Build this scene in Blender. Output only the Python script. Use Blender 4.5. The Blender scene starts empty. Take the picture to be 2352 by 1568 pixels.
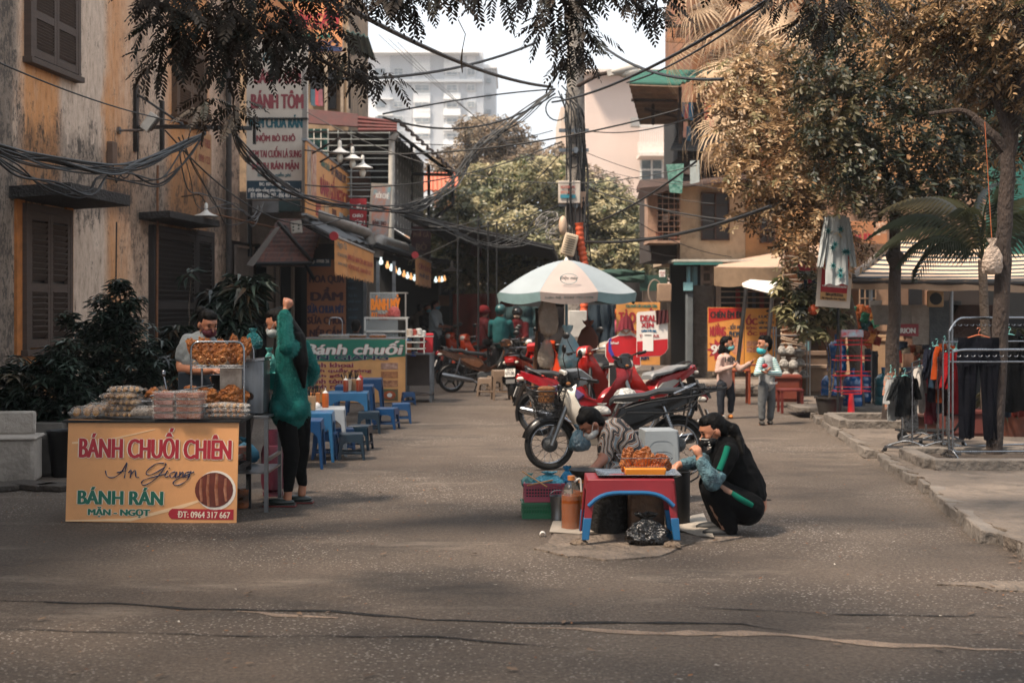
import bpy,bmesh,math,random
import numpy as np
from mathutils import Vector as V,Matrix as MX,Euler
R=math.radians
rnd=random.Random(7)
SC=bpy.context.scene
COL=SC.collection
# ---------------------------------------------------------------- camera, sky, sun, exposure
F,CX,HY,EH=3266.67,1176.0,700.0,1.6
cam=bpy.data.cameras.new('camera');cam.lens=50;cam.sensor_width=36
cam.shift_y=-84/2352;cam.clip_end=2000;cam.clip_start=.05
cam.dof.use_dof=True;cam.dof.focus_distance=11.0;cam.dof.aperture_fstop=3.2
camo=bpy.data.objects.new('camera',cam);camo.location=(0,0,EH);camo.rotation_euler=(R(90),0,0)
COL.objects.link(camo);SC.camera=camo
SUN=V((-.42,-.30,.80)).normalized()
sl=bpy.data.lights.new('sun','SUN');sl.energy=4.6;sl.angle=R(9);sl.color=(1,.84,.68)
so=bpy.data.objects.new('sun',sl);so.rotation_euler=SUN.to_track_quat('Z','Y').to_euler();COL.objects.link(so)
w=bpy.data.worlds.new('World');SC.world=w;w.use_nodes=True
nt=w.node_tree;bg=nt.nodes['Background']
sk=nt.nodes.new('ShaderNodeTexSky');sk.sky_type='NISHITA';sk.sun_disc=False
sk.sun_elevation=math.asin(SUN.z);sk.sun_rotation=math.atan2(SUN.x,SUN.y);sk.air_density=1.6;sk.dust_density=6;sk.ozone_density=1
# a thin overcast veil over the sky: mixes the sky with pale cloud
mxn=nt.nodes.new('ShaderNodeMix');mxn.data_type='RGBA';mxn.inputs[0].default_value=.86
mxn.inputs[7].default_value=(6.3,6.7,7.2,1)
nt.links.new(sk.outputs[0],mxn.inputs[6]);nt.links.new(mxn.outputs[2],bg.inputs[0]);bg.inputs[1].default_value=.1
SC.view_settings.view_transform='Standard';SC.view_settings.look='None';SC.view_settings.gamma=1
SC.view_settings.exposure=.95
SC.cycles.max_bounces=6;SC.cycles.transparent_max_bounces=10;SC.cycles.use_denoising=True
SC.cycles.diffuse_bounces=3;SC.cycles.caustics_reflective=False;SC.cycles.caustics_refractive=False
# ---------------------------------------------------------------- helpers
def P(x,y,z):return V(((x-CX)*z/F,z,EH-(y-HY)*z/F))
def G(x,y):
 z=F*EH/(y-HY);return V(((x-CX)*z/F,z,0))
def lin(h):
 h=h.lstrip('#');return tuple((c/12.92 if c<=.04045 else ((c+.055)/1.055)**2.4) for c in (int(h[i:i+2],16)/255 for i in (0,2,4)))
_mc={}
def nd(t,k,**kw):
 n=t.nodes.new(k)
 for a,b in kw.items():setattr(n,a,b)
 return n
def mat(col,rough=.6,metal=0,var=.25,sc=6,bump=.05,alpha=1,trans=0,emit=0,stretch=(1,1,1),col2=None,spec=.5,grime=0,bsc=None,ior=1.45):
 key=(col,rough,metal,var,sc,bump,alpha,trans,emit,stretch,col2,spec,grime,bsc)
 if key in _mc:return _mc[key]
 m=bpy.data.materials.new('mat_'+col.strip('#'));m.use_nodes=True;t=m.node_tree
 b=t.nodes['Principled BSDF'];c=lin(col)
 tc=nd(t,'ShaderNodeTexCoord');mp=nd(t,'ShaderNodeMapping');mp.inputs['Scale'].default_value=stretch
 t.links.new(tc.outputs['Object'],mp.inputs[0])
 n=nd(t,'ShaderNodeTexNoise');n.inputs['Scale'].default_value=sc;n.inputs['Detail'].default_value=6;n.inputs['Roughness'].default_value=.62
 t.links.new(mp.outputs[0],n.inputs[0])
 cr=nd(t,'ShaderNodeValToRGB');cr.color_ramp.elements[0].position=.32;cr.color_ramp.elements[1].position=.68
 c2=lin(col2) if col2 else tuple(x*(1-var) for x in c)
 cr.color_ramp.elements[0].color=(*c2,1);cr.color_ramp.elements[1].color=(*(tuple(min(1,x*(1+var*.25)) for x in c) if not col2 else c),1)
 t.links.new(n.outputs[0],cr.inputs[0]);out=cr.outputs[0]
 if grime:
  g=nd(t,'ShaderNodeTexNoise');g.inputs['Scale'].default_value=2.3;g.inputs['Detail'].default_value=9;g.inputs['Roughness'].default_value=.7
  t.links.new(tc.outputs['Object'],g.inputs[0])
  gr=nd(t,'ShaderNodeValToRGB');gr.color_ramp.elements[0].position=.5;gr.color_ramp.elements[1].position=.72
  gr.color_ramp.elements[0].color=(0,0,0,1);gr.color_ramp.elements[1].color=(grime,grime,grime,1)
  t.links.new(g.outputs[0],gr.inputs[0])
  mx=nd(t,'ShaderNodeMix',data_type='RGBA');mx.inputs[7].default_value=(.035,.03,.025,1)
  t.links.new(gr.outputs[0],mx.inputs[0]);t.links.new(out,mx.inputs[6]);out=mx.outputs[2]
 t.links.new(out,b.inputs['Base Color'])
 rr=nd(t,'ShaderNodeMapRange');rr.inputs['To Min'].default_value=max(.03,rough-.1);rr.inputs['To Max'].default_value=min(1,rough+.12)
 t.links.new(n.outputs[0],rr.inputs[0]);t.links.new(rr.outputs[0],b.inputs['Roughness'])
 b.inputs['Metallic'].default_value=metal;b.inputs['Specular IOR Level'].default_value=spec
 if bump:
  bn=nd(t,'ShaderNodeTexNoise');bn.inputs['Scale'].default_value=bsc or sc*5;bn.inputs['Detail'].default_value=4
  t.links.new(mp.outputs[0],bn.inputs[0])
  bp=nd(t,'ShaderNodeBump');bp.inputs['Strength'].default_value=min(1,bump*4);bp.inputs['Distance'].default_value=bump*.1
  t.links.new(bn.outputs[0],bp.inputs['Height']);t.links.new(bp.outputs[0],b.inputs['Normal'])
 if alpha<1:b.inputs['Alpha'].default_value=alpha
 if trans:b.inputs['Transmission Weight'].default_value=trans;b.inputs['IOR'].default_value=ior
 if emit:b.inputs['Emission Color'].default_value=(*c,1);b.inputs['Emission Strength'].default_value=emit
 _mc[key]=m;return m
def rot(r):return Euler((R(r[0]),R(r[1]),R(r[2]))).to_matrix().to_4x4()
class MB:
 def __init__(s):s.v=[];s.f=[];s.m=[];s.mi=0;s.T=MX()
 def add(s,vs,fs):
  n=len(s.v);s.v+=[s.T@V(v) for v in vs];s.f+=[[i+n for i in f] for f in fs];s.m+=[s.mi]*len(fs);return s
 def box(s,c,d,r=None,tap=1):
  M=MX.Translation(c)@(rot(r) if r else MX())
  x,y,z=d[0]/2,d[1]/2,d[2]/2
  vs=[M@V(p) for p in ((-x,-y,-z),(x,-y,-z),(x,y,-z),(-x,y,-z),(-x*tap,-y*tap,z),(x*tap,-y*tap,z),(x*tap,y*tap,z),(-x*tap,y*tap,z))]
  return s.add(vs,[(0,3,2,1),(4,5,6,7),(0,1,5,4),(1,2,6,5),(2,3,7,6),(3,0,4,7)])
 def tube(s,pts,r,n=8,closed=False,cap=True,flat=1):
  pts=[V(p) for p in pts];N=len(pts);rs=r if isinstance(r,(list,tuple)) else [r]*N
  vs=[];nrm=None
  for i,p in enumerate(pts):
   if closed:t=pts[(i+1)%N]-pts[i-1]
   else:t=pts[min(i+1,N-1)]-pts[max(i-1,0)]
   t=t.normalized() if t.length>1e-9 else V((0,0,1))
   if nrm is None:
    nrm=t.orthogonal().normalized() if abs(t.z)>.9 else t.cross(V((0,0,1))).normalized()
   nrm=(nrm-t*nrm.dot(t));nrm=nrm.normalized() if nrm.length>1e-6 else t.orthogonal().normalized()
   b=t.cross(nrm)
   for k in range(n):
    a=2*math.pi*k/n;vs.append(p+(nrm*math.cos(a)+b*math.sin(a)*flat)*rs[i])
  fs=[]
  for i in range(N if closed else N-1):
   j=(i+1)%N
   for k in range(n):fs.append((i*n+k,i*n+(k+1)%n,j*n+(k+1)%n,j*n+k))
  if cap and not closed:fs+=[tuple(range(n-1,-1,-1)),tuple(range((N-1)*n,N*n))]
  return s.add(vs,fs)
 def lathe(s,c,prof,n=20,ax='Z',sy=1,cap=True):
  vs=[]
  for (r,z) in prof:
   for k in range(n):
    a=2*math.pi*k/n;x,y=r*math.cos(a),r*math.sin(a)*sy
    p=(x,y,z) if ax=='Z' else ((x,z,y) if ax=='Y' else (z,x,y))
    vs.append(V(c)+V(p))
  fs=[]
  for i in range(len(prof)-1):
   for k in range(n):fs.append((i*n+k,i*n+(k+1)%n,(i+1)*n+(k+1)%n,(i+1)*n+k))
  if cap:fs+=[tuple(range(n-1,-1,-1)),tuple(range((len(prof)-1)*n,len(prof)*n))]
  return s.add(vs,fs)
 def ell(s,c,r,n=12,rt=None):
  M=MX.Translation(c)@(rot(rt) if rt else MX());m=n//2;vs=[];fs=[]
  for i in range(m+1):
   th=math.pi*i/m
   for k in range(n):
    a=2*math.pi*k/n;vs.append(M@V((r[0]*math.sin(th)*math.cos(a),r[1]*math.sin(th)*math.sin(a),r[2]*math.cos(th))))
  for i in range(m):
   for k in range(n):fs.append((i*n+k,(i+1)*n+k,(i+1)*n+(k+1)%n,i*n+(k+1)%n))
  return s.add(vs,fs)
 def prism(s,pts,y0,y1,plane='XZ',tw=1):
  """outline in x,z extruded from y0 to y1"""
  n=len(pts);f=(lambda a,b,y:(a,y,b)) if plane=='XZ' else (lambda a,b,y:(a,b,y)) if plane=='XY' else (lambda a,b,y:(y,a,b))
  cx=sum(p[0] for p in pts)/n;cz=sum(p[1] for p in pts)/n
  vs=[f(*p,y0) for p in pts]+[f(cx+(p[0]-cx)*tw,cz+(p[1]-cz)*tw,y1) for p in pts]
  return s.add(vs,[tuple(range(n-1,-1,-1)),tuple(range(n,2*n))]+[(i,(i+1)%n,n+(i+1)%n,n+i) for i in range(n)])
 def puff(s,pts,w,k=.12,wt=None):
  """side outline (x,z) puffed across y to half width w, rounded edges"""
  n=len(pts);cx=sum(p[0] for p in pts)/n;cz=sum(p[1] for p in pts)/n;L=[(-1,1-k*1.6),(-.85,1-k*.5),(-.5,1),(.5,1),(.85,1-k*.5),(1,1-k*1.6)]
  vs=[]
  for t,sc in L:
   for p in pts:
    ww=w*(wt(p[0],p[1]) if wt else 1);vs.append((cx+(p[0]-cx)*sc,t*ww,cz+(p[1]-cz)*sc))
  fs=[tuple(range(n)),tuple(range(6*n-1,5*n-1,-1))]
  for i in range(5):
   for j in range(n):fs.append((i*n+j,(i+1)*n+j,(i+1)*n+(j+1)%n,i*n+(j+1)%n))
  return s.add(vs,fs)
 def grid(s,fn,nu,nv,th=0,closeu=False):
  vs=[V(fn(i/nu,j/nv)) for j in range(nv+1) for i in range(nu+1)];W=nu+1
  fs=[(j*W+i,j*W+i+1,(j+1)*W+i+1,(j+1)*W+i) for j in range(nv) for i in range(nu)]
  if not th:return s.add(vs,fs)
  ns=[V() for _ in vs]
  for f in fs:
   nn=(vs[f[2]]-vs[f[0]]).cross(vs[f[3]]-vs[f[1]])
   for q in f:ns[q]+=nn
  N=len(vs);back=[vs[i]-(ns[i].normalized() if ns[i].length>0 else V((0,0,1)))*th for i in range(N)]
  fs2=fs+[tuple(N+q for q in reversed(f)) for f in fs]
  ring=list(range(nu))+[j*W+nu for j in range(nv)]+[nv*W+i for i in range(nu,0,-1)]+[j*W for j in range(nv,0,-1)]
  for a in range(len(ring)):
   p,q=ring[a],ring[(a+1)%len(ring)];fs2.append((q,p,N+p,N+q))
  return s.add(vs+back,fs2)
 def build(s,name,mats,parent=None,smooth=True,bev=0,ang=38,label=None):
  me=bpy.data.meshes.new(name);me.from_pydata([tuple(v) for v in s.v],[],s.f)
  if not isinstance(mats,(list,tuple)):mats=[mats]
  for m in mats:me.materials.append(m)
  if len(mats)>1:me.polygons.foreach_set('material_index',s.m)
  bm=bmesh.new();bm.from_mesh(me)
  if len(s.f)<30000:
   bmesh.ops.remove_doubles(bm,verts=bm.verts,dist=1e-6);bmesh.ops.recalc_face_normals(bm,faces=bm.faces)
  bm.to_mesh(me);bm.free()
  if smooth:
   me.polygons.foreach_set('use_smooth',[True]*len(me.polygons));me.set_sharp_from_angle(angle=R(ang))
  o=bpy.data.objects.new(name,me);COL.objects.link(o)
  if parent:o.parent=parent
  if bev:
   b=o.modifiers.new('b','BEVEL');b.width=bev;b.segments=2;b.limit_method='ANGLE';b.angle_limit=R(50)
  if label:o['label']=label
  return o
def T(name,label,cat,loc=(0,0,0),rz=0,group=None,kind=None,rx=0,ry=0):
 o=bpy.data.objects.new(name,None);COL.objects.link(o);o.location=loc;o.rotation_euler=(R(rx),R(ry),R(rz));o.empty_display_size=.1
 o['label']=label;o['category']=cat
 if group:o['group']=group
 return o
def tag(o,label,cat,group=None,kind=None,loc=None,rz=None):
 o['label']=label;o['category']=cat
 if group:o['group']=group
 if kind:o['kind']=kind
 if loc is not None:o.location=loc
 if rz is not None:o.rotation_euler=(0,0,R(rz))
 return o
def struct(o):o['kind']='structure';return o
def dup(root,loc,rz=None,label=None):
 r=root.copy();COL.objects.link(r);r.location=loc
 if rz is not None:r.rotation_euler=(r.rotation_euler[0],r.rotation_euler[1],R(rz))
 if label:r['label']=label
 for ch in list(root.children):
  c=ch.copy();COL.objects.link(c);c.parent=r
  for g in list(ch.children):
   d=g.copy();COL.objects.link(d);d.parent=c
 return r
def cyl(mb,a,b,r,n=10,r2=None):return mb.tube([a,b],[r,r if r2 is None else r2],n)
def rbend(pts,rad=.03,k=4):
 """round the corners of a polyline"""
 pts=[V(p) for p in pts];out=[pts[0]]
 for i in range(1,len(pts)-1):
  a,b,c=pts[i-1],pts[i],pts[i+1];d=min(rad,(a-b).length*.45,(c-b).length*.45)
  p0=b+(a-b).normalized()*d;p2=b+(c-b).normalized()*d
  for j in range(k+1):
   t=j/k;out.append(p0*(1-t)**2+b*2*t*(1-t)+p2*t*t)
 out.append(pts[-1]);return out
 # lettering: real text meshes fitted to a box (x, z, w, h) on the parent's front face
_tc={}
def textmesh(s,res=3):
 if s in _tc:return _tc[s]
 c=bpy.data.curves.new('t','FONT');c.body=s;c.resolution_u=res
 o=bpy.data.objects.new('t',c);me=bpy.data.meshes.new_from_object(o)
 vs=np.array([v.co[:] for v in me.vertices]);fs=[tuple(p.vertices) for p in me.polygons]
 bpy.data.objects.remove(o);bpy.data.meshes.remove(me);_tc[s]=(vs,fs);return _tc[s]
def letters(parent,rows,y=-.012,name='lettering'):
 """rows: (text, x, z, w, h, material, bold[, outline material, outline width[, shear]])"""
 if len(rows)>1:
  return [letters(parent,[r],y,name) for r in rows]
 mats=[];mb=MB();k=0
 for r in rows:
  s,x,z,W,H,m,bold=r[:7];om=r[7] if len(r)>7 else None;ow=r[8] if len(r)>8 else 0;sh=r[9] if len(r)>9 else 0
  vs,fs=textmesh(s);lo,hi=vs.min(0),vs.max(0);sx,sz=W/(hi[0]-lo[0]),H/(hi[1]-lo[1])
  def put(dx,dz,mm,dy):
   if mm not in mats:mats.append(mm)
   mb.mi=mats.index(mm)
   mb.add([(x+(v[0]-lo[0])*sx+sh*(v[1]-lo[1])*sz+dx,y-dy,z+(v[1]-lo[1])*sz+dz) for v in vs],fs)
  d=0
  if om:
   for a in range(8):put(ow*math.cos(a*math.pi/4)+0,ow*math.sin(a*math.pi/4),om,d*.00012);d+=1
   if bold:put(bold+ow,0,om,d*.00012);put(-bold-ow,0,om,(d+1)*.00012);d+=2
  offs=[(0,0)] if not bold else [(-bold,0),(-bold/2,bold*.3),(0,-bold*.3),(bold/2,bold*.3),(bold,0)]
  for dx,dz in offs:put(dx,dz,m,.0006+d*.00012);d+=1
 me=bpy.data.meshes.new(name);me.from_pydata([tuple(v) for v in mb.v],[],mb.f)
 for m in mats:me.materials.append(m)
 me.polygons.foreach_set('material_index',mb.m)
 o=bpy.data.objects.new(name,me);COL.objects.link(o);o.parent=parent;return o
class Sign:
 """a flat board facing the camera side, laid out in photo pixels at depth z"""
 def __init__(s,name,label,cat,x0,y0,x1,y1,z,m,th=.02,bev=.002,top=None,group=None,rz=0,base=None):
  s.k=z/F;s.o=P((x0+x1)/2,base or y1,z);s.e=T(name,label,cat,s.o,rz,group)
  s.xc=(x0+x1)/2;s.yb=base or y1;s.th=th
  a,b=(x1-x0)*s.k,(y1-y0)*s.k
  s.b=MB().box((0,th/2,((s.yb-y0)+(s.yb-y1))/2*s.k),(a,th,b)).build('board',m,s.e,bev=bev) if m else None
 def L(s,x,y):return ((x-s.xc)*s.k,(s.yb-y)*s.k)
 def rect(s,x0,y0,x1,y1,m,name='colour_band',dy=.002):
  a=s.L(x0,y1);b=s.L(x1,y0)
  return MB().box(((a[0]+b[0])/2,-dy/2-.0003,(a[1]+b[1])/2),(b[0]-a[0],dy,b[1]-a[1])).build(name,m,s.e)
 def poly(s,pts,m,name='printed_shape',dy=.003):
  return MB().prism([s.L(*p) for p in pts],-dy,-.0003).build(name,m,s.e,smooth=False)
 def text(s,rows,y=-.006):
  out=[]
  for r in rows:
   a=s.L(r[1],r[4]);out.append((r[0],a[0],a[1],(r[3]-r[1])*s.k,(r[4]-r[2])*s.k,r[5],r[6]*s.k,*([r[7],r[8]*s.k] if len(r)>8 else []),*(r[9:10])))
  return letters(s.e,out,y)
def cable(name,label,a,b,sag,r=.012,n=14,m=None,wob=0,group=None,cat='cable'):
 a,b=V(a),V(b);pts=[]
 for i in range(n+1):
  t=i/n;p=a.lerp(b,t);p.z-=sag*4*t*(1-t);
  if wob and 0<i<n:p+=V((rnd.uniform(-wob,wob),rnd.uniform(-wob,wob),rnd.uniform(-wob,wob)))
  pts.append(p-a)
 o=MB().tube(pts,r,6).build(name,m or WIRE);return tag(o,label,cat,group,loc=a)
 # shared materials
WIRE=mat('#15171a',.6,bump=0,var=.3)
GREYW=mat('#3f4244',.6,bump=0,var=.3)
BLACKP=mat('#0d0e10',.4,var=.3,bump=.02)
CHROME=mat('#8f9296',.25,1,var=.2,sc=14,bump=.01)
STEEL=mat('#8a8d90',.38,1,var=.3,sc=5,bump=.03)
RUST=mat('#3a2c25',.8,.2,var=.5,sc=12,bump=.15)
DARKM=mat('#1c1e20',.55,.3,var=.4,sc=9,bump=.05)
WHITEP=mat('#d6d3cc',.5,var=.15,bump=.03)
WOOD=mat('#7a5033',.7,var=.4,sc=4,stretch=(1,1,8),bump=.1)
CONC=mat('#736b63',.9,var=.35,sc=3,bump=.35,grime=.6)
GLASS=mat('#cfd8d8',.08,0,var=.05,alpha=.22,bump=0,spec=1)
# ================================================================ ground
def groundmat():
 m=bpy.data.materials.new('asphalt');m.use_nodes=True;t=m.node_tree;b=t.nodes['Principled BSDF']
 tc=nd(t,'ShaderNodeTexCoord');L=t.links.new
 def noise(sc,det=6,ro=.6,vec=None,st=None):
  n=nd(t,'ShaderNodeTexNoise');n.inputs['Scale'].default_value=sc;n.inputs['Detail'].default_value=det;n.inputs['Roughness'].default_value=ro
  if st:
   mp=nd(t,'ShaderNodeMapping');mp.inputs['Scale'].default_value=st;L(tc.outputs['Object'],mp.inputs[0]);L(mp.outputs[0],n.inputs[0])
  else:L(tc.outputs['Object'],n.inputs[0])
  return n.outputs[0]
 def ramp(f,a,b_,c0=(0,0,0,1),c1=(1,1,1,1)):
  r=nd(t,'ShaderNodeValToRGB');r.color_ramp.elements[0].position=a;r.color_ramp.elements[1].position=b_
  r.color_ramp.elements[0].color=c0;r.color_ramp.elements[1].color=c1;L(f,r.inputs[0]);return r.outputs[0]
 def mix(f,a,b_):
  x=nd(t,'ShaderNodeMix',data_type='RGBA');L(f,x.inputs[0])
  for i,q in ((6,a),(7,b_)):
   if isinstance(q,tuple):x.inputs[i].default_value=q
   else:L(q,x.inputs[i])
  return x.outputs[2]
 def mul(a,b_):
  x=nd(t,'ShaderNodeMath',operation='MULTIPLY');L(a,x.inputs[0])
  if isinstance(b_,float):x.inputs[1].default_value=b_
  else:L(b_,x.inputs[1])
  return x.outputs[0]
 base=ramp(noise(.35,8,.65,st=(1,.6,1)),.3,.7,(.082,.063,.051,1),(.15,.12,.096,1))
 fine=ramp(noise(38,6,.85),.34,.68,(.42,.42,.42,1),(1.5,1.5,1.5,1))
 mm=nd(t,'ShaderNodeMix',data_type='RGBA',blend_type='MULTIPLY');mm.inputs[0].default_value=1;L(base,mm.inputs[6]);L(fine,mm.inputs[7]);c=mm.outputs[2]
 # pale aggregate stones worn free of bitumen, in patches
 vo=nd(t,'ShaderNodeTexVoronoi');vo.inputs['Scale'].default_value=42;L(tc.outputs['Object'],vo.inputs[0])
 st=ramp(vo.outputs['Distance'],.2,.34,(1,1,1,1),(0,0,0,1))
 sel=ramp(vo.outputs['Color'],.38,.5)
 wear=ramp(noise(.55,5,.6),.42,.6)
 c=mix(mul(mul(mul(st,sel),wear),.85),c,(.46,.41,.36,1))
 # dusty concrete-coloured smears
 du=ramp(noise(1.1,9,.7,st=(.5,1.5,1)),.57,.72)
 c=mix(mul(du,.55),c,(.30,.25,.205,1))
 dk=ramp(noise(.8,9,.72,st=(.6,1.3,1)),.34,.46,(1,1,1,1),(0,0,0,1))
 c=mix(mul(dk,.6),c,(.035,.032,.03,1))
 # dirt and oil in front of the wall on the stall side
 sx=nd(t,'ShaderNodeSeparateXYZ');L(tc.outputs['Object'],sx.inputs[0])
 L(c,b.inputs['Base Color']);b.inputs['Roughness'].default_value=.88;b.inputs['Specular IOR Level'].default_value=.3
 bp=nd(t,'ShaderNodeBump');bp.inputs['Strength'].default_value=1;bp.inputs['Distance'].default_value=.022
 ad=nd(t,'ShaderNodeMath',operation='ADD');L(noise(32,5,.8),ad.inputs[0]);L(mul(noise(2.2,6,.6),2.5),ad.inputs[1])
 L(ad.outputs[0],bp.inputs['Height']);L(bp.outputs[0],b.inputs['Normal'])
 return m
ASPH=groundmat()
struct(MB().add([(-400,-30,0),(400,-30,0),(400,800,0),(-400,800,0)],[(0,1,2,3)]).build('ground',ASPH,smooth=False))
def strip(name,pts,w,h,m,jit=.3,seed=1):
 """irregular strip along ground points"""
 r=random.Random(seed);L_,Rr=[],[]
 P2=[V(p) for p in pts];dense=[]
 for a,b in zip(P2,P2[1:]):
  n=max(2,int((b-a).length/.12))
  for i in range(n):dense.append(a.lerp(b,i/n))
 dense.append(P2[-1]);N=len(dense)
 off=0
 for i,p in enumerate(dense):
  t=(dense[min(i+1,N-1)]-dense[max(i-1,0)]).normalized();nn=V((-t.y,t.x,0));off=off*.75+r.uniform(-1,1)*(w*.4+.008)
  ww=w*(1+r.uniform(-jit,jit))*min(1,.15+i/4,.15+(N-1-i)/4)
  L_.append(p+nn*(off+ww/2)+V((0,0,h)));Rr.append(p+nn*(off-ww/2)+V((0,0,h)))
 mb=MB().add(L_+Rr,[(i,i+1,N+i+1,N+i) for i in range(N-1)]);return struct(mb.build(name,m,smooth=False))
CRACK=mat('#14110f',1,var=.4,bump=.4);PALE=mat('#a58f7c',.95,var=.35,sc=9,bump=.6,grime=.3);PALE2=mat('#7d7064',.95,var=.45,sc=5,bump=.6,grime=.7)
strip('ground_crack',[G(-20,1378),G(250,1385),G(430,1400),G(600,1403),G(760,1406),G(980,1424),G(1180,1432),G(1400,1432),G(1700,1437),G(1800,1452)],.03,.004,CRACK,.7,3)
strip('ground_crack',[G(1500,1385),G(1700,1400),G(1900,1410),G(2360,1420)],.014,.005,CRACK,.8,4)
strip('ground_crack',[G(-20,1445),G(300,1455),G(620,1462),G(1000,1462),G(1400,1500)],.012,.005,CRACK,.8,5)
strip('ground_repair_strip',[G(540,1406),G(640,1410),G(780,1416)],.09,.003,PALE,.5,6)
strip('ground_repair_strip',[G(1180,1440),G(1400,1446),G(1640,1446),G(1760,1452),G(1860,1468),G(2050,1478),G(2370,1492)],.085,.003,PALE,.6,7)
def patch(name,pts,h,m,seed=1,jit=.05):
 r=random.Random(seed);o=[]
 for i,p in enumerate(pts):
  a,b=V(p),V(pts[(i+1)%len(pts)]);n=max(2,int((b-a).length/.15))
  for k in range(n):q=a.lerp(b,k/n)+V((r.uniform(-jit,jit),r.uniform(-jit,jit),0));o.append((q.x,q.y))
 return struct(MB().prism(o,-.02,h,'XY',1).build(name,m,smooth=False))
patch('ground_patch',[G(1235,1262),G(1300,1278),G(1400,1287),G(1500,1280),G(1590,1250),G(1700,1236),G(1640,1200),G(1400,1200),G(1280,1215)],.012,PALE2,3)
patch('ground_patch',[G(2150,1346),G(2240,1352),G(2360,1362),G(2360,1336),G(2220,1338)],.010,PALE2,5)
# side walk at the clothes racks
SIDE=mat('#6e6359',.92,var=.4,sc=1.6,bump=.5,grime=.8,bsc=14)
edge=[G(1760,872),G(1830,905),G(1850,940),G(1890,975),G(1950,1015),G(2030,1062),G(2090,1100),G(2160,1160),G(2240,1215),G(2370,1290)]
patch('sidewalk',edge+[V((14,edge[-1].y,0)),V((14,34,0)),V((6.4,34,0))],.09,SIDE,8,.06)
r_=random.Random(4)
mb=MB()
for i in range(26):
 a=i/25*(len(edge)-1);k=min(int(a),len(edge)-2);p=edge[k].lerp(edge[k+1],a-k);d=(edge[k+1]-edge[k]).normalized()
 mb.box((p.x+r_.uniform(-.03,.05),p.y,.03),(r_.uniform(.5,.75)*(1 if i<16 else .7),r_.uniform(.12,.2),r_.uniform(.09,.125)),(r_.uniform(-9,3),r_.uniform(-2,2),math.degrees(math.atan2(d.y,d.x))+r_.uniform(-4,4)))
struct(mb.build('sidewalk_kerb',CONC,bev=.012))
# gutter cover plates in the pavement at the plant pots
patch('sidewalk',[V((-12,12.6,0)),V((-4.4,13.6,0)),V((-3.6,16.2,0)),V((-3.9,22,0)),V((-5.2,32,0)),V((-12,32,0))],.05,mat('#3f3833',.95,var=.4,sc=2,bump=.5,grime=.8),12,.05)
mb=MB()
for i in range(9):mb.box((-5.5+i*.26,12.3+.1*(i%2),.03),(.24,.3+.1*(i%3),.05),(0,0,i*11))
struct(mb.build('pavement_slabs',mat('#4a433d',.9,var=.4,bump=.3),bev=.01))
# litter: fallen leaves and grit
def litter(n,x0,x1,y0,y1,m,name,s0,s1,seed,lift=.012):
 r=random.Random(seed);vs=[];fs=[]
 for i in range(n):
  y=r.uniform(y0,y1)**1;x=r.uniform(x0,x1)*y/10;s=r.uniform(s0,s1);a=r.uniform(0,6.28);b=len(vs);c,d=math.cos(a),math.sin(a)
  for (u,v_,z) in ((-1,0,0),(-.3,.32,.25),(.5,.28,.1),(1,0,.3),(.4,-.3,.3),(-.4,-.28,.1)):vs.append((x+(u*c-v_*d)*s,y+(u*d+v_*c)*s,lift+z*s*r.uniform(0,.9)))
  fs.append((b,b+1,b+2,b+3,b+4,b+5))
 o=MB().add(vs,fs).build(name,m,smooth=False);o['kind']='stuff';return o
litter(650,-5,5,5.5,15,mat('#8a5a32',.8,col2='#4a3020',sc=3),'fallen_leaves',.006,.018,2)
litter(200,-5,5,5.5,14,mat('#7a6450',.8,col2='#3a2a20',sc=3),'dry_leaves',.012,.035,3)
litter(160,-4.5,-.5,9,15,mat('#c07a30',.7),'yellow_petals',.006,.012,5)
litter(60,-5,5,5.5,12,mat('#b5aca0',.8),'paper_scraps',.006,.018,6)
# potholes
for (x,y) in ((1740,1148),(1640,1160)):
 g=G(x,y);struct(MB().add([(g.x+.11*math.cos(a/2)*(1+.4*math.sin(a*3)),g.y+.05*math.sin(a/2)*(1+.4*math.cos(a*5)),.006) for a in range(12)],[tuple(range(12))]).build('ground_hollow',CRACK,smooth=False))
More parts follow.
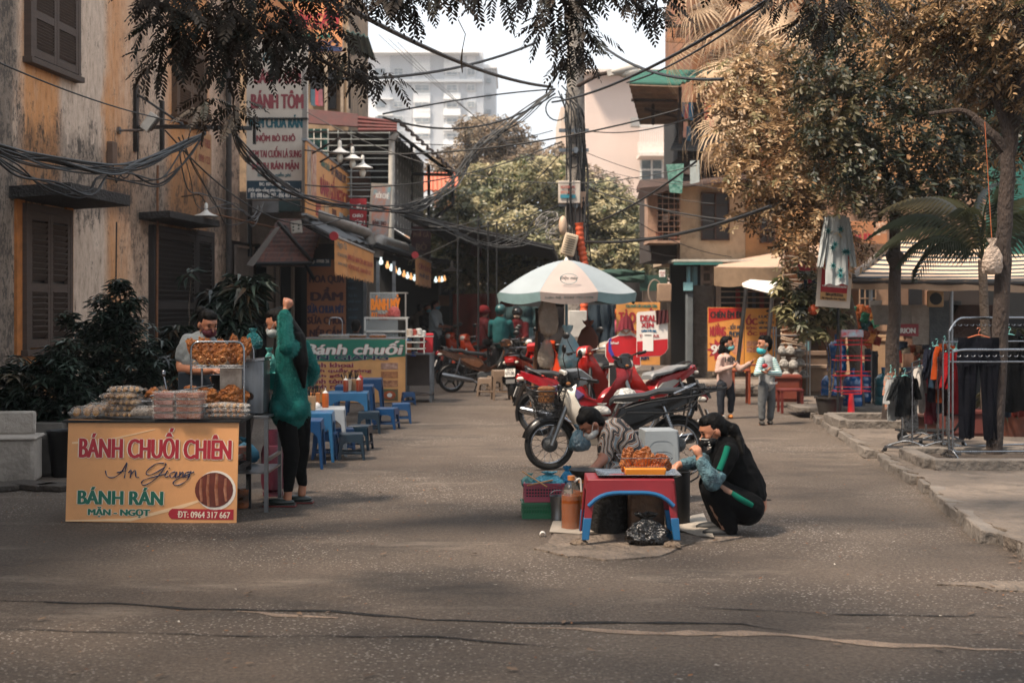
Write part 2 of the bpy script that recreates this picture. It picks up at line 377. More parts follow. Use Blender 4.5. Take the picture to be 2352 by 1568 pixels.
 # ================================================================ the old yellow building
def plaster():
 m=bpy.data.materials.new('old_plaster');m.use_nodes=True;t=m.node_tree;b=t.nodes['Principled BSDF'];L=t.links.new
 tc=nd(t,'ShaderNodeTexCoord')
 def noise(sc,det,ro,st):
  mp=nd(t,'ShaderNodeMapping');mp.inputs['Scale'].default_value=st;L(tc.outputs['Object'],mp.inputs[0])
  n=nd(t,'ShaderNodeTexNoise');n.inputs['Scale'].default_value=sc;n.inputs['Detail'].default_value=det;n.inputs['Roughness'].default_value=ro;L(mp.outputs[0],n.inputs[0]);return n.outputs[0]
 def ramp(f,els):
  r=nd(t,'ShaderNodeValToRGB');e=r.color_ramp.elements
  while len(e)<len(els):e.new(.5)
  for q,(p,c) in zip(e,els):q.position=p;q.color=(*c,1) if len(c)==3 else c
  L(f,r.inputs[0]);return r.outputs[0]
 def M_(op,a,b_):
  x=nd(t,'ShaderNodeMath',operation=op);x.use_clamp=op in ('MULTIPLY',)
  for i,q in enumerate((a,b_)):
   if isinstance(q,(int,float)):x.inputs[i].default_value=q
   else:L(q,x.inputs[i])
  return x.outputs[0]
 def mix(f,a,b_):
  x=nd(t,'ShaderNodeMix',data_type='RGBA');L(f,x.inputs[0])
  for i,q in ((6,a),(7,b_)):
   if isinstance(q,tuple):x.inputs[i].default_value=q
   else:L(q,x.inputs[i])
  return x.outputs[2]
 sx=nd(t,'ShaderNodeSeparateXYZ');L(tc.outputs['Object'],sx.inputs[0]);u,h=sx.outputs[0],sx.outputs[2]
 streak=noise(1.7,9,.75,(1.5,1,.28));fine=noise(7,9,.78,(1.4,1,.42));big=noise(1.1,7,.7,(.8,1,.45));blot=noise(2.4,9,.75,(1,1,.8));pits=noise(20,6,.8,(1.3,1,.6))
 edge=M_('MULTIPLY',M_('SUBTRACT',big,.5),1.6)
 # ochre paint panels: which stretches of the wall kept their paint (metres along the wall)
 us=M_('ADD',u,edge)
 pn=ramp(M_('DIVIDE',us,32),[(0,(1,1,1)),(18.8/32,(0,0,0)),(19.1/32,(1,1,1)),(20.15/32,(1,1,1)),(20.3/32,(0,0,0)),(21.9/32,(0,0,0)),(22.2/32,(1,1,1)),(23.3/32,(.35,.35,.35)),(24.6/32,(0,0,0)),(25.2/32,(1,1,1)),(27.2/32,(1,1,1)),(27.5/32,(.1,.1,.1)),(1,(.3,.3,.3))])
 ochre=mix(ramp(fine,[(.35,(0,0,0)),(.7,(1,1,1))]),(.52,.225,.085,1),(.70,.37,.17,1))
 pale=mix(ramp(fine,[(.35,(0,0,0)),(.65,(1,1,1))]),(.38,.28,.21,1),(.78,.62,.49,1))
 c=mix(M_('MULTIPLY',pn,ramp(streak,[(.3,(.35,.35,.35)),(.5,(1,1,1))])),pale,ochre)
 # peeled spots showing grey render
 c=mix(ramp(fine,[(.60,(0,0,0)),(.72,(.7,.7,.7))]),c,(.36,.31,.26,1))
 c=mix(ramp(blot,[(.6,(0,0,0)),(.74,(.6,.6,.6))]),c,(.20,.17,.14,1))
 # black mould: runs down in streaks, thickest in a band under the storey line and at the far corner; near end darkened throughout
 hb=M_('ADD',h,M_('MULTIPLY',M_('SUBTRACT',streak,.5),3.2))
 band=ramp(M_('DIVIDE',hb,10),[(.05,(.35,.35,.35)),(.12,(.08,.08,.08)),(.265,(.1,.1,.1)),(.31,(.9,.9,.9)),(.40,(.8,.8,.8)),(.45,(.05,.05,.05)),(.62,(.12,.12,.12)),(1,(.3,.3,.3))])
 uu=M_('ADD',u,M_('MULTIPLY',M_('SUBTRACT',streak,.5),1.5))
 cor=ramp(M_('DIVIDE',uu,32),[(0,(1,1,1)),(18.7/32,(1,1,1)),(19.2/32,(.0,.0,.0)),(22.8/32,(0,0,0)),(23.3/32,(.75,.75,.75)),(24.5/32,(.45,.45,.45)),(25.2/32,(0,0,0)),(27.4/32,(.1,.1,.1)),(28.2/32,(.7,.7,.7)),(1,(.6,.6,.6))])
 thr=ramp(streak,[(.40,(0,0,0)),(.60,(1,1,1))]);mo=M_('MAXIMUM',M_('MULTIPLY',band,1.0),M_('MULTIPLY',cor,.95))
 mould=ramp(M_('ADD',M_('MULTIPLY',mo,.88),M_('MULTIPLY',M_('SUBTRACT',M_('ADD',M_('ADD',fine,blot),pits),1.5),3.6)),[(.45,(0,0,0)),(1.0,(.9,.9,.9))])
 c=mix(mould,c,(.034,.031,.029,1))
 c=mix(ramp(fine,[(.3,(.8,.8,.8)),(.43,(0,0,0))]),c,(.05,.045,.04,1))
 L(c,b.inputs['Base Color']);b.inputs['Roughness'].default_value=.92;b.inputs['Specular IOR Level'].default_value=.2
 bp=nd(t,'ShaderNodeBump');bp.inputs['Strength'].default_value=.6;bp.inputs['Distance'].default_value=.02;L(fine,bp.inputs['Height']);L(bp.outputs[0],b.inputs['Normal'])
 return m
PLAS=plaster()
OB=T('old_building','tall old ochre plaster building with black mould streaks and brown louvred shutters','building',(-8.1,0,0),85.2)
def W(x,y):
 z=26463/(1450-x);return V((z/.9965,0,EH-(y-HY)*z/F))
MB().box((16.75,3,5.2),(25.5,6,10.4)).build('wall',PLAS,OB)
SHUT=mat('#4e3f36',.75,var=.35,sc=5,stretch=(1,1,6),bump=.1);SHUTD=mat('#2b2522',.8,var=.35,sc=5,bump=.1)
def shutters(name,x0,x1,y0,y1,m,n=18,leaf=2,dark=False,reveal=None):
 a,b=W(x0,(y0+y1)/2).x,W(x1,0).x;zt=(W(x0,y0).z);zb=W(x0,y1).z;w_=b-a;h=zt-zb;cx=(a+b)/2;cz=(zt+zb)/2
 fr=MB()
 for xx in (a-.05,b+.05):fr.box((xx,-.03,cz),(.10,.14,h+.2))
 fr.box((cx,-.03,zt+.05),(w_+.002,.14,.1));fr.box((cx,-.035,zb-.06),(w_+.3,.2,.08))
 f=fr.build(name,m,OB,bev=.005)
 MB().box((cx,-.01,cz),(w_,.03,h)).build('dark_opening',BLACKP,f)
 for k in range(leaf):
  lw=w_/leaf;lc=a+lw*(k+.5);s=MB()
  for xx in (lc-lw/2+.045,lc+lw/2-.045):s.box((xx,-.07,cz),(.08,.05,h-.01))
  for zz in (zb+.06,zt-.06,cz-.1):s.box((lc,-.07,zz),(lw-.172,.046,.11))
  for i in range(n):
   zz=zb+.14+(h-.28)*(i+.5)/n
   if abs(zz-cz+.1)>.07:s.box((lc,-.07,zz),(lw-.174,.012,(h-.28)/n*1.25),(38,0,0))
  s.build('shutter',m,f)
 return f
shutters('window',62,165,-105,130,SHUT,26)
shutters('window',52,146,484,800,SHUT,20)
shutters('window',398,460,92,262,mat('#57412f',.75,var=.35,bump=.1),20)
shutters('door',345,437,530,845,SHUTD,26,1)
shutters('door',443,478,540,845,SHUTD,26,1)
# ochre plaster reveals round the lower window and weathered concrete canopies
for (xa,xb,ya,yb) in ((32,51,456,815),(147,162,470,815)):
 a,b=W(xa,ya),W(xb,yb);MB().box(((a.x+b.x)/2,-.015,(a.z+b.z)/2),(b.x-a.x,.05,a.z-b.z)).build('ochre_surround',mat('#b4713a',.9,var=.35,sc=5,bump=.2,grime=.5),OB)
CAN=mat('#2e2a28',.95,var=.5,sc=5,bump=.5,grime=.5)
def canopy(x0,x1,y,dep,t):
 a,b=W(x0,y),W(x1,y);z=W((x0+x1)/2,y).z
 MB().box(((a.x+b.x)/2,-dep/2+.02,z-t/2),(b.x-a.x,dep,t),(-3,0,0)).build('canopy',CAN,OB,bev=.01)
canopy(20,172,438,.85,.16);canopy(318,440,497,.55,.12)
pp=MB();a=W(515,100);pp.tube([(a.x,-.09,a.z+4),(a.x,-.09,.05)],.06,10)
for zz in (1,2.6,4.2,5.8,7.4):pp.lathe((a.x,-.09,zz),[(.072,-.05),(.072,.05)],10)
pp.build('drainpipe',mat('#4f4a47',.7,var=.4,bump=.1),OB)
pp=MB();a=W(552,200);pp.tube([(a.x,-.2,9),(a.x,-.2,2.6)],.05,8);pp.build('drainpipe',DARKM,OB)
# folding iron gate of the last bay
g0,g1=W(522,545),W(563,720);gm=MB()
for i in range(15):
 x=g0.x+(g1.x-g0.x)*i/14;gm.box((x,-.16,1.45),(.03,.03,2.7))
for zz in (.15,1.4,2.78):gm.box(((g0.x+g1.x)/2,-.19,zz),(g1.x-g0.x,.03,.05))
gm.build('folding_gate',mat('#8d7f74',.6,.3,var=.3),OB)
MB().box(((g0.x+g1.x)/2,-.02,1.5),(g1.x-g0.x+.1,.05,2.8)).build('dark_opening',BLACKP,OB)
wl=lambda x,y,d=0:(OB.matrix_basis@V((W(x,y).x,-d,W(x,y).z)))
def wt(name,label,cat,x,y,d=0):return T(name,label,cat,wl(x,y,d),85.2)
# things fixed on the wall
e=wt('floodlight','small square floodlight on a short arm fixed to the stained wall','floodlight',270,300)
MB().lathe((0,-.02,0),[(.06,-.02),(.06,.02)],12,'Y').tube([(0,-.03,0),(0,-.42,0)],.02,8).build('arm',STEEL,e)
MB().box((.05,-.5,.13),(.22,.14,.3),(35,0,10)).build('lamp_housing',mat('#c9c2b6',.5),e,bev=.01)
MB().box((.03,-.59,.09),(.18,.015,.24),(35,0,10)).build('lamp_glass',mat('#3b3026',.3),e)
MB().tube(rbend([(0,-.3,0),(.1,-.3,-.5),(-.12,-.15,-.8),(-.1,-.03,-.62)],.15),.012,6).build('cord',WIRE,e)
e=wt('junction_box','small brown junction box on the wall below the floodlight','junction box',250,352)
MB().box((0,-.05,0),(.2,.1,.35)).build('casing',mat('#6a5446',.6),e,bev=.01);MB().tube([(0,-.06,-.17),(.1,-.08,-.45),(.3,-.08,-.3)],.012,6).build('cord',WIRE,e)
e=wt('cable_bracket','black iron cable bracket standing out from the wall under the leaves','bracket',308,285)
MB().box((0,-.03,.1),(.12,.06,1.1)).build('wall_plate',BLACKP,e,bev=.005)
MB().box((.05,-.65,-.05),(.06,1.3,.06)).build('arm',BLACKP,e,bev=.005);MB().tube([(.05,-.02,.5),(.05,-.8,-.02)],.022,6).build('brace',BLACKP,e)
e=wt('cable_bracket','second black iron cable bracket, above the shuttered doors','bracket',368,305)
MB().box((0,-.03,.1),(.1,.06,.9)).box((.3,-.75,.12),(.07,1.5,.07),(0,0,14)).build('arm',BLACKP,e,bev=.005)
MB().box((1.0,-1.38,.15),(.05,.05,.5)).build('end_post',BLACKP,e)
def coneshade(e,r=.17,m=None):
 m=m or mat('#d9d6cf',.35,var=.12)
 MB().lathe((0,0,0),[(.025,.17),(.03,.11),(.05,.085),(.1,.05),(r,0),(r-.006,-.003),(.09,.04),(.045,.075)],20,cap=False).build('lamp_shade',m,e)
 MB().lathe((0,0,0),[(.03,.15),(.035,.17),(.03,.22),(.012,.24)],10).build('socket',m,e)
e=wt('wall_lamp','white enamel cone lamp over the shuttered doors','lamp',410,497,.5);coneshade(e,.24)
MB().tube(rbend([(0,0,.22),(0,.1,.4),(0,.45,.35)],.1),.012,6).build('arm',RUST,e)
for (x,y0,y1,r,mm,nm,lab) in ((346,380,855,.022,WOOD,'bamboo_pole','brown bamboo pole standing against the mouldy wall'),(250,510,800,.012,WIRE,'conduit','thin black conduit running down the pale plaster')):
 a,b=wl(x,y0,.12),wl(x-3,y1,.12);tag(MB().tube([(0,0,0),b-a],r,8).build(nm,mm),lab,nm.replace('_',' '),loc=a)
a,b=wl(420,490,.5),wl(600,545,1.2);tag(MB().tube([(0,0,0),b-a],.018,8).build('bamboo_pole',WOOD),'thin bamboo pole slanting out from the door canopy','pole',loc=a)
e=wt('poster','faded paper notice pasted on ochre plaster under the leaf cluster','poster',468,350)
MB().box((0,-.004,0),(.9,.006,.75)).build('sheet',mat('#b98c62',.9),e);letters(e,[('CHO THUE',-.38,.1,.75,.16,mat('#8d3b2c'),.006),('098 123',-.35,-.2,.7,.14,mat('#8d3b2c'),.004)])
# ================================================================ shops beyond the old building
def sheet4(name,pts,m,th=.02,corr=0,nc=10,parent=None,sag=0,nu=1,nv=1,ax=0,org=None):
 A,B,C,D=[V(p)-(V(org) if org else V()) for p in pts]
 nn=(B-A).cross(D-A).normalized()
 def fn(u,v):
  p=A.lerp(B,u).lerp(D.lerp(C,u),v);s=u if ax==0 else v
  if corr:p=p+nn*corr*math.sin(s*nc*2*math.pi)
  if sag:p.z-=sag*4*u*(1-u)*(.4+.6*math.sin(v*math.pi))
  return p
 return MB().grid(fn,nc*6 if corr and ax==0 else max(nu,8 if sag else 1),nc*6 if corr and ax else max(nv,8 if sag else 1),th).build(name,m,parent)
def fbox(mb,x0,y0,x1,y1,z,d,org):
 """box whose front face covers the pixels at depth z"""
 a=P(x0,y1,z)-org;b=P(x1,y0,z)-org
 return mb.box(((a.x+b.x)/2,a.y+d/2,(a.z+b.z)/2),(b.x-a.x,d,b.z-a.z))
DIRTY=mat('#9a8166',.9,var=.45,sc=1.5,stretch=(1,1,.3),bump=.2,grime=.9)
DIRTY2=mat('#6f655c',.9,var=.45,sc=1.8,stretch=(1,1,.3),bump=.2,grime=.9)
NAVY=mat('#1b3a4a',.6,var=.2);SIGNW=mat('#c9bfb2',.6,var=.12,sc=2,grime=.15);RED=mat('#a02630',.6,var=.15);DRED=mat('#8d4148',.7,var=.15)
ORNG=mat('#d99a5c',.6,var=.12,sc=2,grime=.2);TEALS=mat('#1f6a5d',.6,var=.15);TEALT=mat('#175a66',.6,var=.1);NAVYT=mat('#1c2448',.6,var=.1);WHT=mat('#e2ded6',.6,var=.06)
INK=mat('#15191c',.6)
# house with the shop on its ground floor
o_=P(640,900,31);o_.z=0
SH=T('shop_house','narrow dirty shop house behind the tall white sign, dark shop open below','building',o_)
mb=MB();fbox(mb,500,-60,800,560,36,5,o_);mb.build('wall',DIRTY,SH)
mb=MB();fbox(mb,500,440,705,560,31.2,4,o_);mb.build('upper_wall',DIRTY2,SH)
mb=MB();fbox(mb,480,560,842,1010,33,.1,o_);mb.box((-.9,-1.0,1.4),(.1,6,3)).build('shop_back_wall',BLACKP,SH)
for (x0,x1) in ((612,628),(633,641),(668,674)):
 mb=MB();fbox(mb,x0,612,x1,884,29.5,.18,o_);mb.build('door_post',mat('#86776b',.8,var=.3,stretch=(1,1,.2)),SH,bev=.01)
mb=MB();fbox(mb,600,560,700,612,29.6,.3,o_);mb.build('lintel',mat('#6a5a50',.9,var=.4),SH,bev=.01)
for (x0,y0,x1,y1) in ((712,150,742,235),(752,160,772,250)):
 mb=MB();fbox(mb,x0,y0,x1,y1,35.9,.1,o_);mb.build('window',BLACKP,SH)
for x in (745,782,796):
 mb=MB();fbox(mb,x,60,x+7,262,35.7,.15,o_);mb.build('pilaster',mat('#a89784',.9,var=.4,grime=.7),SH)
for (x0,y0,x1,y1,m) in ((570,462,640,488,STEEL),(640,462,690,485,mat('#2a4a4e',.3))):
 mb=MB();fbox(mb,x0,y0,x1,y1,30.9,.2,o_);mb.build('window',m,SH)
 # green sheet-metal hood high up and washing
e=T('roof_awning','small green and grey sheet metal awning high on the dirty house','awning',P(800,130,35))
o=e.location
sheet4('sheet',[P(795,70,33),P(845,82,33),P(862,135,35),P(800,120,36)],mat('#3e5752',.6,.3,grime=.6),.03,.03,4,e,org=o)
for (a,b) in (((800,75),(803,250)),((850,120),(806,200))):cyl(MB(),P(*a,35)-o,P(*b,35.5)-o,.03,6).build('strut',DARKM,e)
e=T('washing','blue and pink washing hung out under the high window','washing',P(722,240,34.8))
for i,(x,c) in enumerate(((714,'#41606f'),(724,'#b44a52'),(731,'#8e5a62'))):
 a=P(x,205,34.8)-e.location;sheet4('garment',[a,a+V((.1,.02,0)),a+V((.12,0,-.42)),a+V((.0,0,-.38))],mat(c,.9,var=.3),.015,parent=e,sag=.01)
 # red-brown upper storey box with bars, perforated side and rusty roof
o_=P(800,500,33)
CG=T('balcony_cage','barred upper storey room with a red corrugated fascia and perforated grey side','balcony',o_)
mb=MB();fbox(mb,706,300,896,305,33,8,o_);fbox(mb,706,520,896,527,33,8,o_);fbox(mb,706,300,896,520,35.5,.1,o_);mb.build('wall',mat('#211d1d',.9,var=.4),CG)
mb=MB();fbox(mb,808,384,850,520,34.9,.2,o_);mb.build('shutter_board',mat('#5a4238',.8,var=.4),CG)
mb=MB();fbox(mb,706,296,752,385,33.05,.05,o_);mb.build('window',mat('#2c5a58',.25,var=.4),CG)
mb=MB()
for x in (706,720,736,752):fbox(mb,x,296,x+2,385,33,.03,o_)
for y in (318,345,370):fbox(mb,706,y,752,y+2,32.98,.03,o_)
mb.build('window_frame',WHITEP,CG)
BARM=mat('#aab0ae',.5,.3,var=.25)
mb=MB()
for x in (752,775,805,893):fbox(mb,x,300,x+3,520,32.98,.04,o_)
for i in range(15):fbox(mb,752,304+i*14.6,895,306.2+i*14.6,32.94,.03,o_)
mb.build('bar_grille',BARM,CG)
for k,(x0,x1,y0,y1) in enumerate(((704,822,252,285),(822,912,266,302))):
 a,b=P(x0,y0,32.6)-o_,P(x1,y0+12,32.6)-o_;c,d=P(x1,y1+8 if k==0 else y1,32.3)-o_,P(x0,y1,32.3)-o_
 sheet4('fascia',[a,b,c,d],mat('#5e2a26' if k else '#4a2320',.7,.2,var=.4,grime=.4),.03,.035 if k else 0,4,CG,ax=1)
p0,p1=P(897,300,33)-o_,P(970,372,46)-o_;p2,p3=P(970,560,46)-o_,P(897,520,33)-o_
sheet4('side_panel',[p0,p1,p2,p3],mat('#5c5c5c',.6,.3,var=.3),.03,.03,14,CG)
mb=MB()
for i in range(13):
 for j in range(9):
  q=p0.lerp(p1,(i+.5)/13).lerp(p3.lerp(p2,(i+.5)/13),(j+.5)/9)+V((.05,0,0));mb.box(q,(.02,.1,.1),(45,0,0))
mb.build('hole_pattern',mat('#b8b6b0',.7),CG)
ROOFR=mat('#5b4a44',.8,.1,var=.5,sc=3,grime=.6,bump=.2)
sheet4('roof',[P(905,272,32.5)-o_,P(915,278,46)-o_,P(1052,402,46)-o_,P(1045,400,36)-o_],ROOFR,.04,.04,12,CG,ax=1)
for (a,b) in (((945,330,40),(945,560,40)),((985,380,44),(985,600,44)),((1040,402,40),(1040,470,40)),((1040,470,40),(945,540,40)),((905,300,36),(1040,402,36)),((945,400,40),(1040,402,40))):cyl(MB(),P(*a)-o_,P(*b)-o_,.05,6).build('roof_frame',DARKM,CG)
mb=MB().tube(rbend([P(912,305,32.4)-o_,P(903,318,32.4)-o_,P(900,318,32.5)-o_,P(898,560,32.5)-o_],.15),.07,10);mb.build('drainpipe',mat('#b9b6ae',.6,var=.25),CG)
mb=MB();fbox(mb,996,410,1080,475,60,4,o_);mb.build('far_wall',mat('#b98a6c',.9,var=.3),CG)
# red tiled roof of a far house
o=P(1015,470,58);e=T('far_house','distant house with a pale orange corrugated roof between cage and trees','building',V((o.x,o.y,0)))
o=e.location;MB().box((0,3,2.6),(3.2,4,5.2)).build('wall',mat('#c7a287',.9),e)
sheet4('roof',[P(975,400,56),P(1048,400,56),P(1055,440,55),P(972,440,55)],mat('#c06a50',.8),.05,.05,8,e,org=o)
# ---- the tall white menu sign
s=Sign('shop_sign','tall white vertical menu sign with red and teal words above a navy footer','sign',566,90,706,458,27,SIGNW,.12)
s.rect(567,415,693,457,NAVY)
s.rect(694,90,705,457,mat('#8f8a84',.5,var=.2),'side_strip')
MB().box((0,.03,s.L(0,273)[1]),(s.k*140+.02,.17,.03)).build('frame_rail',DARKM,s.e)
s.text([('BÁNH GỐI',585,150,690,192,DRED,1.6),('BÁNH TÔM',578,208,696,250,DRED,1.8),('NEM CHUA RÁN',574,264,694,294,TEALT,1.4),('NỘM BÒ KHÔ',590,306,678,329,DRED,1),('NEM TAI CUỐN LÁ SUNG',574,336,692,362,DRED,.8),('BÁNH RÁN MẶN',580,368,686,394,DRED,1.1),('Ship hàng miễn phí',592,396,668,408,TEALT,.5),
('ĐC: 107-C3 Nghĩa Tân',596,419,666,429,WHT,.4),('(Đối diện cổng phụ cấp 2 Nghĩa Tân)',570,431,690,442,WHT,.4),('ĐT: 098 6281 397 - 096 461 7667',576,443,684,454,WHT,.4),('Quán',600,120,650,145,TEALT,.5,None,0,.3)],y=-.01)
s=Sign('shop_sign','orange menu sign high up behind the hanging leaves','sign',592,-70,786,118,28.5,mat('#d99460',.6,var=.15,grime=.2),.12)
s.rect(592,108,786,118,mat('#23345e',.6));s.rect(592,119,700,132,mat('#23345e',.6))
s.text([('THẬP CẨM',650,18,776,62,RED,2.5),('CHÈ - THẠCH DỪA',610,50,776,70,RED,1),('CARAMEN - SỮA CHUA',606,72,760,90,TEALS,1),('ĐẬU ĐỎ',650,90,776,112,NAVYT,1.8),('HOA QUẢ TƯƠI',640,-20,770,8,TEALS,1.5)],y=-.01)
# ---- banner running along the street: BANH GOI NGOC TU
a,b=P(704,322,26.4),P(808,399,33.4);e=T('banner','long orange vinyl banner running along the shop front below the three lamps','banner',V((-3.8,26.4,0)),90)
zt,zb=EH+(700-322)*26.4/F,EH+(700-490)*26.4/F
MB().box((3.5,.03,(zt+zb)/2),(7,.03,zt-zb)).build('sheet',ORNG,e);MB().box((3.5,.05,zt+.01),(7.1,.1,.05)).box((3.5,.05,zb-.02),(7.1,.1,.04)).build('frame',STEEL,e)
for x,w_,c in ((.35,.5,'#7d6a66'),(1.0,.6,'#a04a38')):MB().box((x,.012,(zt+zb)/2+.1),(w_,.006,1.0)).build('printed_picture',mat(c,.6,var=.6,sc=5,col2='#cfb8a0'),e)
letters(e,[('BÁNH GỐI NGỌC TÚ',1.9,zb+.42,4.9,.62,RED,.03),('ĐT: 098.6281.397',3.6,zt-.3,2.6,.2,NAVYT,.01),('BÁNH CHUỐI',2.0,zt-.28,1.3,.2,TEALS,.01)],y=.008)
for i in range(4):MB().box((1.6+i*1.25,.012,zb+.2),(.7,.006,.3)).build('printed_picture',mat(('#b0452e','#d6b48e','#6a3a2a','#b9c2c4')[i],.6,var=.6,sc=9),e)
# ---- three lamps
for (x,y,lb) in ((781,352,'white enamel cone lamp with a bulb, first of the row of three'),(810,366,'white enamel cone lamp, middle of the row of three'),(833,386,'white enamel cone lamp closest to the barred room, last of the row of three')):
 e=T('street_lamp',lb,'lamp',P(x,y,26.5),group='enamel cone lamps over the banner');coneshade(e,.2)
 MB().ell((0,0,-.09),(.06,.06,.09),12).build('bulb',mat('#e8e2d4',.3,var=.05),e)
 MB().tube([(0,0,.24),(-.02,.1,.3),(-.7,.7,.02)],.018,6).build('arm',RUST,e)
 # ---- red and poster signs by the drainpipe
s=Sign('shop_sign','red shop sign with white letters under the barred room','sign',803,456,842,536,32,mat('#a01c28',.5,var=.2))
s.text([('CƠM',808,468,838,480,WHT,.8),('CHÁO',810,490,834,499,WHT,.5),('BÚN',808,505,838,516,WHT,.8)])
e=T('poster_board','tilted glossy food poster board beside the drainpipe','poster',P(868,548,31.8),rz=0,ry=4)
MB().box((0,0,.62),(.46,.03,1.22)).build('frame',mat('#a69c90',.5),e);MB().box((.02,-.018,.62),(.38,.006,1.08)).build('printed_picture',mat('#c46a3a',.4,var=.5,sc=4,col2='#6fa9b4'),e)
letters(e,[('XÔI CHÈ',-.12,.9,.3,.14,WHT,.008),('BÁNH BAO',-.14,.3,.3,.12,mat('#4a1a14'),.006)],y=-.022)
# ---- hanging orange valance banners
def valance(lb,x0,y0,x1,y1,yl,yr,z0,z1,rows):
 """street-side hanging cloth; left edge at depth z0, other edge at z1"""
 a,b=P(x0,y0,z0),P(x1,y1,z1);d=b-a;ang=math.degrees(math.atan2(d.y,d.x));Lg=math.hypot(d.x,d.y)
 e=T('cloth_banner',lb,'banner',a,ang);H0=(yl-y0)*z0/F;H1=(yr-y1)*z1/F;dz=d.z
 top=lambda u:dz*u;N=60
 vs=[];fs=[]
 for i in range(N+1):
  u=i/N;h=H0*(1-u)+H1*u+.03*math.sin(i*2.4);r=.02*math.sin(u*22)
  for j in range(5):vs.append((u*Lg+.03*j/4,r*(j/4),top(u)-h*j/4-(.05*(i%2) if j==4 else 0)))
 for i in range(N):
  for j in range(4):fs.append((i*5+j,i*5+j+1,i*5+j+6,i*5+j+5))
 MB().add(vs,fs).build('cloth',ORNG,e)
 MB().tube([(-.03,0,.02),(Lg,0,dz+.02)],.025,8).build('roller',mat('#a9a7a2',.5),e)
 MB().lathe((-.03,0,.02),[(.075,-.04),(.075,.04)],14,'X').build('roller_cap',mat('#a3242c',.5),e)
 sh=math.atan2(dz,Lg);sub=bpy.data.objects.new('printed_text',None)
 m_=[]
 for (t,u0,v0,wu,hv,mm,bo) in rows:
  o=letters(e,[(t,u0*Lg,0,wu*Lg,hv*H0,mm,bo)],y=-.035)
  for v in o.data.vertices:v.co.z+=top(v.co.x/Lg)-v0*H0
 bpy.data.objects.remove(sub)
valance('orange cloth banner with red words hanging over the fruit menu boards',768,545,858,582,626,646,24,28.5,[('Ngọc Tú',.03,.3,.2,.22,TEALT,.004),('107 NGHĨA TÂN',.03,.5,.2,.12,TEALT,.003),('BÁNH CHUỐI',.04,.75,.2,.12,TEALT,.003),('BÁNH GỐI - BÁNH TÔM - NEM CHUA RÁN',.26,.52,.66,.26,RED,.006),('NỘM BÒ KHÔ - BÁNH BỘT LỌC',.28,.82,.6,.22,RED,.006)])
valance('smaller orange cloth banner hanging further up the lane',954,588,990,604,650,658,30,33.5,[('CƠM RANG',.1,.45,.8,.26,RED,.01),('PHỞ BÒ',.15,.75,.6,.2,NAVYT,.01)])
# ---- awnings
AWD=mat('#3a3130',.8,var=.4,sc=3,stretch=(6,1,1),col2='#6b3c2e')
e=T('awning','corrugated fibre awning above the dark shop door','awning',P(660,600,27));o=e.location
sheet4('sheet',[P(572,606,26.5),P(640,506,29.5),P(745,508,29.5),P(715,604,27)],AWD,.03,.02,10,e,org=o)
sheet4('edge_strip',[P(566,608,26.4),P(632,524,26.4),P(645,520,26.4),P(582,612,26.4)],mat('#77706a',.6),.03,parent=e,org=o)
for (a,b) in (((640,512,28),(716,600,27)),((572,606,26.5),(715,604,27)),((655,520,28.5),(720,640,27.5))):cyl(MB(),P(*a)-o,P(*b)-o,.04,6).build('support_bar',DARKM,e)
for (lb,a,b,c,d,m) in (('long grey corrugated awning over the banner cloth row',(690,505,27),(800,500,33),(900,575,33),(770,548,26.5),mat('#55585a',.6,.3,var=.4,grime=.5)),
('dark awning sheet further along the lane',(860,560,30),(930,560,36),(1000,610,36),(955,592,31),mat('#2a2c2e',.7,var=.4)),
('broad dark tarpaulin canopy spanning the lane beyond the shops',(930,492,30),(1050,560,46),(1285,604,46),(1270,568,30),mat('#26262a',.8,var=.4))):
 o=P(*a);e=T('awning',lb,'awning',o);sheet4('sheet',[P(*a),P(*b),P(*c),P(*d)],m,.04,.02,9,e,org=o)
 for (p,q) in ((a,b),(d,c),(a,d)):cyl(MB(),P(*p)-o-V((0,0,.05)),P(*q)-o-V((0,0,.05)),.035,6).build('support_bar',DARKM,e)
e=T('duct','fat bent grey ventilation pipe beneath the poster board','duct',P(840,545,31));o=e.location
MB().tube(rbend([P(720,490,28)-o,P(845,536,30)-o,P(852,562,30)-o],.3,6),.11,12).build('pipe',mat('#8a857e',.5,.2,var=.3,grime=.3),e)
MB().tube(rbend([P(862,590,30.5)-o,P(870,555,30.5)-o,P(925,572,33)-o],.35,6),.16,14).build('pipe',mat('#8f8a83',.5,.2,var=.3,grime=.3),e)
e=T('junction_box','pale electrical box with holes hanging under the tall sign','junction box',P(681,522,26.6));MB().box((0,0,0),(.2,.12,.24),(0,-6,0)).build('casing',mat('#a9a297',.6),e,bev=.02)
mb=MB()
for i in range(5):mb.lathe((-.05+.1*(i%2),-.065,-.06+.03*i),[(.018,0),(.018,.01)],8,'Y')
mb.build('screw_holes',INK,e)
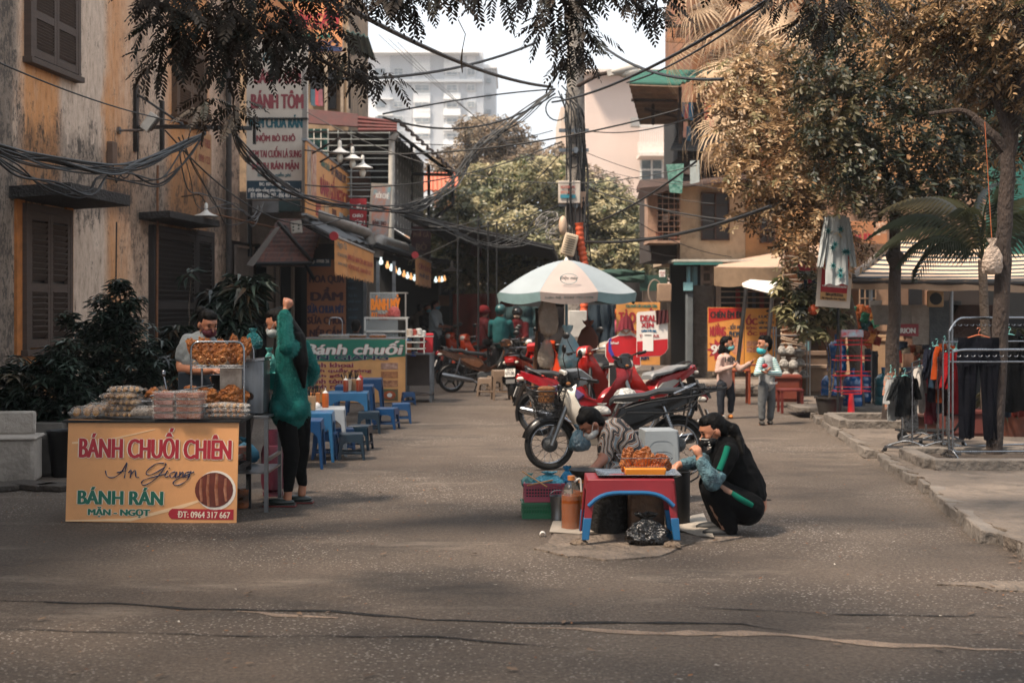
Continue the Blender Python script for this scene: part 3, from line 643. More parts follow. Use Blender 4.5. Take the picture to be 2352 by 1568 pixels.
# ---- string of bulbs
cable('bulb_wire','thin wire that carries the coloured bulbs under the dark awning',P(862,596,28.5),P(1030,640,40),.15,.006)
bm_w=mat('#dff0ee',.3,emit=.8,var=0,bump=0);bm_o=mat('#f0b070',.3,emit=.7,var=0,bump=0)
pts=[(875,602),(890,611),(899,617),(908,622),(917,626),(928,631),(936,635),(944,637),(952,640),(960,642),(968,645),(976,647),(1001,644),(1009,643),(1015,643),(1021,641)]
b0={}
for i,(x,y) in enumerate(pts):
 k=i%2;z=29+i*.6;ln='warm orange' if k else 'cold white'
 if k not in b0:
  b0[k]=MB().ell((0,0,0),(.045,.045,.055),12).lathe((0,0,.05),[(.02,0),(.02,.05)],8).build('light_bulb',(bm_w,bm_o)[1-k if 0 else k])
  o=b0[k]
 else:o=b0[k].copy();COL.objects.link(o)
 tag(o,f'small {ln} bulb in the glowing string above the glass food cabinet','light bulb','string of small bulbs',loc=P(x,y,z))
e=T('lamp','bare glaring white bulb by the smaller orange banner','lamp',P(967,660,34));
for o in (MB().ell((0,0,.3),(.09,.09,.16),12).build('bulb',bm_w,e),MB().lathe((0,0,.44),[(.04,0),(.04,.12)],8).build('socket',WHITEP,e)):pass
for (x,y,lb) in ((1038,622,'white cone lamp hanging in the dark lane by the trees'),(926,585,'small white cone lamp behind the hanging banner')):
 e=T('lamp',lb,'lamp',P(x,y,34));coneshade(e,.25)
 # ---- menu boards inside the shop
WINE=mat('#3c1c24',.7);BRB=mat('#8d5a3c',.75,var=.2,sc=1.5)
s=Sign('menu_board','brown upright fruit and yoghurt menu board with dark lettering','sign',705,596,794,790,28,BRB,.05)
s.rect(706,594,760,612,NAVY);s.text([('Ship: 0988 26',708,596,756,606,WHT,.3),('HOA QUẢ',711,626,790,652,WINE,1.2),('DẦM',715,660,786,690,WINE,2.4),('SỮA CHUA MÍT',707,696,790,719,NAVYT,1.2),('SỮA CHUA',707,722,792,744,WINE,1.2),('NẾP CẨM',712,748,786,772,WINE,1.2)],y=-.01)
s=Sign('menu_board','dark blue chalk menu board next to the brown one','sign',797,628,834,800,28.2,mat('#15242c',.6,var=.2),.05)
GRT=mat('#3f5660',.7)
s.text([('xôi',800,640,812,648,GRT,.2),('Nấm',800,656,818,664,GRT,.2),('Xá ớt',800,674,820,682,GRT,.2),('phô mai',800,688,828,697,GRT,.2),('Lệ phố',800,706,822,714,GRT,.2),('xoài',800,724,820,732,GRT,.2)],y=-.01)
for (x,y0,y1) in ((838,620,780),(868,600,680),(905,600,690)):
 tag(MB().box((0,0,-(y1-y0)*30/F/2),(.07,.07,(y1-y0)*30/F)).build('shop_post',STEEL),{838:'grey post beside the blue menu board',868:'grey post behind the banner with ragged hem',905:'grey post above the glass cabinet'}[x],'post',loc=P(x,y0,29.6))
 # ---- dark interior of the lane: back screen wall with things on it
o_=V((-1.6,48,0));LN=T('market_shed','dark open market shed at the end of the lane','shed',o_)
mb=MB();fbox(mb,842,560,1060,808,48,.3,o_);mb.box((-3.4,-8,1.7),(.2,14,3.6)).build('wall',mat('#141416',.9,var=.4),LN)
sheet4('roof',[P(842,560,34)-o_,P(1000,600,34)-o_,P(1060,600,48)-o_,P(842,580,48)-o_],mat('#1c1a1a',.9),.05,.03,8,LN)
mb=MB();fbox(mb,975,700,1040,800,46,.5,o_);mb.build('counter',mat('#23262b',.7),LN,bev=.01)
for x in (1007,1032,1061):mb=MB();fbox(mb,x,615,x+5,806,46,.12,o_);mb.build('post',mat('#7a3a30' if x>1050 else '#4a4644',.7),LN)
for (x,y,w_,h_,c,lb) in ((1020,690,22,24,'#8a5c40','cardboard box on the dark counter in the shed'),(1005,697,14,14,'#b8a890','pale sack on the dark counter in the shed'),(1092,560,26,60,'#5c2024','dark red sign board hanging over the lane')):
 a=P(x,y+h_/2,44);tag(MB().box((0,0,h_*44/F/2),(w_*44/F,.3,h_*44/F),(0,0,8)).build('cardboard_box' if 'box' in lb else 'sack' if 'sack' in lb else 'hanging_sign',mat(c,.8),bev=.02),lb,'box' if 'box' in lb else 'sack' if 'sack' in lb else 'sign',loc=a)
s=Sign('hanging_sign','dark maroon sign board hanging above the lane awning','sign',945,520,990,598,38,mat('#4c1f22',.6,var=.3));s.text([('PHỞ GÀ',950,530,985,545,mat('#8f6f5c'),.5),('BÒ',956,556,980,575,mat('#8f6f5c'),.8)])
# ================================================================ far buildings, pole, cables
def facade(name,lb,x0,x1,ytop,z,m,dep,wins,extra=None):
 """building with front at depth z; wins: list of (x0,y0,x1,y1,material,framed)"""
 o_=P((x0+x1)/2,700,z);o_.z=0;e=T(name,lb,'building',o_);a,b=P(x0,ytop,z)-o_,P(x1,ytop,z)-o_
 MB().box((0,dep/2,a.z/2),(b.x-a.x,dep,a.z)).build('wall',m,e)
 for (u0,v0,u1,v1,mm,fr) in wins:
  mb=MB();fbox(mb,u0,v0,u1,v1,z-.06*z/30,.1*z/30,o_);f=mb.build('window',mm,e)
  if fr:
   mb=MB();k=fr
   fbox(mb,(u0+u1)/2-k/2,v0,(u0+u1)/2+k/2,v1,z-.1*z/30,.03,o_);fbox(mb,u0-k,v0-k,u1+k,v0,z-.11*z/30,.05,o_);fbox(mb,u0-k,v1,u1+k,v1+k,z-.11*z/30,.05,o_);fbox(mb,u0,(v0*.6+v1*.4)-k/2,u1,(v0*.6+v1*.4)+k/2,z-.09*z/30,.03,o_)
   fbox(mb,u0-k,v0,u0,v1,z-.11*z/30,.05,o_);fbox(mb,u1,v0,u1+k,v1,z-.11*z/30,.05,o_)
   mb.build('window_frame',WHITEP,f,smooth=False)
 return e,o_
FW=mat('#dcdcdc',.8,var=.12,sc=.1);FG=mat('#b4b7ba',.8,var=.1,sc=.1);FD=mat('#7d878e',.4,var=.3,sc=.4);FL=mat('#e0e0de',.8,var=.05)
wins=[]
for r,y in enumerate((158,196,234,268,302,340,376,412)):
 for (a,b) in ((862,884),(905,925),(953,985),(1026,1050),(1074,1090)):wins.append((a,y,b,y+(12 if r else 14),FD,.8 if a!=862 else 0))
AP,o_=facade('apartment_block','distant pale grey apartment block of many storeys fading in the haze',825,1110,118,300,FW,30,wins)
for (a,b,c,d) in ((896,120,946,480),(988,120,1020,480),(1056,120,1072,480),(1093,120,1110,480)):mb=MB();fbox(mb,a,b,c,d,299.8,.5,o_);mb.build('grey_wall_strip',FG,AP)
for (a,b,c,d,z_,dd) in [(822,114,1100,121,296,34),(822,182,1108,188,298.5,2)]+[(xa,y,xb,y+3,298.6,1.5) for y in (225,262,297,333) for xa,xb in ((866,902),(1018,1056))]:mb=MB();fbox(mb,a,b,c,d,z_,dd,o_);mb.build('cornice',FL,AP)
for x in (952,1022):
 for y in (150,220,255,292,328):mb=MB();fbox(mb,x-3,y-6,x+36,y+16,299.3,.8,o_);mb.build('pale_wall_panel',FL,AP)
wins2=[(1117,y,1128,y+10,FD,0) for y in (180,215,252,288,322)]
AQ,o2=facade('apartment_block','stepped grey wing next to the distant apartment block',1098,1138,150,306,FG,26,wins2)
mb=MB();fbox(mb,1094,148,1142,156,304,30,o2);mb.build('cornice',FL,AQ)
PK=mat('#cdb9ad',.85,var=.1,sc=.3);PK2=mat('#bfae9f',.85,var=.1,sc=.3)
wins=[(1474,368,1520,423,mat('#3d4d50',.25,var=.4),4)]
AB,o_=facade('pale_building','plain pinkish white building behind the utility pole',1345,1700,163,110,PK,20,wins)
for a_ in ((1340,158,1705,165,108.5,22),(1470,350,1560,358,106.5,3),(1466,326,1560,352,107,.3)):mb=MB();fbox(mb,*a_,o_);mb.build('cornice',mat('#d9cbc0',.8),AB)
mb=MB();fbox(mb,1470,288,1560,292,107,.15,o_)
for i in range(18):fbox(mb,1470+i*5,290,1471.4+i*5,326,107,.1,o_)
mb.build('balcony_rail',WHITEP,AB)
mb=MB();fbox(mb,1450,270,1474,290,108,1,o_);mb.build('air_conditioner',mat('#8e8c88',.6),AB)
facade('pale_building','lower pinkish building with a stepped top beside the pole',1288,1350,245,118,PK2,14,[(1296,262,1308,280,FD,0)])
# ---- utility pole
pz=25.0;pb=P(1322,700,pz);pb.z=0
UP=T('utility_pole','tall tapering concrete utility pole crowded with cables and boxes','utility pole',pb)
CP=mat('#8b857e',.9,var=.35,sc=4,bump=.3,grime=.5)
MB().lathe((0,0,0),[(.21,0),(.185,3.0),(.15,6.2),(.12,8.5)],20).build('shaft',CP,UP)
def rel(x,y,z):return P(x,y,z)-pb
for y in (300,345,470):MB().box(rel(1318,y,pz-.22),(.52,.06,.06)).box(rel(1322,y+2,pz-.2),(.06,.3,.1)).build('cross_bracket',STEEL,UP)
for (x0,y0,x1,y1,z,c,tl) in ((1283,415,1333,467,24.6,'#c2b7aa',0),(1332,440,1346,478,24.7,'#b08f76',0),(1306,713,1348,775,24.3,'#b9b6b0',0)):
 mb=MB();fbox(mb,x0,y0,x1,y1,z,.22,pb);bx=mb.build('meter_box',mat(c,.6,var=.2,grime=.2),UP,bev=.012)
a=rel(1288,433,24.59)
letters(UP,[('NGUYEN LAM',a.x,a.z,.24,.05,mat('#a45a50'),.003),('0971 0672',a.x,a.z-.09,.24,.05,mat('#a45a50'),.003)],y=a.y-.004)
mb=MB();fbox(mb,1287,447,1322,455,24.58,.01,pb);mb.build('label_strip',mat('#2f7d8e',.5),UP)
mb=MB().ell(rel(1293,518,24.5),(.075,.09,.17),14);mb.build('meter_cover',mat('#c0a58d',.6),UP)
mb=MB().box(rel(1308,562,24.5),(.24,.12,.38),(0,14,0));v_=mb.build('vent_box',mat('#cbb79d',.6),UP,bev=.02)
mb=MB()
for i in range(8):mb.box(rel(1308,562,24.42)+V((-.018*(i-3.5)*-.5*0+.0108*(i-3.5),0,.038*(i-3.5))),(.16,.01,.012),(0,14,0))
mb.build('vent_slot',INK,v_)
OC=mat('#c4512a',.6,var=.25)
def corrug(pts,r,m,parent,name='corrugated_conduit'):
 P_=rbend(pts,.3,5);dn=[]
 for a,b in zip(P_,P_[1:]):
  n=max(1,int((b-a).length/.02))
  dn+=[a.lerp(b,i/n) for i in range(n)]
 return MB().tube(dn,[r*(1 if i%4<2 else .84) for i in range(len(dn))],10).build(name,m,parent)
corrug([rel(1330,512,24.6),rel(1334,560,24.6),rel(1345,620,24.6),rel(1338,810,24.6)],.075,OC,UP)
corrug([rel(1326,250,24.8),rel(1345,340,24.75),rel(1338,415,24.75),rel(1342,515,24.7)],.035,WIRE,UP)
for i in range(11):
 x=1288+rnd.uniform(0,60);pts=[rel(1300+rnd.uniform(-18,30),196+rnd.uniform(0,30),24.7)]
 for y in (260,330,400,470,540,600):pts.append(rel(x+rnd.uniform(-9,9)+(y-200)*.02,y,24.65+rnd.uniform(-.1,.15)))
 MB().tube(rbend(pts,.3,3),.012,5).build('hanging_wire',WIRE,UP)
for (x,y,r) in ((1316,372,.1),(1280,250,.2)):
 c=rel(x,y,24.7);MB().tube([c+V((r*math.cos(a/3),.02*math.sin(a),r*math.sin(a/3))) for a in range(40)],.012,5).build('wire_coil',WIRE,UP)
for i in range(7):
 c=rel(1262+rnd.uniform(-20,24),520+rnd.uniform(-25,20),24.6);r=rnd.uniform(.05,.16)
 MB().tube([c+V((r*math.cos(a/3)*1.3,.06*math.sin(a*1.3),r*math.sin(a/2.7))) for a in range(30)],.009,5).build('wire_coil',mat('#8d8a86',.6),UP)
 # street lamp on the pole
e=T('street_light','grey cobra-head street light reaching out from the utility pole','street light',P(1330,190,24.9));o=e.location
MB().tube([(-.1,0,-.1),P(1375,172,24.7)-o,P(1408,165,24.6)-o],.035,8).build('arm',RUST,e)
a,b=P(1400,168,24.6)-o,P(1468,152,24.4)-o
hd=MB();hd.T=MX.Translation((a+b)/2)@rot((0,-12,0));hd.ell((0,0,.0),(.28,.12,.09),18).box((-.22,0,-.01),(.16,.12,.1));hd.build('housing',mat('#b5b0a8',.5,var=.15),e)
gl=MB();gl.T=hd.T;gl.ell((.07,0,-.06),(.18,.1,.1),16);gl.build('lens',mat('#cfc9bd',.3,var=.1),e)
# ---- overhead cables and bundles
def bundle(name,lb,pts,n,spread,r=.011,m=None,z=None,grp=None):
 """tied bundle of cables through photo points (x, y, depth)"""
 a=P(*pts[0]);e=T(name,lb,'cable bundle',a)
 for i in range(n):
  q=[]
  for j,p in enumerate(pts):
   k=1 if 0<j<len(pts)-1 else .35;q.append(P(*p)-a+V((rnd.uniform(-1,1)*spread*k,rnd.uniform(-1,1)*spread*k,rnd.uniform(-1.3,1)*spread*k)))
  Q=[]
  for j in range(len(q)-1):
   p0,p1,p2,p3=q[max(j-1,0)],q[j],q[j+1],q[min(j+2,len(q)-1)]
   for t in (0,.2,.4,.6,.8):Q.append(.5*((2*p1)+(p2-p0)*t+(2*p0-5*p1+4*p2-p3)*t*t+(3*p1-3*p2+p3-p0)*t**3))
  Q.append(q[-1]);MB().tube(Q,r*rnd.uniform(.7,1.25),6).build('cable_strand',m or rnd.choice((WIRE,GREYW,GREYW)),e)
 return e
bundle('cable_bundle','thick sagging bundle of grey cables crossing the ochre wall',[(-40,325,12.5),(20,350,13),(120,372,14),(250,388,15),(330,372,16),(420,330,17),(470,306,17.5)],13,.05)
bundle('cable_bundle','looser grey cables sagging below the thick bundle on the wall',[(-30,345,12.5),(40,388,13),(120,432,14),(200,447,14.5),(235,400,15),(300,405,16),(370,412,16.5),(430,350,17),(466,308,17.5)],4,.06)
bundle('cable_bundle','dark cable bundle dropping from the leaf cluster across the white sign',[(535,300,17),(575,360,18),(650,420,20),(730,462,22),(850,478,24),(940,478,24.5),(1010,450,25)],9,.07,m=WIRE)
bundle('cable_bundle','grey cable bundle rising from the awnings to the utility pole',[(900,484,24.5),(960,470,24.6),(1040,420,24.8),(1085,345,24.9),(1130,310,25),(1190,268,25),(1272,206,25)],10,.09)
bundle('cable_bundle','loose cables looping low between the tarpaulin and the pole',[(920,490,24.5),(1000,515,24.6),(1100,552,24.8),(1190,545,24.9),(1240,515,25),(1275,500,25)],7,.12,.009)
bundle('cable_bundle','thin tangled cables hanging around the door canopy and drainpipe',[(415,320,17),(440,400,18),(480,455,19),(540,490,20),(575,500,21),(600,470,22)],4,.14,.008)
C_=[((795,16,14),(1268,200,25),.15,.026,'thickest black cable slanting from the hanging leaves down to the pole'),
((700,180,16),(1232,98,22),.18,.02,'black cable passing in front of the apartment block roof'),
((1366,90,24),(1660,182,15),.2,.02,'black cable from the pole top down to the palm'),
((1268,235,25),(1760,2,12),.15,.018,'black cable rising steeply from the pole past the street light'),
((1780,-6,12),(1440,190,22),.1,.012,'pale cable beside the black one rising past the street light'),
((880,262,20),(1275,205,25),-.05,.014,'twin cable in front of the grey apartment block, upper one'),
((880,270,20),(1275,215,25),.35,.016,'cable in front of the grey apartment block just below its twin'),
((700,345,22),(1560,252,18),.25,.012,'slim cable running level across the whole street'),
((705,258,22),(1600,380,20),.6,.007,'hair-thin cable crossing from white sign to the old house'),
((800,300,24),(1270,300,25),.25,.008,'thin wire in front of the distant trees'),
((1345,430,25),(1760,512,22),.12,.014,'black cable from the meter box towards the orange house wall'),
((1345,555,24.5),(1770,474,18),.15,.026,'thick pale conduit cable sloping up from the pole to the tree'),
((1345,545,25),(1620,522,26),.1,.01,'dark wire between pole and barred window cage'),
((1345,300,25),(1640,250,20),.15,.01,'dark wire from pole bracket to laundry balcony'),
((1345,350,25),(1700,440,22),.1,.006,'faint wire in front of the pinkish building'),
((1345,420,25),(1680,590,26),.25,.007,'faint wire sloping to the blue awning edge'),
((1600,370,20),(1345,520,25),.1,.016,'pale rope slanting from palm fronds to the pole'),
((0,145,11),(420,282,16),.06,.007,'thin wire crossing the ochre wall above the floodlight'),
((380,300,17),(790,500,24),.5,.01,'slim cable sagging across the white sign and banner'),
((600,440,20),(1290,470,25),.5,.01,'slim cable sagging in front of the barred room'),
((700,425,24),(1290,325,25),.3,.012,'dark cable sagging below the three lamps'),
((940,600,26),(1283,410,25),.1,.008,'wire rising from tarpaulin to meter box'),
((985,520,26),(1290,350,25),.4,.008,'wire rising over the trees to the pole bracket'),
((1345,500,25),(1560,590,28),.15,.009,'dark wire from pole to the blue shop eave')]
for i,(a,b,sg,r,lb) in enumerate(C_):cable('overhead_cable',lb,P(*a),P(*b),sg,r,16,group='overhead cables')
for i in range(9):
 cable('overhead_cable',('hair-fine wire','fine slack wire','thin bare wire')[i%3]+' fanning out above the '+('apartment block','pink wall','lane trees')[i//3],P(*((870+i*22,80+i*9,30) if i<3 else (1345,330+i*16,25) if i<6 else (1010+i*12,560,28))),P(*((1270,400+i*8,25) if i<3 else (1640,300+i*42,24) if i<6 else (1280,330+i*20,25))),.1,.005,10,group='fine wires')
 # ================================================================ foliage
def leafmat(name,cols,rough=.42,tl=.25):
 m=bpy.data.materials.new(name);m.use_nodes=True;t=m.node_tree;b=t.nodes['Principled BSDF'];out=t.nodes['Material Output']
 at=nd(t,'ShaderNodeAttribute',attribute_name='tint');r=nd(t,'ShaderNodeValToRGB');e=r.color_ramp.elements
 while len(e)<len(cols):e.new(.5)
 for i,(q,c) in enumerate(zip(e,cols)):q.position=i/(len(cols)-1);q.color=(*lin(c),1)
 t.links.new(at.outputs['Fac'],r.inputs[0]);t.links.new(r.outputs[0],b.inputs['Base Color']);b.inputs['Roughness'].default_value=rough
 tr=nd(t,'ShaderNodeBsdfTranslucent');t.links.new(r.outputs[0],tr.inputs[0]);mx=nd(t,'ShaderNodeMixShader');mx.inputs[0].default_value=tl
 t.links.new(b.outputs[0],mx.inputs[1]);t.links.new(tr.outputs[0],mx.inputs[2]);t.links.new(mx.outputs[0],out.inputs[0]);return m
def frond(n=11,L=.3,ll=.05,lw=.018,droop=.5,hexa=True,spread=.95,fold=.15,jit=0,seed=1):
 """pinnate leaf along +X, drooping to -Z"""
 vs,fs=[],[];jr=random.Random(seed);J=lambda:jr.uniform(-jit,jit)
 for i in range(n+1):
  t=(i+.6)/(n+.6);x=L*t*(1-.25*droop*t);z=-droop*L*t*t*.8;k=ll*(.75+.5*math.sin(math.pi*min(1,t*1.05)))*(.75 if i==n else 1)
  for sd in ((1,-1) if i<n else (0,)):
   a=sd*spread+J();d=V((math.cos(a),math.sin(a),-.35-.3*droop+J()*1.6)).normalized();s=V((-math.sin(a),math.cos(a),J()*2)).normalized()*lw/2;up=V((0,0,fold*lw))
   p=V((x,0,z));b=len(vs)
   if hexa:
    vs+=[p,p+d*k*.3+s+up,p+d*k*.7+s*.9+up,p+d*k,p+d*k*.7-s*.9,p+d*k*.3-s];fs.append([b,b+1,b+2,b+3,b+4,b+5])
   else:vs+=[p,p+d*k*.5+s,p+d*k,p+d*k*.5-s];fs.append([b,b+1,b+2,b+3])
 b=len(vs);q=lw*.06
 for i in range(4):
  t=i/3;vs+=[V((L*t*(1-.25*droop*t),q,-droop*L*t*t*.8)),V((L*t*(1-.25*droop*t),-q,-droop*L*t*t*.8))]
 return np.array([v[:] for v in vs]),fs+([[b+2*i,b+2*i+1,b+2*i+3,b+2*i+2] for i in range(3)] if not hexa else [])
def frond6(*a,**k):
 v,f=frond(*a,hexa=True,**k);return v,f
def whorl(n=7,ll=.14,lw=.03,droop=.6):
 vs,fs=[],[]
 for i in range(n):
  a=i*2.4;d=V((math.cos(a),math.sin(a),.35-.05*i));s=V((-math.sin(a),math.cos(a),0))*lw/2;b=len(vs)
  p=V((0,0,.01*i));vs+=[p,p+d*ll*.3+s,p+d*ll*.65+s*.8+V((0,0,-droop*ll*.15)),p+d*ll+V((0,0,-droop*ll*.6)),p+d*ll*.65-s*.8+V((0,0,-droop*ll*.15)),p+d*ll*.3-s]
  fs.append([b,b+1,b+2,b+3,b+4,b+5])
 return np.array([v[:] for v in vs]),fs
def fan(n=34,L=1.0,w=.035,droop=.9,ang=2.6):
 vs,fs=[],[]
 for i in range(n):
  a=(i/(n-1)-.5)*2*ang;l=L*(1-.25*abs(i/(n-1)-.5))*(.9+.15*math.sin(i*7.3));pr=None
  for j in range(6):
   t=j/5;x=l*t*math.cos(a)*(1-.35*t*t*droop);y=l*t*math.sin(a)*(1-.3*t*t*droop);z=-droop*l*max(0,t-.3)**1.6*1.1;ww=w*(.35+1.6*t if t<.4 else 1.2*(1-t)+.08)
   vs+=[V((x-math.sin(a)*ww/2,y+math.cos(a)*ww/2,z)),V((x+math.sin(a)*ww/2,y-math.cos(a)*ww/2,z-.01))]
   if j:b=len(vs)-4;fs.append([b,b+1,b+3,b+2])
 return np.array([v[:] for v in vs]),fs
def scatter(name,tmpl,inst,m,parent,kind=None,org=(0,0,0)):
 """inst: list of (pos, yaw, pitch, roll, scale, tint)"""
 tv,tf=tmpl;n=len(tv);allv=np.empty((len(inst)*n,3));tint=np.empty(len(inst)*n)
 for i,(p,yw,pt,rl,s,ti) in enumerate(inst):
  Mx=np.array(Euler((rl,pt,yw)).to_matrix())*s;allv[i*n:(i+1)*n]=tv@Mx.T+(np.array(p[:])-np.array(org[:]));tint[i*n:(i+1)*n]=ti
 sz=[len(f) for f in tf];lp=np.concatenate([np.array(f) for f in tf]);nf=len(tf)
 loops=(lp[None,:]+(np.arange(len(inst))*n)[:,None]).ravel();starts=np.concatenate([[0],np.cumsum(np.tile(sz,len(inst)))[:-1]])
 me=bpy.data.meshes.new(name);me.vertices.add(len(allv));me.vertices.foreach_set('co',allv.ravel());me.loops.add(len(loops));me.loops.foreach_set('vertex_index',loops.astype(np.int32))
 me.polygons.add(nf*len(inst));me.polygons.foreach_set('loop_start',starts.astype(np.int32));me.update(calc_edges=True)
 a=me.attributes.new('tint','FLOAT','POINT');a.data.foreach_set('value',tint);me.materials.append(m)
 o=bpy.data.objects.new(name,me);COL.objects.link(o);o.parent=parent
 if kind:o['kind']=kind
 return o
def blobinst(blobs,r,up=.15,dr=.35,s0=.8,s1=1.25,tint=(0,1),shell=.45):
 """blobs: (x px, y px, depth, radius, n[, yscale]) -> fronds pointing outwards and drooping"""
 out=[]
 for bl in blobs:
  x,y,z,rad,n=bl[:5];ys=bl[5] if len(bl)>5 else .8;c=P(x,y,z);tb=r.uniform(-.18,.18)
  for i in range(n):
   d=V((r.gauss(0,1),r.gauss(0,1),r.gauss(0,1))).normalized();q=rad*(shell+(1-shell)*r.random());p=c+V((d.x*q,d.y*q,d.z*q*ys))
   yw=math.atan2(d.y,d.x)+r.uniform(-.7,.7);t=tint[0]+(tint[1]-tint[0])*min(1,max(0,r.gauss(.5,.25)+tb))
   out.append((p,yw,dr-up*d.z*2+r.uniform(-.35,.35),r.uniform(-.4,.4),r.uniform(s0,s1),t))
 return out
BARK=mat('#3b302a',.9,var=.4,sc=8,stretch=(1,1,.4),bump=.4);BARK2=mat('#5f5247',.9,var=.4,sc=8,bump=.4)
def limb(mb,pts,r0,r1,n=10):
 Q=rbend(pts,.35,4);N=len(Q);mb.tube([q+V((rnd.uniform(-.012,.012),rnd.uniform(-.012,.012),0)) for q in Q],[r0+(r1-r0)*i/(N-1) for i in range(N)],n)
def tree(name,lb,base,trunk,limbs,sets,barkm,r0,r1,cat='tree'):
 """trunk/limbs: point lists in world space; sets: (template, instances, material)"""
 e=T(name,lb,cat,base);mb=MB();b=V(base)
 limb(mb,[V(p)-b for p in trunk],r0,r1,14)
 for pts,a,c in limbs:limb(mb,[V(p)-b for p in pts],a,c,8)
 mb.build('trunk',barkm,e)
 for tm,ins,m in sets:scatter('crown',tm,ins,m,e,org=base)
 return e
rt=random.Random(21)
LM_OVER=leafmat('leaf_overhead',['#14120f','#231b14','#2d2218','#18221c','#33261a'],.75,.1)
LM_DARK=leafmat('leaf_dark',['#121a16','#202c20','#3a3a26','#5a4e32','#34442c'],.45,.2)
LM_SUNLIT=leafmat('leaf_sunlit',['#3a3022','#6e5840','#a68763','#d6bb96','#858260'],.55,.38)  # tan ramp paints sunlight into these leaves
LM_MIX=leafmat('leaf_mix',['#171c16','#352c20','#6e573c','#b3926a','#474a32'],.5,.25)
LM_MID=leafmat('leaf_mid',['#2a3226','#4b5236','#787452','#b0a27c','#667048'],.5,.25)
LM_FARB=leafmat('leaf_farb',['#33322c','#55493a','#7a6650','#8a7c66'],.6,.25)
LM_PLANT=leafmat('leaf_plant',['#131c17','#202d26','#2f3e33','#435246','#5a4630'],.3,.15)
LM_PALM=leafmat('leaf_palm',['#4a3c30','#7d6650','#a68c70','#d0b898'],.7,.25)
LM_GREEN=leafmat('leaf_green',['#161d17','#242c1e','#3c3e28','#685f48'],.4,.3)
# ---- overhead tree: trunk outside the frame, limbs crossing above the street
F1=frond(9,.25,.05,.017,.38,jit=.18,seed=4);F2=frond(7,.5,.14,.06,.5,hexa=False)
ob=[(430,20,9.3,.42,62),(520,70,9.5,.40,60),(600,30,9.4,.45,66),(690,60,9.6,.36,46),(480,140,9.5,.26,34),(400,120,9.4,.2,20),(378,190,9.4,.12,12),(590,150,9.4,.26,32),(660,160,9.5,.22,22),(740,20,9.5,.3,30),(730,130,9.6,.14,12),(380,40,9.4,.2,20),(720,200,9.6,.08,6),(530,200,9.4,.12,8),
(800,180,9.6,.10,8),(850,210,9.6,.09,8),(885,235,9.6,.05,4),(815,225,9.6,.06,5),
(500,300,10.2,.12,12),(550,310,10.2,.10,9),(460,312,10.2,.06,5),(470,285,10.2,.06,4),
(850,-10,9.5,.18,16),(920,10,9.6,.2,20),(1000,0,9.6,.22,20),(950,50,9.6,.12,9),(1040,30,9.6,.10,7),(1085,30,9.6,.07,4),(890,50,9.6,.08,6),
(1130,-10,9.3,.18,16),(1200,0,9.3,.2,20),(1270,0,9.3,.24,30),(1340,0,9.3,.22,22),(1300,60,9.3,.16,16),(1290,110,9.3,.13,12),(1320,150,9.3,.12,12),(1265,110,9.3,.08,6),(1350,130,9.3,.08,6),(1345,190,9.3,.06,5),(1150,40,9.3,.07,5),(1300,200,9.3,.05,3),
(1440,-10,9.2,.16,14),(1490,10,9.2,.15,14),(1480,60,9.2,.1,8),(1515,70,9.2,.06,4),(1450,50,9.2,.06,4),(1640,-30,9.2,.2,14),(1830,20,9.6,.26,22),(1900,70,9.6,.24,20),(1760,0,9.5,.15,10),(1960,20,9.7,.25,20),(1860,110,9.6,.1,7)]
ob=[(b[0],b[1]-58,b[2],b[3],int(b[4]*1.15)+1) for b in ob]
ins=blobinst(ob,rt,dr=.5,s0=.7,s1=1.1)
high=[]  # unseen fronds above the frame, added to shade the road
for i in range(620):
 Y=rt.uniform(1.5,12);X=rt.uniform(-5.0,4.6);zt_=max(3.3,EH+(HY+150)*Y/F)
 high.append((V((X,Y,rt.uniform(zt_+.35,zt_+2.4))),rt.uniform(0,6.28),rt.uniform(-.1,.8),rt.uniform(-.4,.4),rt.uniform(.8,1.5),rt.random()))
for i in range(900):  # denser unseen fronds by and behind the camera, added for shade
 Y=rt.uniform(-3,6.5);X=rt.uniform(-5.5,4.6)
 if X>-.1+.2*Y and rt.random()<.45:continue
 high.append((V((X,Y,rt.uniform(3.6,5.2))),rt.uniform(0,6.28),rt.uniform(-.1,.8),rt.uniform(-.4,.4),rt.uniform(.9,1.6),rt.random()))
bs=V((-6.2,8.0,0));top=V((-5.2,8.3,3.6))
lm=[]
for (x,y,z) in ((600,-60,9.4),(480,60,9.4),(900,-60,9.6),(1280,-70,9.3),(1500,-70,9.2),(1880,-40,9.6)):
 q=P(x,y,z);lm.append(([top,top.lerp(q,.5)+V((0,0,.55)),q],.1,.02))
for (a,b) in (((600,-60,9.4),(720,130,9.5)),((720,130,9.5),(890,240,9.6)),((480,60,9.4),(400,200,9.4)),((1280,-70,9.3),(1310,180,9.3)),((520,180,9.6),(540,300,10.2)),((1500,-60,9.2),(1500,70,9.2)),((900,-60,9.5),(1050,40,9.6)),((1880,-50,9.6),(1890,100,9.6))):lm.append(([P(*a),P((a[0]+b[0])/2+8,(a[1]+b[1])/2-10,a[2]),P(*b)],.014,.004))
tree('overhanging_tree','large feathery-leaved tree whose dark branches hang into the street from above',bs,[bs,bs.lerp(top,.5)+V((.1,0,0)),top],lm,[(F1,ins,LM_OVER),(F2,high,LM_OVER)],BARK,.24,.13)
o=P(1052,45,9.6);tag(MB().tube([(0,0,0),(.05,0,-.1),(.03,0,-.2),(.06,0,-.15)][:3],.003,5).tube([(.03,0,-.2),(.022,0,-.28),(.03,0,-.36)],[.004,.008,.003],6).build('seed_pod',BARK2),'long brown seed pod dangling from the overhanging branches','seed pod',loc=o)
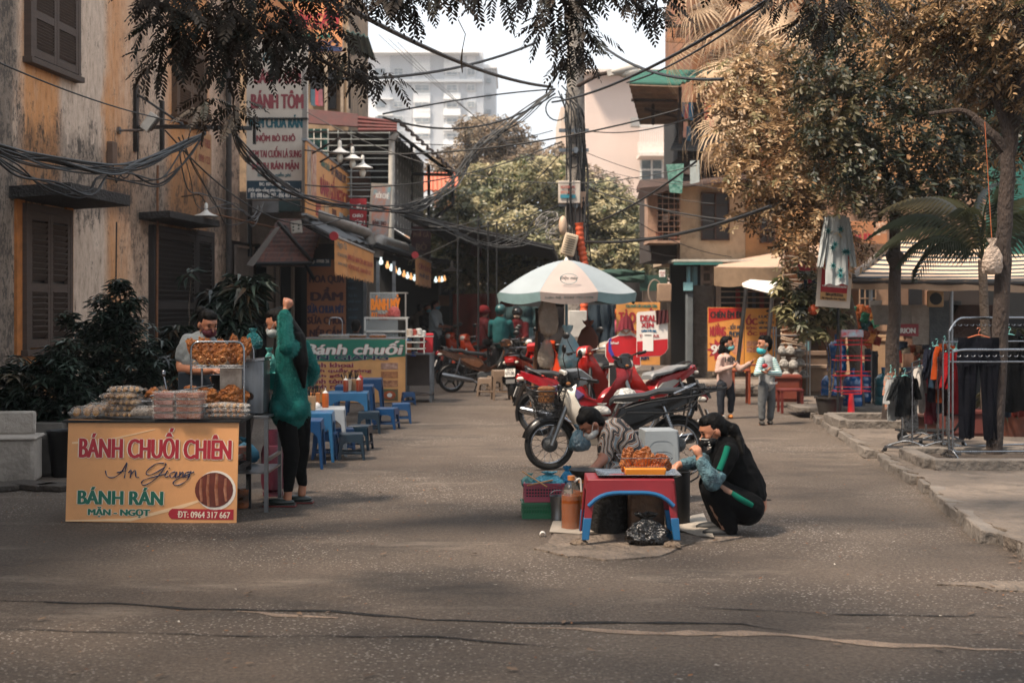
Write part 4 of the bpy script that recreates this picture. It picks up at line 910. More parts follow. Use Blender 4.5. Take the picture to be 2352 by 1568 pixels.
# ---- tree at the old house, sunlight painted into its tan leaf colour
F3=frond(5,.26,.085,.03,.45,spread=1.05,jit=.45,seed=3);
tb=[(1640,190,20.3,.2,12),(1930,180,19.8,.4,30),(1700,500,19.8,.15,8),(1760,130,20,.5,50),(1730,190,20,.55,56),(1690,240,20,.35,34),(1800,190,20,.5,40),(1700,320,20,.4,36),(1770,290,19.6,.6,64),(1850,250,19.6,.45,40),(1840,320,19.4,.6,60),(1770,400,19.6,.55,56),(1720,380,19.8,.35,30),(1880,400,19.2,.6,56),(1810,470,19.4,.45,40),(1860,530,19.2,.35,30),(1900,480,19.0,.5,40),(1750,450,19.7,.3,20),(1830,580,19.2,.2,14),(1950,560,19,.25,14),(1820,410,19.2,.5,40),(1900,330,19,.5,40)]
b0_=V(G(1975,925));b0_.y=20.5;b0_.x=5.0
tree('street_tree','bushy tree with drooping leaves coloured tan as if sunlit in front of the old house',b0_,[b0_,b0_+V((-.1,0,1.5)),P(1880,470,20)],[([P(1880,470,20),P(1840,350,20),P(1770,170,20)],.06,.02),([P(1880,470,20),P(1800,440,20),P(1730,390,20)],.05,.015),([P(1860,380,20),P(1870,300,20),P(1860,240,19.6)],.04,.015)],
[(F3,blobinst([(*b[:4],int(b[4]*2.3)) for b in tb],rt,dr=.25,s0=.75,s1=1.2),LM_SUNLIT)],BARK2,.09,.06)
# ---- tree A and tree B
ta=[(2240,250,18.6,.6,50),(2220,120,18.8,.6,50),(2290,180,18.8,.6,50),(2330,300,18.6,.55,40),(2260,370,18.6,.5,36),(1900,90,18.8,.45,36),(1930,30,18.8,.4,30),(1960,130,18.3,.6,50),(2040,170,18.2,.7,70),(2130,190,18,.6,56),(1900,220,18.4,.45,40),(1980,260,18,.7,70),(2080,290,18,.75,80),(2180,280,18,.5,44),(1940,350,18,.5,48),(2030,380,17.8,.6,56),(2130,380,18,.55,50),(2200,400,17.8,.4,34),(1960,430,17.8,.3,24),(2060,450,17.8,.3,24),(2160,460,17.9,.3,24),(1900,300,18,.3,24),(1990,60,18.4,.5,30),(1870,170,18.4,.3,20),(2110,100,18.2,.5,36)]
f=V(G(2036,982));f.y=18.3;f.x=(2040-CX)*18.3/F
tree('street_tree','slim dark tree with a knotted trunk, standing in a paved square',f,[f,P(2052,780,18.3),P(2057,620,18.3),P(2056,460,18.3)],[([P(2056,480,18.3),P(2030,380,18.3),P(1960,260,18.2)],.07,.02),([P(2056,480,18.3),P(2080,380,18.3),P(2060,240,18.2)],.08,.02),([P(2060,460,18.3),P(2120,420,18.3),P(2170,330,18.1)],.06,.02),([P(2045,598,18.25),P(2057,590,18.2),P(2070,600,18.25)],.11,.1)],
[(F3,blobinst([(*b[:4],int(b[4]*2.2)) for b in ta],rt,dr=.3,s0=.75,s1=1.2),LM_DARK)],BARK,.092,.07)
tb2=[(2070,90,14.6,.3,24),(2150,110,14.5,.35,30),(2010,10,14.8,.3,24),(2190,60,14.3,.4,44),(2260,40,14.2,.45,50),(2330,60,14.0,.5,60),(2370,150,14,.5,50),(2270,130,14.3,.4,40),(2340,220,14.2,.3,30),(2140,30,14.5,.35,34),(2380,300,14.2,.35,30),(2320,330,14.6,.2,14),(2230,190,14.6,.2,14),(2080,20,14.6,.25,20),(2230,-10,14.2,.4,30),(2360,-10,14.2,.4,30)]
f=V(G(2284,1072))
tree('street_tree','tall slim tree with a leaning trunk by the clothes rails, limb bending over the street',f,[f,P(2296,800,14.1),P(2305,560,14.1),P(2318,330,14.1),P(2338,200,14.1),P(2345,-40,14.1)],[([P(2312,350,14.1),P(2262,292,14.1),P(2215,250,14.2),P(2130,262,14.3)],.06,.02),([P(2318,330,14.1),P(2280,200,14.1),P(2270,60,14.1)],.05,.02),([P(2330,220,14.1),P(2370,170,14.1),P(2390,80,14)],.05,.02)],
[(frond(5,.21,.07,.025,.45,spread=1.05,jit=.45,seed=8),blobinst([(*b[:4],int(b[4]*2.3)) for b in tb2],rt,dr=.3,s0=.75,s1=1.2),LM_MIX)],BARK,.082,.07)
# ---- lane trees behind the pole
F4=frond(4,.34,.17,.06,.35,hexa=True,jit=.5,seed=5)
def crownrows(rows,r,z0,dz,rad,n,s0,s1):
 out=[]
 for (x,y) in rows:out.append((x,y,z0+r.uniform(-dz,dz),rad,n,.45))
 return blobinst(out,r,dr=.35,s0=s0,s1=s1)
rows=[(1010,560),(1060,520),(1050,590),(1110,480),(1120,540),(1130,590),(1170,440),(1180,500),(1190,560),(1230,430),(1240,490),(1250,540),(1240,590),(1290,450),(1300,510),(1300,570),(1350,470),(1350,530),(1400,510),(1400,570),(1450,520),(1450,570),(1480,560),(1500,600),(1060,460),(1100,430),(1000,500),(1020,600),(1150,600),(1350,590),(1200,400),(1430,600),(1280,400),(1060,560),(1080,610),(1400,470),(1480,480),(1360,430),(1240,620),(1440,630),(1100,640),(1180,630),(1130,400),(1250,380)]
f=V(((1290-CX)*46/F,46,0))
tree('lane_tree','broad tree with pale layered leaves filling the lane behind the pole',f,[f,f+V((0,0,2)),P(1290,560,46)],[([P(1290,600,46),P(1200,520,46),P(1100,470,46)],.15,.05),([P(1290,600,46),P(1380,530,46),P(1450,520,46)],.15,.05),([P(1290,580,46),P(1270,480,46),P(1240,410,46)],.15,.05)],
[(F4,crownrows(rows,rt,45.5,1.8,.95,110,.8,1.3),LM_MID)],BARK,.3,.2)
rows=[(1110,300),(1080,350),(1130,340),(1180,330),(1060,400),(1110,390),(1160,380),(1210,370),(1150,300),(1230,400),(1080,430),(1200,420),(1120,285),(1045,370),(1240,350)]
f=V(((1140-CX)*60/F,60,0))
tree('lane_tree','brownish round-topped tree rising in front of the apartment block',f,[f,f+V((0,0,4)),P(1140,400,60)],[([P(1140,420,60),P(1110,340,60)],.2,.05),([P(1140,420,60),P(1200,370,60)],.2,.05)],[(F4,crownrows(rows,rt,60,1.2,1.15,120,.9,1.5),LM_FARB)],BARK,.35,.2)
rows=[(1370,500),(1400,470),(1350,440),(1430,520),(1340,400),(1380,430)]
f=V(((1385-CX)*64/F,64,0))
tree('lane_tree','dull grey-green tree beneath the pinkish building',f,[f,f+V((0,0,4)),P(1385,520,64)],[],[(F4,crownrows(rows,rt,64,1,1.3,110,.9,1.5),LM_FARB)],BARK,.3,.2)
# ---- dry fan palm over the old house
FA=fan();f=V(((1760-CX)*39/F,39,0));pi=[]
for (x,y,z,s,yw,pt) in ((1600,20,26,1.1,3.6,.5),(1650,60,26,1.2,4.4,.6),(1622,176,25.5,1.25,4.0,.75),(1560,120,26.5,.9,3.3,.8),(1700,10,26,1.2,4.7,.5),(1775,29,25.5,1.3,4.8,.8),(1827,62,25,1.1,5.2,.9),(1745,90,26,1.2,4.5,.9),(1662,275,25,1.35,4.2,.85),(1700,250,25.5,1.2,4.6,1),(1640,130,26,1.1,3.9,.9),(1870,30,26,1.2,5.5,.6),(1790,-20,26,1.2,5,.5),(1590,-30,26,1.1,3.7,.4),(1690,150,25.8,1.1,4.9,1.1),(1800,160,26,1,4.9,1.1),(1640,350,25,.8,4.1,1.2),(1910,90,26,1.1,5.4,.8)):
 pi.append((P(x,y,z),yw,pt,rt.uniform(-.3,.3),s,rt.uniform(.25,1)))
for i in range(26):
 pi.append((P(rt.uniform(1580,1900),rt.uniform(0,260),rt.uniform(26,27.5)),rt.uniform(3.2,5.8),rt.uniform(.8,1.4),rt.uniform(-.4,.4),rt.uniform(.6,.95),rt.uniform(0,.7)))
tree('fan_palm','tall palm draped with dry grey-brown drooping fan leaves',f,[f,f+V((0,0,6)),P(1742,60,27.5)],[],[(FA,pi,LM_PALM)],BARK2,.2,.14,'palm')
# ---- green feather palm by the clothes stall
def palmfrond(n=26,L=1.3,ll=.42,lw=.028):
 vs,fs=[],[]
 for i in range(n):
  t=(i+3)/(n+3);x=L*t;z=.35*L*math.sin(t*2.6)-L*.35*t*t
  for sd in (1,-1):
   k=ll*math.sin(math.pi*(.12+.83*t));d=V((.55,sd*.62,-.35)).normalized();s=V((0,0,lw/2))+V((lw/2,0,0));p=V((x,0,z));b=len(vs)
   vs+=[p-s*.6,p+d*k*.4+s,p+d*k+V((0,0,-k*.45)),p+d*k*.4-s];fs.append([b,b+1,b+2,b+3])
 b=len(vs)
 for i in range(8):
  t=i/7;x=L*t;z=.35*L*math.sin(t*2.6)-L*.35*t*t;vs+=[V((x,.012,z)),V((x,-.012,z-.012))]
  if i:fs.append([b+2*i-2,b+2*i-1,b+2*i+1,b+2*i])
 return np.array([v[:] for v in vs]),fs
f=V(((2262-CX)*16.5/F,16.5,0));c=P(2256,596,16.5)
ins=[(c,yw,pt,0,s,ti) for (yw,pt,s,ti) in ((3.0,-.35,1.0,.3),(3.4,-.55,1.05,.9),(2.6,-.2,.95,.5),(3.3,-.05,.8,.2),(4.1,-.6,.8,.6),(.3,-.4,1.0,.3),(5.6,-.5,.9,.4),(1.2,-.7,.9,.6),(4.7,-.9,.9,.3),(2.2,-.8,.9,.7),(3.6,.1,.8,.1),(5.9,-.1,.8,.2),(0,-.75,.9,.5))]
tree('feather_palm','green feather palm whose fronds arch over the striped awning',f,[f,f+V((.02,0,1)),c],[],[(palmfrond(),ins,LM_GREEN)],BARK2,.07,.05,'palm')
# ---- pot plants along the ochre wall
WH=whorl(8,.15,.036);WH2=whorl(7,.24,.045,.9)
def pot(e,x,y,z,r,h,c,sq=False):
 p=MB()
 if sq:p.box((x,y,h/2),(r*2,r*1.4,h),tap=1.04)
 else:p.lathe((x,y,0),[(r*.72,0),(r*.95,h*.9),(r*1.05,h*.9),(r*1.05,h),(r*.92,h),(r*.9,h*.85)],20)
 p.build('pot',mat(c,.8,var=.35,grime=.7),e,bev=.008 if sq else 0)
def plant(lb,base,potr,poth,potc,stems,sets,sq=False,name='potted_plant'):
 e=T(name,lb,'plant',base);b=V(base);pot(e,0,0,0,potr,poth,potc,sq);mb=MB()
 for s in stems:limb(mb,[V((0,0,poth*.8))]+[V(q)-b for q in s],.014,.005,6)
 mb.build('stem',BARK2,e)
 for tm,ins,m in sets:scatter('foliage',tm,ins,m,e,org=b)
 return e
z1=15.2
plant('big dark bushy potted plant, tallest one against the ochre wall',V(((290-CX)*z1/F,z1,.05)),.32,.35,'#241f1d',[[P(290,850,z1),P(275,700,z1),P(270,640,z1)],[P(320,850,z1),P(330,780,z1)],[P(250,860,z1),P(200,760,z1)]],
[(WH,blobinst([(275,665,z1,.14,26),(262,720,z1,.24,50),(290,760,z1,.27,60),(245,770,z1,.26,50),(310,820,z1,.3,70),(250,830,z1,.33,80),(200,780,z1,.22,40),(190,830,z1,.3,60),(340,870,z1,.2,36),(280,890,z1,.3,60),(215,890,z1,.3,60),(350,830,z1,.14,20),(160,745,z1,.14,18),(235,700,z1,.12,14),(305,700,z1,.1,12)],rt,dr=.2,shell=.2,s0=.6,s1=1.0),LM_PLANT)])
z2=14.2
plant('low dense dark shrub in a white foam tub at the wall',V(((95-CX)*z2/F,z2-.1,.05)),.3,.4,'#7c7770',[[P(100,900,z2),P(110,800,z2)],[P(60,920,z2),P(30,850,z2)]],
[(WH,blobinst([(140,860,z2,.27,56),(90,890,z2,.3,66),(40,870,z2,.26,50),(10,910,z2,.27,46),(150,920,z2,.3,60),(60,950,z2,.3,60),(120,830,z2,.16,24),(100,980,z2,.25,44),(0,970,z2,.2,30),(180,950,z2,.2,34),(150,800,z2,.12,14)],rt,dr=.2,shell=.3,s0=.75,s1=1.1),LM_PLANT)],True)
z3=16.5
plant('leafy pot plant behind the vendor in the grey T-shirt',V(((545-CX)*z3/F,z3,.05)),.22,.35,'#3a302c',[[P(540,760,z3),P(530,690,z3),P(545,640,z3)],[P(520,760,z3),P(500,700,z3)],[P(560,760,z3),P(585,670,z3)]],
[(WH2,blobinst([(545,660,z3,.16,12),(520,690,z3,.2,18),(575,665,z3,.15,10),(530,730,z3,.25,24),(560,700,z3,.18,14),(505,720,z3,.15,10),(550,760,z3,.2,14),(595,655,z3,.08,4)],rt,dr=.3,s0=.8,s1=1.2),LM_PLANT)])
z4=16
plant('thin-leaved pot plant between shuttered door and snack rack',V(((405-CX)*z4/F,z4,.05)),.2,.3,'#2a2421',[[P(405,800,z4),P(400,760,z4)],[P(435,760,z4),P(437,640,z4)],[P(390,800,z4),P(385,790,z4)]],
[(WH2,blobinst([(400,790,z4,.2,14),(425,770,z4,.15,10),(380,820,z4,.2,14),(437,630,z4,.04,1),(415,840,z4,.25,18),(370,870,z4,.2,14)],rt,dr=.2,s0=.6,s1=1.0),LM_PLANT)])
# ================================================================ old house and stalls on the sunny side
HB=mat('#c2ab90',.9,var=.3,sc=1.2,bump=.2,grime=.6);HO=mat('#a88058',.9,var=.25,sc=1.5,bump=.2,grime=.3)
zf=31.7;o_=V(((1640-CX)*zf/F,zf,0))
OH=T('old_house','old two-storey house, cream and ochre upstairs, blue pillars and barred opening below','house',o_)
mb=MB();fbox(mb,1562,418,1712,598,zf,6,o_);mb.build('wall',HB,OH)
mb=MB();fbox(mb,1712,418,1995,598,zf-.02,6,o_);mb.build('ochre_wall',HO,OH)
mb=MB();fbox(mb,1640,598,1995,862,zf+.3,5,o_);mb.build('lower_wall',mat('#8f8276',.9,var=.35,grime=.6),OH)
mb=MB();fbox(mb,1540,606,1640,862,zf+2.5,.2,o_);mb.build('dark_passage',BLACKP,OH)
mb=MB();fbox(mb,1642,600,1780,712,zf+.28,.05,o_);mb.build('dark_opening',BLACKP,OH)
for (x0,y0,x1,y1) in ((1611,442,1676,552),(1746,455,1781,558)):
 mb=MB();fbox(mb,x0,y0,x1,y1,zf-.03,.06,o_);f=mb.build('window',mat('#221a18',.4,var=.5,sc=3),OH)
 mb=MB();xm=(x0+x1)/2
 for (a,b,c,d) in ((x0,y0,x0+2.5,y1),(x1-2.5,y0,x1,y1),(xm-1.5,y0,xm+1.5,y1),(x0,y1-3,x1,y1),(x0,y0,x1,y0+3)):fbox(mb,a,b,c,d,zf-.08,.05,o_)
 for y in (y0+28,y0+84):fbox(mb,x0,y,x1,y+1.6,zf-.06,.02,o_)
 mb.build('window_frame',mat('#4a342c',.8),f)
 # window cage
mb=MB()
for x in (1510,1522,1536,1549,1562):fbox(mb,x-1,425,x+1,552,zf-.6,.03,o_)
for i in range(10):fbox(mb,1508,428+i*13,1563,430+i*13,zf-.62,.03,o_)
mb.build('window_cage',mat('#8a6a58',.6,.3),OH)
mb=MB();fbox(mb,1496,425,1562,598,zf+.6,3,o_);mb.build('recess_wall',mat('#3a302c',.9,var=.4),OH)
mb=MB();fbox(mb,1488,428,1510,555,zf+.2,.8,o_);fbox(mb,1490,552,1562,558,zf-.6,1.2,o_);mb.build('cage_side',mat('#a58672',.9,var=.4),OH)
for (x,y,c) in ((1547,545,'#8f3a24'),(1515,540,'#8a4a38'),(1530,500,'#b5a79a')):MB().lathe(P(x,y,zf-.4)-o_,[(.06,-.1),(.09,.08)],12).build('flower_pot',mat(c,.8),OH)
sheet4('roof',[P(1462,440,zf-.8)-o_,P(1470,420,zf+1)-o_,P(1720,404,zf+1)-o_,P(1716,412,zf-.8)-o_],mat('#4a3832',.9,var=.4,grime=.6),.05,.03,16,OH)
sheet4('eave_board',[P(1462,460,zf-.85)-o_,P(1470,432,zf-.85)-o_,P(1560,425,zf-.85)-o_,P(1560,430,zf-.85)-o_],mat('#3c2e2a',.9,var=.4),.04,parent=OH)
mb=MB();fbox(mb,1548,596,1790,602,zf-.9,1.2,o_);mb.build('eave',mat('#a9a59c',.8,var=.3),OH,bev=.01)
mb=MB();fbox(mb,1548,603,1660,608,zf-.95,.1,o_);mb.build('eave_trim',mat('#2c6a66',.7),OH)
BL=mat('#7fb0b8',.7,var=.2,sc=3,grime=.4)
for (x0,x1,y0,z,c) in ((1580,1586,612,zf-.7,BL),(1592,1602,612,zf-.4,BL),(1578,1592,655,zf-.72,mat('#5f666a',.8)),(1592,1636,655,zf-.45,CONC)):
 mb=MB();mb.box((((x0+x1)/2-CX)*z/F-o_.x,z-o_.y+.15,(EH-(y0-700)*z/F)/2),((x1-x0)*z/F,.3,EH-(y0-700)*z/F));mb.build('pillar',c,OH,bev=.01)
mb=MB();fbox(mb,1574,648,1592,668,zf-.78,.35,o_);mb.build('pillar_cap',BL,OH,bev=.01)
WB=mat('#b5a08e',.5,.2,var=.2)
mb=MB()
for y in (606,622,645):fbox(mb,1612,y,1636,y+5,zf-.4,.06,o_)
for x in (1610,1632,1645):fbox(mb,x,600,x+6,712 if x>1640 else 655,zf-.4,.08,o_)
for i in range(8):fbox(mb,1656,616+i*13,1776,619+i*13,zf-.4,.03,o_)
for x in (1652,1774):fbox(mb,x,614,x+4,712,zf-.42,.05,o_)
mb.build('window_bars',WB,OH)
for x,w_,c in ((1690,10,'#a3242c'),(1712,6,'#8f99a0'),(1728,8,'#4a5a70'),(1745,10,'#7a2a30')):mb=MB();fbox(mb,x,664,x+w_,714,zf+.2,.03,o_);mb.build('hanging_cloth',mat(c,.9,var=.3),OH)
# dark storeys above: laundry balcony, corrugated green roof, timber sheets
o2=V(((1640-CX)*33/F,33,0));UB=T('tall_house','tall ramshackle house with stacked tin roofs and a laundry balcony behind the palm','house',o2)
mb=MB();fbox(mb,1590,-100,2000,420,34,6,o2);mb.build('wall',mat('#8a5c3c',.9,var=.45,sc=1,grime=.7),UB)
mb=MB();fbox(mb,1556,235,1690,420,33.5,3,o2);mb.build('balcony_wall',mat('#1c1a1a',.9),UB)
for k,(a,b,c,d,c_) in enumerate((((1445,192,31),(1460,166,33.5),(1640,166,33.5),(1560,196,31),'#1f5a4c'),((1445,196,31),(1470,286,34),(1556,286,34),(1558,200,31),'#8a7460'),((1540,345,31.5),(1560,300,33.5),(1690,305,33.5),(1680,350,31.5),'#23272a'),((1528,390,31.3),(1560,365,33),(1640,380,33),(1600,405,31.3),'#3a2c28'),((1535,60,32),(1545,0,33),(1570,0,33),(1566,62,32),'#7a4f36'),((1530,96,32),(1540,55,33),(1575,55,33),(1572,98,32),'#8a5a38'))):
 sheet4('tin_roof',[P(*a)-o2,P(*b)-o2,P(*c)-o2,P(*d)-o2],mat(c_,.7,.1,var=.35,grime=.5),.04,.025,8,UB)
for (a,b) in (((1450,230,32),(1556,230,32)),((1500,200,32),(1500,285,33)),((1480,250,32),(1556,268,32)),((1562,200,31.5),(1562,330,31.5)),((1604,210,32),(1604,320,32)),((1530,60,32),(1590,60,32))):cyl(MB(),P(*a)-o2,P(*b)-o2,.04,6).build('beam',RUST,UB)
mb=MB()
for y in (302,308,325):fbox(mb,1560,y,1690,y+2,32.4,.03,o2)
for i in range(14):fbox(mb,1560+i*9.5,300,1561.5+i*9.5,328,32.4,.03,o2)
mb.build('balcony_rail',mat('#7d8288',.5,.4),UB)
cl=['#2a5a8a','#b04a5a','#3a7aa0','#a83a40','#c86a34','#5a4a8a','#d8d0c4','#1f4f7a','#b53c3c','#e0a890','#34607a','#8a2c34']
for i,(x,y) in enumerate(((1565,235),(1573,240),(1582,236),(1618,238),(1626,238),(1636,236),(1644,228),(1652,230),(1660,226),(1570,280),(1577,290),(1630,262))):
 a=P(x,y,31.9);h=rnd.uniform(.3,.42);o=sheet4('hung_garment',[(0,0,0),(.09,0,0),(.1,.02,-h),(-.01,0,-h*.93)],mat(cl[i],.9,var=.3),.012)
 tag(o,'small '+('blue','pink','light blue','crimson','orange','violet','white','navy','red','peach','slate blue','wine red')[i]+' garment drying on the palm-shaded balcony','garment','laundry on the balcony',loc=a)
tag(sheet4('hung_garment',[(0,0,0),(.38,0,.02),(.34,0,-.62),(.08,0,-.6)],mat('#7fa79c',.9,var=.6,sc=14,col2='#1f5f54'),.015),'green and white checked cloth hanging under the tin roofs','cloth',loc=P(1530,378,30.5))
tag(sheet4('hung_garment',[(0,0,0),(.2,0,.02),(.2,0,-.45),(.0,0,-.5)],mat('#a9b4b4',.9),.015),'pale grey cloth hanging in the dark gap beneath the tin roofs','cloth',loc=P(1585,370,30.5))
# stall roofs ---------------------------------------------------------
TARP=mat('#b39986',.85,var=.15,sc=2,bump=.1,grime=.2)
def tent(name,lb,A,B,C,D,m,ya,parent=None,drop=.5,corr=0):
 o=V(A);e=T(name,lb,'awning',o);sheet4('canopy_sheet',[A,B,C,D],m,.015,0,0,e,sag=.08,nu=14,nv=10,org=o)
 def fr(u,v):
  p=V(A).lerp(V(D),u);return p-o+V((0,.02*math.sin(u*30),-drop*v*(1+.08*math.sin(u*17))-.002))
 MB().grid(fr,30,4,.01).build('valance',ya,e);return e
tent('awning','tan tarpaulin awning over the barred window of the old house',P(1640,614,28.5),P(1655,604,31.5),P(1990,545,31.5),P(2000,618,27),TARP,mat('#7d6853',.9,var=.25),drop=.36)
def stripes():
 m=bpy.data.materials.new('striped_canvas');m.use_nodes=True;t=m.node_tree;b=t.nodes['Principled BSDF'];tc=nd(t,'ShaderNodeTexCoord');wv=nd(t,'ShaderNodeTexWave');wv.bands_direction='Y';wv.inputs['Scale'].default_value=.5
 t.links.new(tc.outputs['Object'],wv.inputs[0]);r=nd(t,'ShaderNodeValToRGB');r.color_ramp.elements[0].position=.42;r.color_ramp.elements[1].position=.5;r.color_ramp.elements[0].color=(*lin('#122c38'),1);r.color_ramp.elements[1].color=(*lin('#c9ab90'),1)
 t.links.new(wv.outputs[0],r.inputs[0]);t.links.new(r.outputs[0],b.inputs['Base Color']);b.inputs['Roughness'].default_value=.8;return m
STR=stripes()
e=tent('awning','navy and cream striped canvas awning behind the trees',P(1958,640,20.5),P(2060,552,26),P(2420,570,25),P(2420,648,19.5),STR,mat('#b59a82',.9,var=.2),drop=.14);o=e.location
for (x,y0,z) in ((2185,640,21),(2000,640,23),(2400,640,21)):a=P(x,y0,z)-o;MB().tube([a,V((a.x,a.y,-o.z+.09))],.03,8).build('pole',STEEL,e)
cyl(MB(),P(1958,636,20.5)-o,P(2062,548,26)-o,.05,8).build('frame_tube',mat('#6a625c',.6),e);cyl(MB(),P(1958,646,20.5)-o,P(2420,652,19.5)-o,.035,8).build('frame_tube',mat('#3a3634',.6),e)
# house behind the stall
o3=V(((2200-CX)*27/F,27,0));EHs=T('corner_house','peach-painted house wall with doors behind the striped awning','house',o3)
PEA=mat('#9c7c66',.9,var=.25,sc=1.2,bump=.1,grime=.3)
mb=MB();fbox(mb,1985,420,2900,885,27,4,o3);mb.build('wall',PEA,EHs)
mb=MB();fbox(mb,1985,-250,2900,430,28.5,4,o3);mb.build('upper_wall',HO,EHs)
for (x0,y0,x1,y1,c) in ((2088,640,2118,700,'#16161a'),(2130,640,2160,760,'#c59a7c'),(2165,640,2250,780,'#2c2320'),(2265,660,2420,800,'#16181b'),(2010,620,2040,760,'#b08c70')):
 mb=MB();fbox(mb,x0,y0,x1,y1,26.95,.1,o3);mb.build('door',mat(c,.7,var=.3),EHs)
for (x0,y0,x1,y1) in ((1975,655,2012,745),(2245,520,2300,600)):
 mb=MB();fbox(mb,x0,y0,x1,y1,26.9,.1,o3);f=mb.build('window',mat('#1c2226',.3,var=.4),EHs);mb=MB()
 for i in range(4):fbox(mb,x0+i*(x1-x0)/3-1,y0,x0+i*(x1-x0)/3+1,y1,26.85,.04,o3)
 for i in range(4):fbox(mb,x0,y0+i*(y1-y0)/3-1,x1,y0+i*(y1-y0)/3+1,26.84,.04,o3)
 mb.build('window_frame',mat('#9c8068',.7),f)
mb=MB();fbox(mb,2310,180,2900,600,24,1,o3);mb.build('teal_panel',mat('#1d5a52',.8,var=.3),EHs)
s=Sign('shop_sign','orange sign with a dish picture above the striped awning','sign',1955,508,2038,560,25.5,mat('#a8704a',.6,var=.2),.04)
s.text([('PHỞ',1962,535,1978,552,RED,.6),('BÚN',1984,532,2002,550,RED,.6)]);s.rect(2008,512,2022,540,mat('#8a5030',.6,var=.6,sc=9,col2='#d8c0a8'),'printed_picture');s.rect(2024,510,2036,536,mat('#8a5030',.6,var=.6,sc=9,col2='#c8b098'),'printed_picture')
# posters in front of the old house
s=Sign('poster_board','red and orange seafood poster reading CHÈN ÊM ĐI with 99 starburst','sign',1626,706,1709,852,29.3,mat('#d9944a',.5,var=.15,grime=.1),.04)
s.poly([(1627,707),(1708,707),(1708,730),(1670,735),(1627,742)],mat('#b3261f',.5,var=.15))
s.text([('CHÈN ÊM ĐI',1632,712,1702,730,INK,.9),('NƯỚNG',1631,742,1666,772,RED,1.0),('- SỐT ME',1672,742,1702,756,NAVY,.5),('- PHOMAI',1670,760,1705,774,NAVY,.5)],y=-.008)
s.poly([(1650+r*math.cos(a),803+r*math.sin(a)) for a,r in ((i*math.pi/10,27 if i%2==0 else 16) for i in range(20))],RED,'starburst');s.text([('99',1634,792,1662,812,WHT,1.4)],y=-.008)
s.poly([(1692+14*math.cos(a/3),795+20*math.sin(a/3)) for a in range(19)],mat('#a04a2c',.5,var=.7,sc=14,col2='#e0b090'),'printed_picture')
s=Sign('poster_board','orange snail-dish menu poster reading ỐC with small food pictures','sign',1711,708,1782,856,29.1,mat('#dd9a45',.5,var=.15,grime=.1),.04)
s.text([('ỐC',1714,722,1739,746,RED,1.4),('ĐỒNG',1714,748,1738,756,RED,.5),('LUỘC',1743,722,1776,732,NAVY,.7),('HẤP XẢ ỚT',1743,735,1778,744,NAVY,.5),('XÀO NHIỀU MÓN',1743,747,1780,755,NAVY,.4),('ỐC BIỂN',1717,758,1778,770,RED,.8),('SỐT ME',1742,773,1766,780,NAVY,.4),('XÀO TỎI',1742,783,1766,790,NAVY,.4)],y=-.008)
s.poly([(1768+9*math.cos(a/3),714+3.4*math.sin(a/3)) for a in range(19)],INK,'printed_shape')
for (x,y) in ((1715,783),(1728,783),(1715,797),(1728,797)):s.rect(x,y,x+12,y+12,mat('#8a3a2a',.5,var=.7,sc=20,col2='#d0a080'),'printed_picture')
s=Sign('sign_board','orange bean-curd dessert sign with tall red lettering behind the delivery standee','sign',1416,694,1516,838,24.6,mat('#d8944c',.5,var=.15,grime=.2),.04)
s.text([('TÀO PHỚ CẤP 2 NGHĨA TÂN',1437,696,1508,706,TEALS,.5),('TÀO PHỚ',1422,708,1500,742,RED,1.6),('MỚI',1426,755,1466,790,RED,1.5),('SỮA',1470,800,1490,826,NAVYT,1)],y=-.008)
# tilted white awning frame (folded display roof on poles)
e=T('canopy_stand','white ribbed canopy roof on two slanted metal poles in front of posters','canopy',V((P(1740,700,24)).xy.to_3d()));o=e.location
sheet4('roof_sheet',[P(1706,658,24)-o,P(1722,650,25)-o,P(1790,655,25)-o,P(1772,674,23.4)-o],mat('#d8d2ca',.6,var=.1),.05,.02,9,e)
for (a,b) in (((1714,662,24),(1692,860,24.3)),((1774,672,23.6),(1764,790,23.8))):cyl(MB(),P(*a)-o,P(*b)-o,.035,8).build('pole',STEEL,e)
# palm trunk wrapped with cord
z=26.5;a=V(((1822-CX)*z/F,z,0));e=T('wrapped_trunk','palm trunk bound round with pale cord beside the posters','tree trunk',a)
h=EH+(700-560)*z/F;MB().tube([(0,0,0),(0,0,h*.5),(.03,0,h)],[.24,.2,.19],14).build('trunk',mat('#8b5a38',.9,var=.4,bump=.3),e)
mb=MB()
for i in range(24):
 zz=.5+i*.085;mb.tube([(.23*math.cos(a_/3)+.005,.23*math.sin(a_/3),zz+.05*math.sin(a_/3+i)) for a_ in range(19)],.014,5)
mb.build('cord_wrap',mat('#cdb399',.8),e)
mb=MB();fbox(mb,1845,700,1862,830,28,.1,V());tag(mb.build('blue_post',BL),'pale blue post beside the cord-wrapped trunk','post')
# box drum and cables on the house
e=T('meter_box','old beige meter housing on the wall by the umbrella rim','meter box',P(1525,672,30));MB().box((0,0,0),(.3,.25,.38)).build('casing',mat('#9a7f68',.7,grime=.4),e,bev=.02)
MB().tube([(-.2+.14*math.cos(a/3),-.1,.02+.25*math.sin(a/3)) for a in range(19)],.015,6).build('coil',mat('#8a7a6c',.6),e)
s=Sign('notice_board','small green fringed notice board under the lane roof','sign',1470,632,1532,668,30,mat('#24463c',.8,var=.4),.03);s=Sign('notice_board','small white notice plate with red print near the blue eave','sign',1514,620,1528,636,29,WHT,.02);s.text([('CẤM ĐỖ',1515,622,1527,628,RED,.1),('XE',1517,630,1525,634,RED,.1)])
